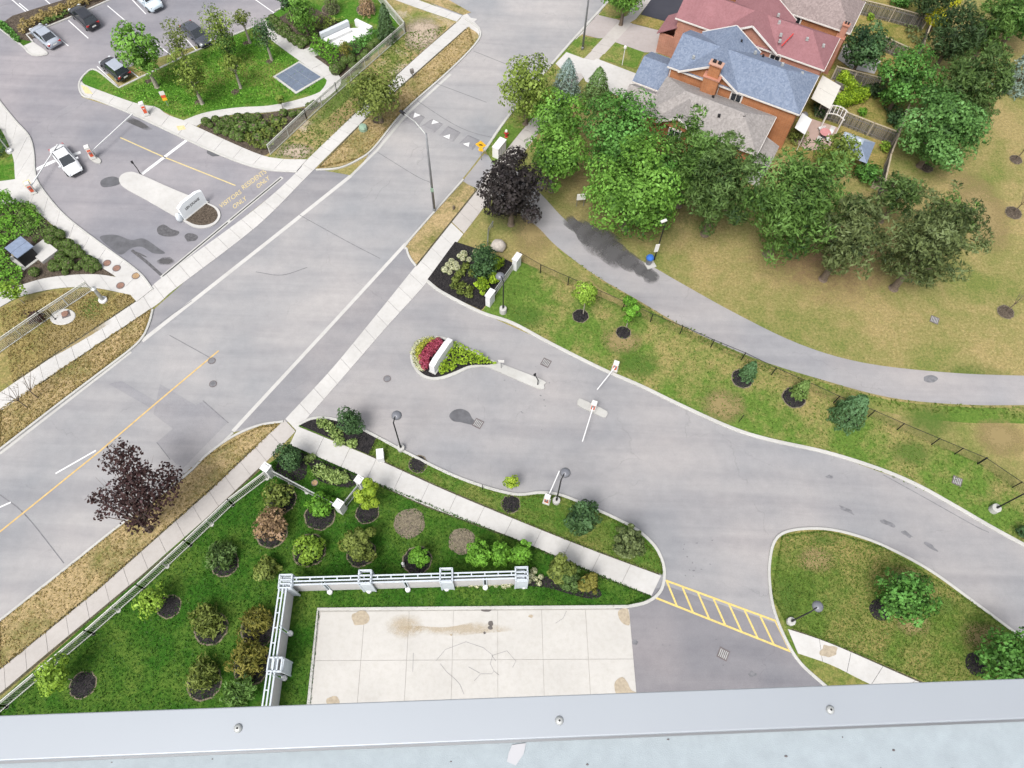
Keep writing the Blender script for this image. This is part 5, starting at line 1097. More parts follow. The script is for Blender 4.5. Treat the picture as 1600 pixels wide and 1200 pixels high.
# chain-link fence with posts at the places the photo shows
CL = [(812, 408), (844, 427), (887, 446), (930, 465), (973, 484), (1016, 503), (1062, 522), (1110, 543), (1158, 563), (1205, 586), (1255, 608), (1302, 630), (1356, 652), (1401, 672), (1455, 695), (1491, 710), (1527, 725), (1581, 762), (1640, 802)]
cl = thing('chain_link_fence', 'long black chain-link fence between park path and entrance lawn', 'fence', G(812, 408)); hc = 1.45
P = [G(*p) for p in CL]; wires = MB()
for k, q in enumerate(P):
    mb = MB(); r = .05 if k != 16 else .08; mb.cyl((q.x, q.y, 0), (q.x, q.y, hc + .05), r, r, 8); mb.build('post', M['black_metal'], cl, True)
    if k:
        a, b = P[k - 1], q; mb = MB(); mb.cyl(a + Vector((0, 0, hc)), b + Vector((0, 0, hc)), .028, .028, 6); mb.build('top_rail', M['black_metal'], cl, True)
        d = b - a; L = d.length; s = .22; n = int((L + hc) / s)
        for i in range(n):
            for sg_ in (0, 1):
                x0 = i * s - hc; x1 = x0 + hc; t0 = max(0, -x0); t1 = min(hc, L - x0)
                if t1 <= t0: continue
                p0, p1 = x0 + t0, x0 + t1; z0, z1 = (t0, t1) if sg_ else (hc - t0, hc - t1)
                A = a + d * (p0 / L); B = a + d * (p1 / L); wires.bar((A.x, A.y, z0 + .02), (B.x, B.y, z1 - .01), .0045, .0045)
o = wires.build('wire_mesh', M['black_metal'], cl, True); o['kind'] = 'stuff'

# screen wall with open metal frames round the pad
SWH = 2.9
sw = thing('screen_wall', 'pale blue-grey screen wall with panels and open frame towers round the pad', 'wall', G(452, 925))
def Gz(x, y, z): return G(x, y, z)
def swall(a, b, inner):
    """a,b: photo pixels of the wall's top line; panels between, inner = direction to the pad side"""
    A, B = Gz(*a, SWH), Gz(*b, SWH); A.z = B.z = 0; d = (B - A); L = d.length; dn = d.normalized(); nr = Vector((-dn.y, dn.x, 0)) * inner
    n = max(1, int(round(L / 3.4)))
    for k in range(n):
        p0, p1 = A + dn * (L * k / n + .14), A + dn * (L * (k + 1) / n - .14); off = nr * .22
        mb = MB(); mb.bar(p0 + off + Vector((0, 0, SWH * .46)), p1 + off + Vector((0, 0, SWH * .46)), .10, SWH * .84); mb.build('panel', M['trellis_panel'], sw, True)
    for k in range(n + 1):
        q = A + dn * (L * k / n)
        for o_ in (-.12, .12):
            mb = MB(); mb.box((q.x + nr.x * .3 + dn.x * o_, q.y + nr.y * .3 + dn.y * o_, SWH / 2), (.09, .09, SWH)); mb.build('post', M['trellis'], sw, True)
        f = q + nr * .42; mb = MB(); mb.lathe((f.x, f.y, 0.05), [(.22, 0), (.22, .3), (.15, .36)], 12); mb.build('post_footing', M['stucco'], sw, True)
    for o_, z in ((-.18, 0), (.10, 0), (.34, -.12)):
        mb = MB(); mb.bar(A + nr * o_ + Vector((0, 0, SWH + z)), B + nr * o_ + Vector((0, 0, SWH + z)), .11, .10); mb.build('top_rail', M['trellis'], sw, True)
    m = int(L / 1.0)
    for k in range(m + 1):
        q = A + dn * (L * k / m); mb = MB(); mb.bar(q - nr * .18 + Vector((0, 0, SWH)), q + nr * .10 + Vector((0, 0, SWH)), .08, .08); mb.build('rung', M['trellis'], sw, True)
    return A, B, dn, nr
def tower(px, py, dn, nr, w_=.95, d=1.0):
    c = Gz(px, py, SWH + .25); c.z = 0; hh = SWH + .25
    for i in (-.5, .5):
        for j in (-.5, .5):
            q = c + dn * (i * w_) + nr * (j * d + .1); mb = MB(); mb.box((q.x, q.y, hh / 2), (.11, .11, hh)); mb.build('tower_post', M['trellis'], sw, True)
    for z in (hh, hh - .5):
        for j in (-.5, -.1, .2, .5):
            if z < hh and abs(j) < .4: continue
            a = c + nr * (j * d + .1); mb = MB(); mb.bar(a - dn * w_ / 2 + Vector((0, 0, z)), a + dn * w_ / 2 + Vector((0, 0, z)), .10, .10); mb.build('tower_bar', M['trellis'], sw, True)
        for i in (-.5, .5):
            a = c + dn * (i * w_) + nr * .1; mb = MB(); mb.bar(a - nr * d / 2 + Vector((0, 0, z)), a + nr * d / 2 + Vector((0, 0, z)), .10, .10); mb.build('tower_bar', M['trellis'], sw, True)
    a = c + nr * (d * .5 + .1); mb = MB(); mb.bar(a - dn * w_ / 2 + Vector((0, 0, hh * .45)), a + dn * w_ / 2 + Vector((0, 0, hh * .45)), .06, hh * .8); mb.build('tower_panel', M['trellis'], sw, True)
A, B, dn, nr = swall((442, 907), (820, 896), -1)
for px, py in ((446, 906), (570, 899), (697, 896), (815, 894)): tower(px, py, dn, nr)
A, B, dn, nr = swall((441, 912), (410, 1130), 1)
for px, py in ((427, 1038),): tower(px, py, dn, nr)

# lamp posts
def lamp(label, base, h, head, group='round headed lamp posts', bs=.34, bh=.5):
    b = G(*base); hd = G(head[0], head[1], h + .1); off = Vector((hd.x - b.x, hd.y - b.y, 0)); off = off.normalized() * min(max(off.length, .35), .7)
    t = thing('lamp_post', label, 'lamp post', b, 0, group)
    mb = MB(); mb.lathe((0, 0, 0), [(bs, 0), (bs, bh - .05), (bs - .05, bh)], 14); mb.build('footing', M['kerb'], t)
    mb = MB(); mb.cyl((0, 0, bh), (0, 0, bh + .5), .10, .085, 10, True); mb.cyl((0, 0, bh + .5), (0, 0, h), .065, .055, 10); mb.build('pole', M['black_metal'], t, smooth=True)
    mb = MB(); mb.cyl((0, 0, h - .05), (off.x * .5, off.y * .5, h + .25), .05, .045, 8); mb.cyl((off.x * .5, off.y * .5, h + .25), (off.x, off.y, h + .2), .045, .05, 8); mb.build('arm', M['black_metal'], t)
    mb = MB(); mb.lathe((off.x, off.y, h - .08), [(.40, 0), (.44, .06), (.38, .22), (.22, .34), (.05, .38)], 18); mb.build('lamp_shade', M['glob'], t, smooth=True)
    mb = MB(); mb.lathe((off.x, off.y, h - .24), [(.06, 0), (.26, .06), (.32, .17)], 16); mb.build('globe', M['cabinet'], t, smooth=True)
    return t
lamp('dark lamp post on the strip lawn near the corner bed', (627, 702), 5.8, (621, 645))
lamp('dark lamp post beside the barrier cabinet on the strip lawn', (869, 784), 5.6, (887, 732))
lamp('dark lamp post beside the white stone pillar', (786, 488), 5.2, (780, 428), bs=.36, bh=.8)
lamp('dark lamp post on the oval lawn at the yellow crossing', (1234, 972), 4.6, (1280, 946))
lamp('dark lamp post cut by the right picture edge', (1551, 797), 5.0, (1620, 760), bs=.4, bh=.7)
lp = thing('lamp_post', 'thick white lamp post on the corner grass by the left walk', 'lamp post', G(162, 470)); mb = MB(); mb.lathe((0, 0, 0), [(.42, 0), (.42, .25), (.36, .3)], 14); mb.build('footing', M['stucco'], lp)
mb = MB(); mb.cyl((0, 0, .3), (0, 0, 1.9), .20, .16, 12); mb.build('pole', M['galv'], lp); mb = MB(); mb.lathe((0, 0, 1.9), [(.16, 0), (.26, .1), (.26, .22), (.05, .35)], 12); mb.build('lamp_shade', M['galv'], lp)
lp = thing('bollard_light', 'slim pale post light on a white footing at the left edge', 'lamp post', G(16, 238)); mb = MB(); mb.lathe((0, 0, 0), [(.35, 0), (.35, .35), (.28, .4)], 12); mb.build('footing', M['stucco'], lp); mb = MB(); mb.cyl((0, 0, .4), (0, 0, 3.6), .07, .06, 8); mb.build('pole', M['galv'], lp); mb = MB(); mb.lathe((0, 0, 3.6), [(.3, 0), (.36, .08), (.1, .3)], 12); mb.build('lamp_shade', M['glob'], lp)
def streetlight(label, base, h, tip, mat):
    b = G(*base); e = G(tip[0], tip[1], h + .4); off = Vector((e.x - b.x, e.y - b.y, h + .4)); t = thing('street_light', label, 'street light', b, 0, 'tall street lights')
    mb = MB(); mb.cyl((0, 0, 0), (0, 0, .5), .17, .15, 10); mb.cyl((0, 0, .5), (0, 0, h), .14, .09, 10); mb.build('pole', mat, t, smooth=True)
    m = Vector((off.x * .5, off.y * .5, h + .45)); mb = MB(); mb.cyl((0, 0, h - .15), m, .05, .045, 8); mb.cyl(m, off, .045, .04, 8); mb.build('arm', M['galv'], t)
    d = Vector((off.x, off.y, 0)).normalized(); rz = math.atan2(d.y, d.x); mb = MB(); mb.box(off + d * .3, (.75, .28, .14), rz, .8); mb.build('lamp_head', M['black_metal'], t)
streetlight('tall street light by the speed cushions with arm over the road', (679, 330), 10.9, (632, 178), M['grey_metal'])
streetlight('tall street light on the lawn patch at the top driveway', (910, 78), 9.5, (880, -60), M['grey_metal'])
mb = MB(); g = G(679, 330); t = [o for o in bpy.data.objects if o.name.startswith('street_light')][0]
mb.box((0, -.13, 3.4), (.32, .04, .55)); mb.build('pole_sign', M['green_box'], t)
pl_ = thing('path_light', 'slim path light with white notice beside the blue litter bin', 'lamp post', G(1022, 406)); mb = MB(); mb.cyl((0, 0, 0), (0, 0, 6.3), .07, .05, 8); mb.build('pole', M['black_metal'], pl_)
mb = MB(); mb.box((-.25, -.1, 6.25), (.62, .26, .12), .5); mb.build('lamp_head', M['cabinet'], pl_); mb = MB(); mb.box((-.12, -.12, 2.1), (.42, .05, 1.2), .2); mb.build('notice', M['cabinet'], pl_)
# barrier gates
def barrier(label, base, arm=None, rz=0.0, h=1.15, panels=2, z0=0.1, low=False):
    g = G(*base); t = thing('barrier_gate', label, 'barrier gate', (g.x, g.y, z0), rz, 'parking barrier gates')
    mb = MB(); mb.box((0, 0, .05), (.62, .62, .1)); mb.build('base_plate', M['kerb'], t)
    mb = MB(); mb.box((0, 0, .1 + h / 2), (.48, .40, h)); mb.build('cabinet', M['cabinet'], t)
    mb = MB(); mb.box((0, 0, h + .16), (.54, .46, .12), top=.85); mb.build('cabinet_lid', M['cabinet'], t)
    mb = MB(); mb.box((0, -.215, .1 + h * .5), (.34, .03, h * .62)); mb.build('orange_panel', M['orange'], t)
    mb = MB(); mb.box((0, -.235, .1 + h * .62), (.2, .02, .12)); mb.build('panel_mark', M['cabinet'], t)
    if arm:
        e = G(arm[0], arm[1], z0 + 1.0); iv = t.matrix_basis.inverted(); e = iv @ e; mb = MB()
        s = Vector((0, -.28, .95)); mb.bar(s, e, .09, .11); mb.build('boom', M['stucco'], t)
        mb = MB(); mb.cyl((0, -.2, .95), (0, -.34, .95), .12, .12, 10); mb.build('hub', M['grey_metal'], t)
    return t
barrier('white and orange barrier cabinet on the entrance lawn kerb', (960, 578), (933, 609), -.3)
barrier('white and orange barrier cabinet on the drive island', (926, 640), (910, 690), -.3, z0=.14)
barrier('white and orange barrier cabinet beside the lamp on the strip lawn', (854, 784), (874, 736), -.3)
barrier('orange barrier cabinet on the little gate island by the white car', (147, 248), (207, 178), .5, h=1.5, z0=.14)
barrier('orange barrier cabinet on the visitor walk', (230, 180), None, .5, h=1.5)
barrier('orange barrier cabinet at the left walk corner', (54, 302), (90, 226), .5, h=1.3)
# reader posts
def reader(label, base, d=(1, 0)):
    t = thing('card_reader', label, 'card reader', (*G(*base)[:2], .14)); mb = MB(); mb.cyl((0, 0, 0), (0, 0, .9), .05, .05, 8); mb.cyl((0, 0, .9), (-.3, .25, 1.35), .05, .05, 8); mb.build('post', M['black_metal'], t); mb = MB(); mb.box((-.34, .28, 1.42), (.22, .14, .3), .6); mb.build('reader_head', M['black_metal'], t)
reader('black gooseneck card reader on the visitor island end', (220, 273)); reader('black card reader post on the end of the entrance island', (840, 602))
# sign boards
def board(name, label, base, h, w_, bh, mat, rz=0.0, post='grey_metal', shape='rect', legs=1, tilt=0):
    t = thing(name, label, 'sign', G(*base), rz)
    for k in range(legs):
        x = 0 if legs == 1 else (k - .5) * w_ * .8; mb = MB(); mb.cyl((x, 0, 0), (x, 0, h), .035, .035, 8); mb.build('post', M[post], t)
    mb = MB()
    if shape == 'diamond':
        r = w_ / 2 * 1.41; vs = [(0, -.05, h - r), (r, -.05, h), (0, -.05, h + r), (-r, -.05, h)]; mb.add(vs + [(x, -.02, z) for x, _, z in vs], [(0, 1, 2, 3), (7, 6, 5, 4), (0, 4, 5, 1), (1, 5, 6, 2), (2, 6, 7, 3), (3, 7, 4, 0)])
    else: mb.box((0, -.05, h), (w_, .04, bh))
    fixn(mb.build('board', M[mat], t)); return t
ws = board('warning_sign', 'yellow warning sign on a post beside the kerb and speed cushion', (752, 250), 2.3, .85, .8, 'yellow_sign', -.1, shape='diamond')
mb = MB(); mb.box((0, -.075, 2.3), (.40, .012, .10)); mb.box((0, -.075, 2.38), (.2, .012, .08)); mb.build('bump_symbol', M['dark'], ws)
mb = MB(); mb.box((0, -.06, 1.58), (.5, .03, .4)); mb.build('speed_plate', M['yellow_sign'], ws)
nb = board('notice_board', 'white notice board on two legs under the grove', (906, 322), 1.5, .95, .9, 'cabinet', .15, legs=2)
mb = MB(); mb.box((-.1, -.08, 1.7), (.5, .012, .3)); mb.build('notice_sheet', M['trim'], nb)
rs = board('roadside_sign', 'orange and white striped sign stuck in the upper lawn', (263, 166), 1.9, .55, .5, 'cabinet', .35, post='green_box'); 
for z, m_ in ((1.45, 'orange'), (1.05, 'yellow_sign')):
    mb = MB(); mb.box((0, -.05, z), (.5, .04, .36)); mb.build('board', M[m_], rs)
ts = board('keep_right_sign', 'small white sign post at the neck of the entrance island', (783, 576), 1.5, .55, .4, 'cabinet', 0, post='grey_metal')
board('stake_marker', 'thin dark stake beside the drive kerb on the dry grass', (1154, 660), 1.6, .06, .06, 'black_metal', post='black_metal')
board('stake_marker', 'thin dark marker post behind the barrier on the strip lawn', (754, 765), 1.2, .05, .05, 'black_metal', post='black_metal')
# white stone box and small things
wb = thing('stone_marker', 'white stone block sign on the strip lawn beside the corner bed', 'sign', G(596, 716), RZ - .9); mb = MB(); mb.box((0, 0, .5), (.55, .9, 1.0)); mb.build('block', M['stucco'], wb); mb = MB(); mb.box((0, 0, 1.04), (.62, .97, .08)); mb.build('cap', M['stucco'], wb)
bo = thing('boulder', 'rounded pale boulder under the plum tree', 'boulder', G(779, 388)); mb = MB(); mb.lathe((0, 0, -.05), [(.55, 0), (.82, .25), (.85, .55), (.66, .92), (.3, 1.1), (.05, 1.14)], 12, 1.0, .85)
mb.v = [(x * (1 + .08 * math.sin(x * 5 + z * 3)), y * (1 + .1 * math.cos(y * 4 + x * 6)), z * (1 + .06 * math.sin(x * 7))) for x, y, z in mb.v]; mb.build('rock', M['boulder'], bo, smooth=True)
ub = thing('utility_box', 'pale green utility pedestal beside the boulevard tree', 'utility box', G(568, 203), .4); mb = MB(); mb.lathe((0, 0, 0), [(.5, 0), (.5, .45), (.42, .6), (.15, .66)], 8); mb.build('housing', M['green_box'], ub); mb = MB(); mb.box((0, 0, .02), (1.2, 1.2, .06)); mb.build('pad', M['kerb'], ub)
bi = thing('litter_bin', 'blue-topped round litter bin beside the park path', 'litter bin', G(1013, 412)); mb = MB(); mb.lathe((0, 0, .08), [(.30, 0), (.36, .85)], 14); mb.build('drum', M['grey_metal'], bi); mb = MB(); mb.lathe((0, 0, .93), [(.40, 0), (.40, .12), (.3, .3), (.1, .36)], 14); mb.build('lid', M['blue'], bi); mb = MB(); mb.box((.2, -.2, .04), (1.0, .8, .08), .4); mb.build('base_slab', M['kerb'], bi)
hy = thing('fire_hydrant', 'red fire hydrant with white cap behind the white cabinet', 'hydrant', G(791, 214)); mb = MB(); mb.lathe((0, 0, 0), [(.2, 0), (.2, .06), (.13, .08), (.13, .75), (.18, .78), (.18, .84)], 12); mb.cyl((-.26, 0, .55), (.26, 0, .55), .08, .08, 8); mb.build('barrel', M['red'], hy); mb = MB(); mb.lathe((0, 0, .84), [(.17, 0), (.13, .16), (.04, .24)], 12); mb.build('bonnet', M['cabinet'], hy)
cb = thing('utility_cabinet', 'white utility cabinet with open slatted front beside the hydrant', 'cabinet', G(780, 240), RZ - math.pi / 2); mb = MB(); mb.box((0, 0, .75), (.75, 1.7, 1.5)); mb.build('housing', M['cabinet'], cb); mb = MB(); mb.box((0, 0, 1.53), (.85, 1.8, .06)); mb.build('lid', M['stucco'], cb)
for k in range(4): mb = MB(); mb.box((.385, -.6 + k * .4, .75), (.02, .06, 1.2)); mb.build('slat', M['grey_metal'], cb)
# transformer boxes in the left bed
tx = thing('transformer_box', 'black transformer cabinet with grey roof on a pad in the left bed', 'transformer', G(42, 402), -.62); mb = MB(); mb.box((0, 0, .06), (2.5, 2.4, .12)); mb.build('pad', M['kerb'], tx); mb = MB(); mb.box((0, 0, .8), (2.0, 1.7, 1.4)); mb.build('housing', M['dark'], tx); mb = MB(); mb.box((-.52, .1, 1.54), (1.02, 1.9, .08)); mb.build('roof_leaf', M['gaz'], tx); mb = MB(); mb.box((.53, .1, 1.54), (1.02, 1.9, .08)); mb.build('roof_leaf', M['gaz'], tx); mb = MB(); mb.box((0, -.87, 1.2), (.4, .03, .08)); mb.build('name_plate', M['tactile'], tx)
tp = thing('equipment_pad', 'white concrete equipment pad right of the transformer cabinet', 'concrete pad', G(70, 395), -.62); mb = MB(); mb.box((0, 0, .2), (2.3, 1.9, .4)); mb.build('slab', M['conc'], tp)
# buried manhole pad
mp_ = thing('manhole_pad', 'white oval concrete pad with square rusty cover on the corner grass', 'manhole', G(99, 496)); mb = MB(); mb.lathe((0, 0, 0), [(1.15, 0), (1.15, .12), (1.08, .16)], 24, 1.05, .8); mb.build('pad', M['conc'], mp_); mb = MB(); mb.box((.25, .25, .2), (.72, .72, .1), .5); mb.build('frame', M['iron'], mp_); mb = MB(); mb.lathe((.2, .27, .25), [(.33, 0), (.33, .05), (.25, .08)], 18); mb.build('cover', M['rusty'], mp_)
gp = thing('guard_post', 'thin dark post on the white manhole pad', 'post', G(88, 500)); mb = MB(); mb.cyl((0, 0, .1), (0, 0, 1.7), .04, .04, 8); mb.build('stake', M['black_metal'], gp); mb = MB(); mb.cyl((0, 0, .14), (0, 0, .22), .10, .08, 10); mb.build('foot', M['black_metal'], gp)
# flat covers
def cover(name, label, px, py, r, mat, z, group=None, square=False):
    g = G(px, py); t = thing(name, label, 'cover', (g.x, g.y, z), rnd.uniform(0, 1) if not square else -.45, group); mb = MB()
    if square:
        mb.box((0, 0, .0), (r * 2, r * 2, .02)); mb.build('frame', M['iron'], t)
        for k in range(5): mb = MB(); mb.box(((k - 2) * r * .34, 0, .012), (r * .15, r * 1.5, .012)); mb.build('bar', M['galv'], t)
    else:
        mb.lathe((0, 0, 0), [(r, 0), (r, .012), (r * .86, .014)], 22); mb.build('ring', M['iron'], t); mb = MB(); mb.lathe((0, 0, .014), [(r * .8, 0), (r * .8, .01)], 20); mb.build('lid', M[mat], t)
for k, (x, y, m_) in enumerate([(168, 412, 'rusty'), (183, 420, 'rusty'), (213, 432, 'clay'), (189, 447, 'rusty')]):
    cover('manhole_cover', ['rusty round cover at the tip of the left bed', 'rusty round cover right of the bed tip on the walk', 'yellowish round cover nearest the visitor drive', 'rusty round cover nearest the corner grass'][k], x, y, .42, m_, .104, 'round covers on the left walk')
for lab, x, y in [('round manhole cover on the road beside the yellow centre line', 331, 564), ('round manhole cover on the road below the end of the centre line', 333, 600), ('faint round cover on the drive near the entrance island', 605, 592)]:
    cover('manhole_cover', lab, x, y, .36, 'seam', .03)
for lab, x, y in [('square storm grate beside the wet patch on the drive', 747, 662), ('square storm grate on the drive near the entrance lawn kerb', 853, 567), ('square storm grate on the dark court by the pad', 1130, 1022), ('square grate in the grass below the chain-link fence', 1495, 752), ('square drain cover in the dry park grass', 1460, 500)]:
    cover('storm_grate', lab, x, y, .42, 'iron', .03 if y < 740 or y > 1000 else .07, None, True)
cover('manhole_cover', 'round cover lid lying in the gate bed grass', 492, 755, .3, 'clay', .10)
# vent grating in the upper lawn
vg = thing('vent_grating', 'blue-grey ventilation grating with white kerb in the upper lawn', 'grating', G(468, 122)); Q = [G(427, 121), G(468, 97), G(507, 122), G(463, 148)]
mb = MB(); C4 = sum(Q, Vector()) / 4; mb.prism([(p.x, p.y) for p in Q], .02, .16); fixn(mb.build('frame', M['kerb'], vg, True))
nA = 3
for i in range(3):
    for j in range(3):
        def PQ(u, v): return (Q[0] * (1 - u) + Q[1] * u) * (1 - v) + (Q[3] * (1 - u) + Q[2] * u) * v
        u0, u1, v0, v1 = .06 + i * .295, .06 + (i + 1) * .295 - .008, .06 + j * .295, .06 + (j + 1) * .295 - .008
        mb = MB(); mb.prism([(PQ(a, b).x, PQ(a, b).y) for a, b in ((u0, v0), (u1, v0), (u1, v1), (u0, v1))], .1, .185); fixn(mb.build('grate_panel', M['vent'], vg, True))
# white garden bench wall
gb = thing('garden_bench', 'white masonry bench court with low walls in the garden', 'bench', G(540, 60)); mb = MB(); mb.prism([tuple(G(*p)[:2]) for p in ((504, 64), (524, 76), (582, 53), (576, 44), (546, 46))], 0, .16); fixn(mb.build('terrace', M['stucco'], gb, True))
def lowwall(a, b, w_, h, n): 
    A, B = G(*a), G(*b); mb = MB(); mb.bar(A + Vector((0, 0, h / 2)), B + Vector((0, 0, h / 2)), w_, h); mb.build(n, M['stucco_blue'] if n == 'back_wall' else M['stucco'], gb, True)
lowwall((503, 64), (546, 44), .45, 1.1, 'back_wall'); lowwall((557, 40), (582, 52), .4, .9, 'end_wall'); lowwall((509, 68), (548, 50), .7, .5, 'seat')
# mailbox post by the sidewalk
mbx = thing('post_box', 'small brown box on a post beside the upper sidewalk', 'box', G(645, 122), .5); mb = MB(); mb.cyl((0, 0, 0), (0, 0, .8), .06, .06, 8); mb.build('post', M['grey_metal'], mbx); mb = MB(); mb.box((0, 0, 1.0), (.4, .3, .5)); mb.build('box', M['wood'], mbx)
st = thing('tree_stump', 'short dark stump post on the right verge', 'stump', G(709, 327)); mb = MB(); mb.lathe((0, 0, 0), [(.14, 0), (.12, .5), (.09, .55)], 9); mb.build('wood', M['bark'], st)
rp = thing('real_estate_post', 'white lamp post with planter on the small front lawn', 'lamp post', G(972, 102)); mb = MB(); mb.cyl((0, 0, 0), (0, 0, 2.3), .045, .04, 8); mb.build('pole', M['stucco'], rp); mb = MB(); mb.lathe((0, 0, 2.3), [(.1, 0), (.18, .15), (.16, .38), (.03, .48)], 10); mb.build('lantern', M['cabinet'], rp)

# ------------------------------------------------------------------ cars
def carpaint(name, c, rough=.25):
    m, t, b = newmat(name); f = noise(t, coord(t, 'obj'), 2.0, 3)
    t.links.new(ramp(t, f, [(.3, tuple(x * .95 for x in c)), (.7, c)]), b.inputs['Base Color']); b.inputs['Roughness'].default_value = rough; b.inputs['Coat Weight'].default_value = .6; b.inputs['Coat Roughness'].default_value = .08; return m
CP = {'white': carpaint('white_car_paint', (.62, .63, .65)), 'silver': carpaint('silver_car_paint', (.30, .33, .38)), 'black': carpaint('black_car_paint', (.012, .013, .018)), 'dark': carpaint('dark_grey_car_paint', (.05, .055, .07)), 'pale': carpaint('pale_van_paint', (.52, .60, .66))}
M['tyre'] = plain('tyre_rubber', (.02, .02, .02), .8); M['rim'] = plain('alloy_rim', (.35, .36, .38), .35, .6); M['lamp_w'] = plain('headlight_lens', (.55, .58, .6), .15); M['lamp_r'] = plain('tail_light_lens', (.35, .02, .02), .25); M['plate'] = plain('number_plate', (.6, .6, .58), .5)
def loft(mb, secs):
    k = len(secs[0]); vs = [p for s in secs for p in s]; n = len(secs)
    fs = [(i * k + j, i * k + (j + 1) % k, (i + 1) * k + (j + 1) % k, (i + 1) * k + j) for i in range(n - 1) for j in range(k)]
    fs += [tuple(range(k)), tuple((n - 1) * k + j for j in range(k - 1, -1, -1))]; mb.add(vs, fs)
def car(label, tail, nose, paint, kind='sedan', name='car', L=None, roof=None):
    """tail, nose: photo pixels on the ground under the car's ends"""
    A, B = G(*tail), G(*nose); d = B - A; rz = math.atan2(d.y, d.x); c = (A + B) / 2; L = L or {'sedan': 4.7, 'suv': 4.8, 'hatch': 4.4, 'van': 5.3}[kind]; W = 1.84 if kind != 'van' else 2.0
    t = thing(name, label, 'car' if kind != 'van' else 'van', (c.x, c.y, .01), rz)
    belt, hood, tailz, top = {'sedan': (.95, .90, 1.0, 1.45), 'suv': (1.10, 1.05, 1.12, 1.70), 'hatch': (1.0, .95, 1.05, 1.55), 'van': (1.25, 1.15, 1.3, 2.1)}[kind]
    def sec(x, w_, zb, zt, cr=.06): return [(x, -w_, zb + .12), (x, -w_ * .92, zb), (x, w_ * .92, zb), (x, w_, zb + .12), (x, w_, zt - .22), (x, w_ * .9, zt - .04), (x, w_ * .5, zt + cr * .5), (x, 0, zt + cr * .7), (x, -w_ * .5, zt + cr * .5), (x, -w_ * .9, zt - .04), (x, -w_, zt - .22)]
    h = L / 2; w2 = W / 2
    secs = [sec(-h, w2 * .72, .42, tailz - .18, .02), sec(-h + .12, w2 * .88, .30, tailz - .04), sec(-h + .5, w2 * .97, .24, tailz), sec(-h * .45, w2, .22, belt), sec(0, w2, .22, belt - .02), sec(h * .42, w2, .22, belt - .03), sec(h * .6, w2 * .97, .24, hood), sec(h - .35, w2 * .9, .26, hood - .12), sec(h - .08, w2 * .78, .34, hood - .26, .03), sec(h, w2 * .66, .42, hood - .34, .02)]
    mb = MB(); loft(mb, secs); body = fixn(mb.build('body', paint, t, smooth=True))
    xs = {'sedan': (-h * .80, -h * .42, h * .10, h * .50), 'suv': (-h * .96, -h * .78, h * .08, h * .48), 'hatch': (-h * .94, -h * .70, h * .12, h * .52), 'van': (-h * .98, -h * .92, h * .28, h * .66)}[kind]
    wb_, wt = w2 * .93, w2 * .72; zb = belt - .04
    Bq = [Vector((xs[0], -wb_ * .9, zb)), Vector((xs[3], -wb_ * .92, zb)), Vector((xs[3], wb_ * .92, zb)), Vector((xs[0], wb_ * .9, zb))]; T = [Vector((xs[1], -wt, top - .05)), Vector((xs[2], -wt, top - .03)), Vector((xs[2], wt, top - .03)), Vector((xs[1], wt, top - .05))]
    mb = MB(); mb.add(Bq + T, [(0, 1, 5, 4), (2, 3, 7, 6), (4, 5, 6, 7), (1, 2, 6, 5), (3, 0, 4, 7)]); fixn(mb.build('cabin', paint, t))
    def pane(q, n_, inset=.10):
        cen = sum(q, Vector()) / 4; nr = (q[1] - q[0]).cross(q[3] - q[0]).normalized(); 
        if nr.dot(cen - Vector((0, 0, 1))) < 0: nr = -nr
        mb = MB(); mb.add([cen + (p - cen) * (1 - inset) + nr * .012 for p in q] + [cen + (p - cen) * (1 - inset) - nr * .01 for p in q], [(0, 1, 2, 3), (7, 6, 5, 4), (0, 4, 5, 1), (1, 5, 6, 2), (2, 6, 7, 3), (3, 7, 4, 0)]); fixn(mb.build(n_, M['glass'], t))
    pane([Bq[1], Bq[2], T[2], T[1]], 'windscreen'); pane([Bq[3], Bq[0], T[0], T[3]], 'rear_window')
    for (i0, i1) in ((0, 1), (3, 2)):
        m0, m1 = Bq[i0].lerp(Bq[i1], .47), T[i0].lerp(T[i1], .45); pane([Bq[i0], m0, m1, T[i0]], 'side_window', .12); pane([m0, Bq[i1], T[i1], m1], 'side_window', .12)
    mb = MB(); r4 = [Vector((T[0].x - .04, -wt * .98, top - .03)), Vector((T[1].x + .04, -wt * .98, top - .01)), Vector((T[1].x + .04, wt * .98, top - .01)), Vector((T[0].x - .04, wt * .98, top - .03))]; up = Vector((0, 0, .05)); cen = sum(r4, Vector()) / 4
    mb.add(r4 + [cen + (p - cen) * .86 + up for p in r4], [(0, 1, 5, 4), (1, 2, 6, 5), (2, 3, 7, 6), (3, 0, 4, 7), (4, 5, 6, 7)]); fixn(mb.build('roof', roof or paint, t, smooth=False))
    for sx in (-.58, .60):
        for sy in (-1, 1):
            y = sy * (w2 - .10); mb = MB(); mb.cyl((sx * h * 1.02, y - .11, .33), (sx * h * 1.02, y + .11, .33), .33, .33, 16); wl = mb.build('wheel', M['tyre'], t)
            mb = MB(); mb.cyl((sx * h * 1.02, y + sy * .112, .33), (sx * h * 1.02, y + sy * .125, .33), .22, .2, 14); mb.build('rim', M['rim'], wl)
    for sy in (-1, 1):
        mb = MB(); mb.box((h - .26, sy * w2 * .66, hood - .27), (.34, .36, .13), -sy * .35); mb.build('headlight', M['lamp_w'], t)
        mb = MB(); mb.box((-h + .1, sy * w2 * .70, tailz - .2), (.2, .36, .16), sy * .2); mb.build('tail_light', M['lamp_r'], t)
        mb = MB(); mb.box((xs[3] - .25, sy * (w2 + .09), belt + .06), (.14, .22, .15)); mb.build('mirror', paint, t)
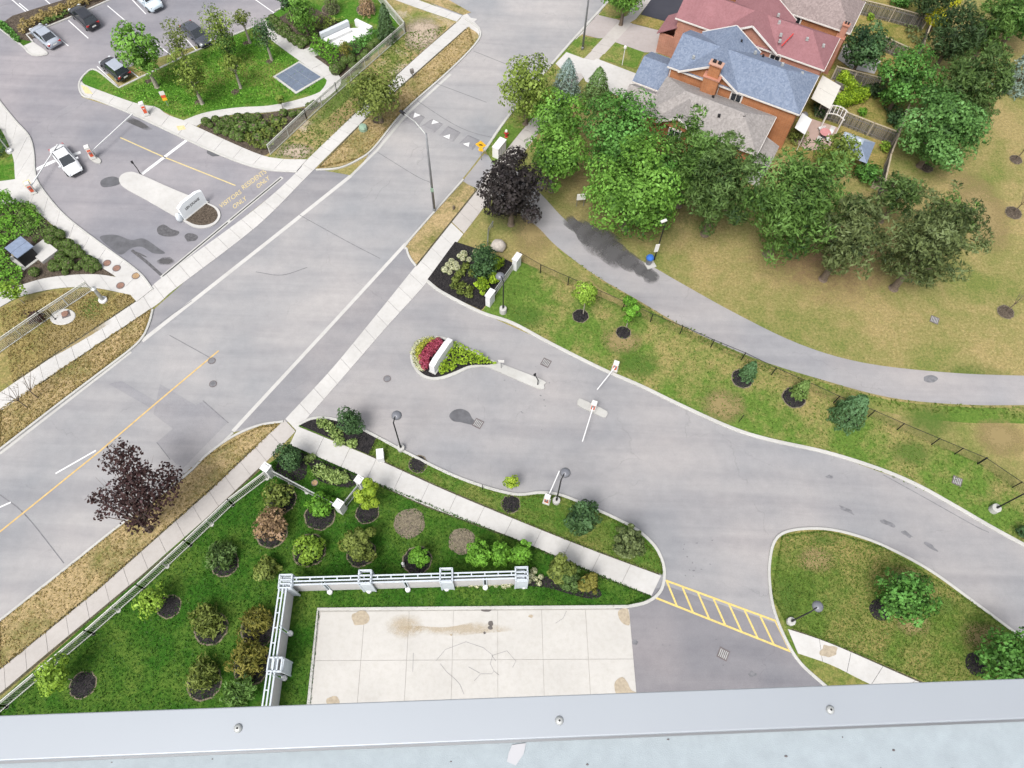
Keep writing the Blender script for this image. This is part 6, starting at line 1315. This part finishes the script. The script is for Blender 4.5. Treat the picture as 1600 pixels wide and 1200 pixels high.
    mb = MB(); mb.box((h + .0, 0, .50), (.04, W * .5, .14)); mb.build('grille', M['dark'], t); mb = MB(); mb.box((-h - .012, 0, .68), (.03, .5, .14)); mb.build('number_plate', M['plate'], t)
    return t
car('white sedan driving out past the barrier on the visitor drive', (95, 240), (122, 274), CP['white'], 'sedan')
car('silver car parked with its rear to the lane at the left bay', (91, 77), (58, 48), CP['silver'], 'sedan')
car('black suv parked beside the ornamental grass border', (153, 50), (118, 18), CP['black'], 'suv')
car('black hatchback with pale roof parked against the upper lawn', (200, 127), (167, 100), CP['black'], 'hatch', roof=CP['silver'])
car('dark sedan parked nose to the upper lawn between slender trees', (292, 45), (327, 76), CP['dark'], 'sedan')
car('white delivery van at the top edge of the parking lot', (212, -14), (252, 22), CP['pale'], 'van', 'delivery_van')
car('dark car cut by the top edge behind the ornamental grass', (70, -34), (102, -4), CP['dark'], 'sedan')

# ------------------------------------------------------------------ houses
TH = math.radians(-26); HO = Vector((30.29, 64.95, 0))
def house(name, label): return thing(name, label, 'house', HO, TH)
def wall_box(t, u0, u1, v0, v1, h, mat, n='wall'):
    for (a, b) in (((u0, v0), (u1, v0)), ((u1, v0), (u1, v1)), ((u1, v1), (u0, v1)), ((u0, v1), (u0, v0))):
        mb = MB(); mb.bar((a[0], a[1], h / 2), (b[0], b[1], h / 2), .2, h); mb.build(n, mat, t)
def roof_mesh(t, vs, fs, mat, n='roof', th=.12):
    mb = MB(); mb.add(vs, fs); o = fixn(mb.build(n, mat, t)); md = o.modifiers.new('s', 'SOLIDIFY'); md.thickness = th; md.offset = -1; return o
def roof_ew(t, u0, u1, v0, v1, ze, zr, mat, left='gable', right='hip'):
    vm = (v0 + v1) / 2; hw = (v1 - v0) / 2; ul = u0 + (hw if left == 'hip' else 0); ur = u1 - (hw if right == 'hip' else 0)
    vs = [(u0, v0, ze), (u1, v0, ze), (u1, v1, ze), (u0, v1, ze), (ul, vm, zr), (ur, vm, zr)]; fs = [(0, 1, 5, 4), (2, 3, 4, 5)]
    if right == 'hip': fs.append((1, 2, 5))
    if left == 'hip': fs.append((3, 0, 4))
    o = roof_mesh(t, vs, fs, mat)
    for a, b in (((u0, v0), (u1, v0)), ((u1, v0), (u1, v1)), ((u1, v1), (u0, v1))):
        mb = MB(); mb.bar((a[0], a[1], ze - .12), (b[0], b[1], ze - .12), .12, .16); mb.build('gutter', M['trim'], o)
    return o
def roof_ns(t, um, hw, v0, v1, ze, zr, mat, brick=None, wallv=None):
    vs = [(um - hw, v0, ze), (um + hw, v0, ze), (um + hw, v1, ze), (um - hw, v1, ze), (um, v0, zr), (um, v1, zr)]; o = roof_mesh(t, vs, [(0, 4, 5, 3), (1, 2, 5, 4)], mat)
    for v in (v0 - .03, v1 + .03):
        for s in (-1, 1): mb = MB(); mb.bar((um + s * hw, v, ze - .05), (um, v, zr - .05), .08, .2); mb.build('rake_board', M['trim'], o)
    if brick:
        for v, sgn in ((v0 + .35, 1), (v1 - .35, -1)):
            k = .96; mb = MB(); mb.add([(um - hw * k, v, ze - .3), (um + hw * k, v, ze - .3), (um, v, zr - .16), (um - hw * k, v + sgn * .15, ze - .3), (um + hw * k, v + sgn * .15, ze - .3), (um, v + sgn * .15, zr - .16)], [(0, 1, 2), (5, 4, 3), (0, 3, 4, 1), (1, 4, 5, 2), (2, 5, 3, 0)]); fixn(mb.build('gable_wall', brick, t))
    return o
def window(t, u, v, z, w_, h, face):
    """face 'v-' looks to the camera side, 'u+' to the back yard"""
    if face == 'v-':
        mb = MB(); mb.box((u, v - .05, z), (w_ + .24, .12, h + .24)); f = mb.build('window', M['trim'], t); mb = MB()
        for s in (-1, 1): mb = MB(); mb.box((u + s * w_ * .25, v - .12, z), (w_ * .44, .03, h * .92)); mb.build('pane', M['glass'], f)
    else:
        mb = MB(); mb.box((u + .05, v, z), (.12, w_ + .24, h + .24)); f = mb.build('window', M['trim'], t)
        for s in (-1, 1): mb = MB(); mb.box((u + .12, v + s * w_ * .25, z), (.03, w_ * .44, h * .92)); mb.build('pane', M['glass'], f)
def vent(t, u, v, z, s=.32, mat='galv'): mb = MB(); mb.box((u, v, z), (s, s, .3), .3, .8); mb.build('roof_vent', M[mat], t)
def chimney(t, u, v, h, w_, d, brick):
    mb = MB(); mb.box((u, v, (h - 1.6) / 2), (w_ * 1.15, d * 1.15, h - 1.6)); c = mb.build('chimney', brick, t)
    mb = MB(); mb.box((u, v + d * .1, h - .8), (w_ * .85, d * .8, 1.7)); mb.build('stack', brick, c)
    for z, k in ((h - 1.55, 1.3), (h + .05, 1.05)): mb = MB(); mb.box((u, v, z), (w_ * k, d * k, .12)); mb.build('band', M['brick_p'], c)
    for s in (-1, 1): mb = MB(); mb.box((u + s * w_ * .2, v + d * .1, h + .2), (w_ * .25, d * .4, .25)); mb.build('flue', M['dark'], c)
EZ, RZH = 5.5, 7.35
hb = house('brick_house', 'orange brick house with blue shingle roof and tall side chimney')
wall_box(hb, -14.8, -.3, -1.75, 4.4, EZ, M['brick_o']); roof_ew(hb, -15.15, .1, -2.1, 4.75, EZ, RZH, M['roof_blue'], 'gable', 'hip'); roof_ns(hb, -10.3, 3.5, -2.35, 5.1, EZ, RZH + .25, M['roof_blue'], M['brick_o'])
mb = MB(); mb.add([(-14.9, -1.7, EZ - .2), (-14.9, 4.4, EZ - .2), (-14.9, 1.33, RZH - .15)], [(0, 1, 2)]); mb.build('gable_wall', M['brick_o'], hb)
chimney(hb, -9.9, -2.75, 8.3, 1.45, .85, M['brick_o'])
wall_box(hb, -18.1, -14.95, -2.9, 1.9, 2.9, M['brick_o'], 'garage_wall'); roof_ew(hb, -18.45, -14.9, -3.3, 2.3, 3.0, 4.35, M['roof_blue'], 'gable', 'gable')
window(hb, -6.9, -1.86, 4.5, 1.15, 1.1, 'v-'); window(hb, -.2, 1.3, 4.2, 1.6, 1.2, 'u+')
for a in [(-12.9, -.6, 6.5), (-7.2, 3.6, 6.4), (-3.9, 2.6, 6.9), (-1.6, 3.0, 6.35)]: vent(hb, *a)
vent(hb, -9.1, 3.9, 6.9, .25, 'dark'); vent(hb, -6.3, 3.9, 6.1, .25, 'dark')
mb = MB(); mb.cyl((-9.05, -1.92, 1), (-9.05, -1.92, 5.4), .05, .05, 8); mb.cyl((-14.75, -1.92, 1), (-14.75, -1.92, 5.4), .05, .05, 8); mb.build('downpipe', M['trim'], hb)
hp = house('brick_house', 'pink brick house with rose-red shingle roof')
wall_box(hp, -17.1, 0, 6.2, 11.6, EZ, M['brick_p']); roof_ew(hp, -17.5, .35, 5.9, 11.95, EZ, RZH, M['roof_pink'], 'gable', 'hip'); roof_ns(hp, -8.7, 3.7, 5.65, 12.4, EZ, RZH + .45, M['roof_pink'], M['brick_p'])
mb = MB(); mb.add([(-17.2, 6.2, EZ - .2), (-17.2, 11.6, EZ - .2), (-17.2, 8.92, RZH - .2)], [(0, 1, 2)]); mb.build('gable_wall', M['brick_p'], hp)
wall_box(hp, -18.9, -17.2, 6.3, 9.2, 2.7, M['brick_p'], 'porch_wall'); roof_mesh(hp, [(-19.3, 5.95, 2.75), (-19.3, 9.6, 2.75), (-17.1, 9.6, 4.3), (-17.1, 5.95, 4.3)], [(0, 1, 2, 3)], M['roof_pink'], 'porch_roof')
window(hp, -5.2, 6.1, 4.6, 1.1, 1.0, 'v-'); window(hp, .08, 9, 4.2, 1.6, 1.2, 'u+')
for a in [(-6.9, 9.9, 7.1), (-6.4, 8.6, 7.2), (-5.6, 7.1, 6.9), (-5.4, 6.5, 6.6), (-2.8, 7.9, 6.9), (-.9, 8.4, 6.45)]: vent(hp, *a)
mb = MB(); mb.bar((-5.0, 6.2, 6.3), (-4.4, 7.6, 7.15), .12, .1); mb.build('roof_pipe', M['red'], hp)
hw_ = house('brick_house', 'brick house with brown shingle roof at the top edge')
wall_box(hw_, -14, .8, 13.75, 19.4, EZ, M['brick_o']); roof_ew(hw_, -14.4, 1.15, 13.35, 19.75, EZ, RZH + .1, M['roof_brown'], 'gable', 'hip'); window(hw_, -5.2, 13.64, 4.6, 1.1, 1.1, 'v-'); chimney(hw_, .35, 13.15, 6.4, .8, .6, M['brick_p'])
vent(hw_, -6.5, 15.5, 6.9, .25, 'dark'); roof_ns(hw_, -9.5, 3.0, 12.8, 20.2, EZ, RZH + .4, M['roof_brown'], M['brick_o'])
hg = house('bungalow', 'grey shingle roofed bungalow half hidden behind the pines')
wall_box(hg, -14.5, -2.5, -8.1, -2.6, 4.1, M['brick_o']); roof_ew(hg, -14.9, -2.05, -8.55, -2.2, 4.3, 6.0, M['roof_grey'], 'hip', 'hip'); roof_ns(hg, -11.0, 2.3, -9.3, -5.4, 4.3, 5.75, M['roof_grey'], M['brick_o'])
wall_box(hg, -17.6, -14.6, -7.5, -3.9, 2.8, M['brick_o'], 'garage_wall'); roof_ew(hg, -18.0, -13.6, -7.9, -3.5, 2.9, 4.5, M['roof_grey'], 'gable', 'gable')
for a in [(-10.0, -6.3, 5.55), (-7.4, -6.5, 5.5), (-5.0, -5.6, 5.7), (-9.0, -4.0, 5.35)]: vent(hg, *a, .3, 'dark')
wall_box(hg, -2.2, -.7, -8.2, -4.4, 2.4, M['stucco'], 'sunroom_wall'); roof_mesh(hg, [(-2.3, -8.5, 3.2), (-.4, -8.5, 2.5), (-.4, -4.2, 2.5), (-2.3, -4.2, 3.2)], [(0, 1, 2, 3)], M['roof_grey'], 'sunroom_roof'); window(hg, -11, -9.0, 3.4, 1.2, 1.0, 'v-')

# ------------------------------------------------------------------ back yards
def UV(u, v, z=0): return Matrix.Translation(HO) @ Matrix.Rotation(TH, 4, 'Z') @ Vector((u, v, z))
def board_fence(label, pts, h, face=1, group=None):
    P = [G(x, y, h) for x, y in pts]; P = [Vector((p.x, p.y, 0)) for p in P]; t = thing('wooden_fence', label, 'fence', P[0], 0, group)
    first = {}
    for a, b in zip(P[:-1], P[1:]):
        d = b - a; L = d.length; rz = math.atan2(d.y, d.x); n = int(L / .21)
        for k in range(n):
            q = a.lerp(b, (k + .5) / n) - P[0]; hh = h - .08
            wm = rnd.choice(['wood_dark', 'wood_dark', 'wood', 'wood'])
            if wm not in first: mb = MB(); mb.box((0, 0, hh / 2), (.15, .03, hh)); first[wm] = o = mb.build('board', M[wm], t)
            else: o = first[wm].copy(); COL.objects.link(o); o.parent = t
            o.location = q + Vector((0, 0, rnd.uniform(-.03, .02))); o.rotation_euler = (0, 0, rz)
        for k in range(max(1, int(L / 2.4)) + 1):
            q = a.lerp(b, k / max(1, int(L / 2.4))); mb = MB(); mb.box((q.x, q.y, h / 2 + .05), (.13, .13, h + .1), rz); mb.build('post', M['wood_light'], t, True)
        mb = MB(); mb.bar(a + Vector((0, 0, h)), b + Vector((0, 0, h)), .16, .06); mb.build('cap_rail', M['wood_light'], t, True)
        for z in (.4, h - .4): mb = MB(); mb.bar(a + Vector((0, 0, z)), b + Vector((0, 0, z)), .07, .1); mb.build('rail', M['wood'], t, True)
board_fence('weathered wooden fence between the cedar hedge and the gazebo', [(1284, 162), (1320, 174), (1366, 192), (1406, 207)], 1.9)
board_fence('weathered wooden fence behind the garden bench and short hedge', [(1308, 104), (1340, 112), (1378, 122)], 1.9)
board_fence('weathered wooden fence along the top yard of the brown house', [(1350, 0), (1400, 12), (1452, 26)], 2.0)
board_fence('short wooden fence left of the top yard lawn', [(1384, 58), (1420, 74)], 1.8)
board_fence('wooden park fence along the back of the lower yards', [(1421, 164), (1406, 207), (1393, 240), (1380, 298)], 1.7)
board_fence('wooden park fence along the back of the top yard', [(1458, 30), (1446, 62), (1444, 72)], 1.7)
gz = thing('gazebo', 'square gazebo with grey-blue peaked roof in the bungalow yard', 'gazebo', (0, 0, 0)); gc = G(1338, 228, 2.4); gz.matrix_basis = Matrix.Translation(Vector((gc.x, gc.y, .02))) @ Matrix.Rotation(TH, 4, 'Z'); s = 1.75
for i in (-1, 1):
    for j in (-1, 1): mb = MB(); mb.box((i * s * .9, j * s * .9, 1.1), (.1, .1, 2.2)); mb.build('post', M['black_metal'], gz)
for k, (p, q) in enumerate((((-s, -s), (s, -s)), ((s, -s), (s, s)), ((s, s), (-s, s)), ((-s, s), (-s, -s)))):
    mb = MB(); mb.add([(p[0], p[1], 2.2), (q[0], q[1], 2.2), (q[0] * .18, q[1] * .18, 3.0), (p[0] * .18, p[1] * .18, 3.0)], [(0, 1, 2, 3)]); o = mb.build('roof_panel', M['gaz'] if k in (0, 1) else M['gaz_light'], gz); md = o.modifiers.new('s', 'SOLIDIFY'); md.thickness = .04
mb = MB(); mb.box((0, 0, 3.08), (.7, .7, .06)); mb.add([(-.45, -.45, 3.15), (.45, -.45, 3.15), (.45, .45, 3.15), (-.45, .45, 3.15), (0, 0, 3.45)], [(0, 1, 4), (1, 2, 4), (2, 3, 4), (3, 0, 4)]); mb.build('top_cap', M['gaz_light'], gz)
aw = thing('awning', 'white canvas awning on the back of the pink house', 'awning', UV(.4, 6.3, 0), TH)
for k in range(2): mb = MB(); mb.add([(0, -2.2 + k * 2.15, 3.0), (2.4, -2.2 + k * 2.15, 2.5), (2.4, -.1 + k * 2.15, 2.5), (0, -.1 + k * 2.15, 3.0)], [(0, 1, 2, 3)]); o = mb.build('canvas_panel', M['awning'], aw); md = o.modifiers.new('s', 'SOLIDIFY'); md.thickness = .05
for y in (-2.1, 1.9): mb = MB(); mb.cyl((2.3, y, 0), (2.3, y, 2.5), .04, .04, 8); mb.build('post', M['trim'], aw)
aw2 = thing('awning', 'small white canopy on the back of the blue roofed house', 'awning', UV(.2, .2, 0), TH); mb = MB(); mb.add([(0, -1.3, 2.9), (1.3, -1.3, 2.5), (1.3, 1.3, 2.5), (0, 1.3, 2.9)], [(0, 1, 2, 3)]); o = mb.build('canvas_panel', M['stucco'], aw2); md = o.modifiers.new('s', 'SOLIDIFY'); md.thickness = .05
for y in (-1.2, 1.2): mb = MB(); mb.cyl((1.25, y, 0), (1.25, y, 2.5), .04, .04, 8); mb.build('post', M['trim'], aw2)
sheet('stone_patio', sharp([(1268, 150), (1286, 122), (1316, 134), (1308, 158), (1290, 166)]), .05, M['patio'])
sheet('pink_patio', sharp([(1240, 222), (1262, 184), (1310, 200), (1296, 232), (1262, 236)]), .05, M['patio_pink'])
sheet('white_patio', sharp([(1308, 92), (1320, 68), (1376, 96), (1366, 116), (1330, 108)]), .05, M['conc'])
bn = thing('patio_bench', 'dark bench with white cushion beside the short cedar hedge', 'bench', G(1313, 140), -.6); mb = MB(); mb.box((0, 0, .42), (1.9, .55, .08)); mb.build('seat', M['wood'], bn); mb = MB(); mb.box((0, .05, .52), (1.7, .5, .14)); mb.build('cushion', M['stucco'], bn); mb = MB(); mb.box((0, -.32, .7), (1.9, .08, .7)); mb.build('backrest', M['wood'], bn)
for sx in (-.85, .85): mb = MB(); mb.box((sx, 0, .2), (.1, .5, .4)); mb.build('leg', M['wood'], bn)
pg = thing('pergola', 'white arched garden pergola beside the wooden fence', 'pergola', G(1296, 200), TH)
for i in (-.9, .9):
    for j in (-.7, .7): mb = MB(); mb.box((i, j, 1.1), (.1, .1, 2.2)); mb.build('post', M['trim'], pg)
for j in (-.7, .7):
    mb = MB()
    for k in range(6): a0, a1 = -1.05 + k * .35, -1.05 + (k + 1) * .35; mb.bar((a0, j, 2.2 + .35 * (1 - (a0 / 1.05) ** 2)), (a1, j, 2.2 + .35 * (1 - (a1 / 1.05) ** 2)), .07, .12)
    mb.build('arch', M['trim'], pg)
for k in range(5): x = -.8 + k * .4; mb = MB(); mb.bar((x, -.8, 2.25 + .33 * (1 - (x / 1.05) ** 2)), (x, .8, 2.25 + .33 * (1 - (x / 1.05) ** 2)), .06, .06); mb.build('slat', M['trim'], pg)
M['cloth_pink'] = plain('faded_pink_cloth', (.45, .20, .20), .8)
tb = thing('patio_table', 'round patio table with faded pink cloth on the pink patio', 'table', G(1286, 214)); mb = MB(); mb.lathe((0, 0, .7), [(.62, 0), (.62, .05)], 18); mb.build('top', M['cloth_pink'], tb); mb = MB(); mb.cyl((0, 0, 0), (0, 0, .7), .07, .05, 8); mb.lathe((0, 0, .02), [(.35, 0), (.3, .06)], 12); mb.build('pedestal', M['grey_metal'], tb)
ch0 = thing('patio_chair', 'white patio chair beside the pink clothed table', 'chair', G(1292, 222), 1.0, 'white patio chairs')
mb = MB(); mb.box((0, 0, .43), (.5, .5, .05)); mb.build('seat', M['stucco'], ch0); mb = MB(); mb.box((0, .24, .72), (.5, .05, .55)); mb.build('backrest', M['stucco'], ch0)
for sx in (-.21, .21):
    for sy in (-.21, .21): mb = MB(); mb.box((sx, sy, .21), (.05, .05, .42)); mb.build('leg', M['stucco'], ch0)
for x, y, r_ in ((1278, 222, 2.5), (1296, 210, -.5), (1281, 205, 3.4)): dup(ch0, G(x, y, .05), r_)
bq = thing('barbecue', 'dark round covered barbecue against the orange brick wall', 'barbecue', G(1253, 188)); mb = MB(); mb.lathe((0, 0, .5), [(.3, 0), (.42, .2), (.42, .4), (.25, .6), (.05, .66)], 14); mb.build('kettle', M['grey_metal'], bq)
for k in range(3): a0 = k * 2.1; mb = MB(); mb.cyl((.15 * math.cos(a0), .15 * math.sin(a0), .55), (.35 * math.cos(a0), .35 * math.sin(a0), 0), .03, .03, 6); mb.build('leg', M['black_metal'], bq)
for lab, px in (('pale trellis post frame left at the top fence', (1441, 27)), ('pale trellis post frame right at the top fence', (1450, 29))):
    t_ = thing('trellis_post', lab, 'post', G(*px)); mb = MB(); mb.bar((0, 0, 0), (0, 0, 3.2), .09, .09); mb.build('post', M['wood_light'], t_); mb = MB(); mb.bar((-.4, 0, 3.0), (.4, 0, 3.0), .07, .07); mb.build('crossbar', M['wood_light'], t_)
rb = thing('raised_bed', 'small wooden raised bed at the bottom yard corner', 'planter', G(1378, 292), TH)
for x, y, lx, ly in ((0, -.7, 2.2, .08), (0, .7, 2.2, .08), (-1.06, 0, .08, 1.4), (1.06, 0, .08, 1.4)): mb = MB(); mb.box((x, y, .25), (lx, ly, .5)); mb.build('plank', M['wood_light'], rb)
mb = MB(); mb.box((0, 0, .38), (2.0, 1.3, .06)); mb.build('soil', M['mulch_brown'], rb)

# ------------------------------------------------------------------ balcony parapet under the camera
ZC = H - 1.2
pp = thing('balcony_parapet', 'pale blue-grey metal parapet cap and ledge along the bottom edge', 'parapet', (0, 0, ZC - 1.2))
def capseg(a, b, c, d, z0, z1, n, mat):
    Q = [G(*a, z1), G(*b, z1), G(*c, z1), G(*d, z1)]; mb = MB(); mb.prism([(p.x, p.y) for p in Q], z0, z1); return fixn(mb.build(n, mat, pp, True))
def yo(x): return 1118 - (x) * 58 / 1600.0
def yi(x): return 1188.5 - x * 66 / 1600.0
o = capseg((-500, yo(-500)), (2100, yo(2100)), (2100, yi(2100)), (-500, yi(-500)), ZC - .035, ZC, 'metal_cap', M['cap'])
bv = o.modifiers.new('b', 'BEVEL'); bv.width = .0015; bv.segments = 2
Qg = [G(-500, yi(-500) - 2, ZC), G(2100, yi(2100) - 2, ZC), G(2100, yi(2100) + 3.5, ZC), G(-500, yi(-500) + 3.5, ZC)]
mb = MB(); mb.prism([(p.x, p.y) for p in Qg], ZC - .0495, ZC - .036); fixn(mb.build('sealant', M['grey_metal'], pp, True))  # grey strip painting the shadow line below the cap's inner edge
zl = ZC - .05
A1, A2 = G(-500, yo(-500) + 8, ZC), G(2100, yo(2100) + 8, ZC)
mb = MB(); mb.prism([(A1.x, A1.y), (A2.x, A2.y), (A2.x, -.7), (A1.x, -.7)], zl - .15, zl); fixn(mb.build('ledge', M['ledge'], pp, True))
mb = MB(); mb.prism([(A1.x, A1.y - .03), (A2.x, A2.y - .03), (A2.x, -.25), (A1.x, -.25)], zl - 1.2, zl - .16); fixn(mb.build('parapet_wall', M['stucco_blue'], pp, True))
for x, y in ((372, 1138), (874, 1126), (1297, 1109), (-130, 1154), (1760, 1092)):
    g = G(x, y, ZC); mb = MB(); mb.lathe((g.x, g.y, ZC), [(.0065, 0), (.006, .002), (.0042, .004), (.002, .0045)], 16); sc_ = mb.build('screw', M['galv'], pp, True, True)
    mb = MB(); mb.lathe((g.x, g.y, ZC + .0045), [(.0018, 0), (.0016, .0004)], 6); o = mb.build('drive_socket', M['dark'], sc_, False)
    o.matrix_parent_inverse = Matrix.Translation(-Vector(pp.location))
pc = [G(x, y, zl) for x, y in ((800, 1164), (822, 1161), (818, 1178), (806, 1196), (792, 1190), (795, 1176))]; mb = MB(); mb.prism([(p.x, p.y) for p in pc], zl - .001, zl + .002); fixn(mb.build('plaster_chip', M['plaster'], pp, True))
for k in range(14):
    g = G(rnd.uniform(-20, 1620), rnd.uniform(1150, 1205), zl); r = rnd.uniform(.0006, .0018); mb = MB(); mb.lathe((g.x, g.y, zl), [(r, 0), (r * .6, r)], 6, rnd.uniform(.6, 2.5), 1); mb.build('grit', M['iron'], pp, True)

# ------------------------------------------------------------------ grass blades and weeds (uncountable)
def tufts(name, label, pts_px, n, pal, size, edge=True, z=.05):
    """many small blades over a lawn outline"""
    pl = np.array(path(pts_px, True, 4)); lo, hi = pl.min(0), pl.max(0); q = nrg.uniform(lo, hi, (n * 2, 2)); ins = np.zeros(len(q), bool); j = len(pl) - 1
    for i in range(len(pl)):
        ins ^= ((pl[i, 1] > q[:, 1]) != (pl[j, 1] > q[:, 1])) & (q[:, 0] < (pl[j, 0] - pl[i, 0]) * (q[:, 1] - pl[i, 1]) / (pl[j, 1] - pl[i, 1] + 1e-12) + pl[i, 0]); j = i
    q = q[ins]; m = n // 4 if edge else 0; k = nrg.integers(0, len(pl), m); f = nrg.random((m, 1)); e = pl[k] * (1 - f) + pl[(k + 1) % len(pl)] * f + nrg.normal(0, .05, (m, 2)); q = np.vstack([q, e])
    p = np.c_[q, np.full(len(q), z) + nrg.uniform(.01, .06, len(q))]; nr = np.c_[nrg.normal(0, .8, (len(q), 2)), np.full(len(q), .7)]
    o = bpy.data.objects.new(name, leaf_mesh(name, p, nr, size, .5 + nrg.normal(0, .22, len(q)), LM[pal], 1.8)); COL.objects.link(o); o['kind'] = 'stuff'; tag(o, label, 'grass'); return o
TF = [('yard_grass', 'short lush grass blades of the yard lawn', [(0, 1105), (415, 740), (452, 697), (560, 744), (800, 842), (1015, 932), (980, 946), (497, 950), (482, 1110), (470, 1200), (0, 1200)], 26000, 'lush', .10),
      ('strip_grass', 'grass blades on the strip lawn beside the drive', [(590, 685), (640, 712), (720, 750), (800, 774), (880, 777), (988, 826), (1032, 875), (1033, 897), (920, 856), (800, 808), (578, 711)], 8000, 'grassy', .10),
      ('oval_grass', 'grass blades on the oval lawn', [(1222, 838), (1290, 830), (1380, 856), (1520, 943), (1660, 1050), (1660, 1140), (1440, 1062), (1300, 1004), (1232, 978), (1206, 930)], 15000, 'grassy', .10),
      ('verge_grass', 'parched grass of the near verge', [(0, 972), (180, 830), (325, 713), (405, 668), (436, 663), (330, 764), (155, 919), (0, 1045)], 6000, 'dryblade', .11),
      ('verge_grass', 'parched grass of the left verge', [(0, 641), (237, 484), (224, 523), (150, 584), (0, 698)], 5000, 'dryblade', .12),
      ('corner_weeds', 'patchy weeds of the left corner grass', [(0, 484), (91, 453), (208, 462), (211, 472), (20, 599)], 4000, 'dryblade', .12),
      ('entrance_grass', 'patchy blades of the entrance lawn', [(760, 480), (812, 409), (1200, 577), (1530, 725), (1660, 800), (1660, 880), (1490, 787), (1290, 704), (1060, 629), (860, 534)], 9000, 'grassy', .11),
      ('path_weeds', 'green weeds along the park path', [(870, 388), (990, 468), (1180, 564), (1390, 625), (1600, 637), (1600, 655), (1390, 640), (1180, 576), (990, 478)], 7000, 'grassy', .13),
      ('upper_grass', 'grass blades of the upper lawn', [(192, 142), (394, 48), (462, 96), (500, 124), (484, 146), (420, 161), (370, 165), (320, 172), (285, 184), (250, 170), (150, 136)], 9000, 'ground', .13),
      ('worn_grass', 'worn tufts beside the upper sidewalk', [(425, 244), (632, 52), (700, 42), (480, 250)], 6000, 'grassy', .13),
      ('corner_verge_grass', 'parched grass of the corner verge', [(497, 263), (732, 44), (740, 72), (632, 170), (560, 248)], 5000, 'dryblade', .13)]
for nm, lb, pts, n, pal, s in TF: tufts(nm, lb, sharp(pts), n, pal, s, edge=nm not in ('entrance_grass', 'upper_grass', 'path_weeds', 'worn_grass', 'corner_weeds'), z=.06)
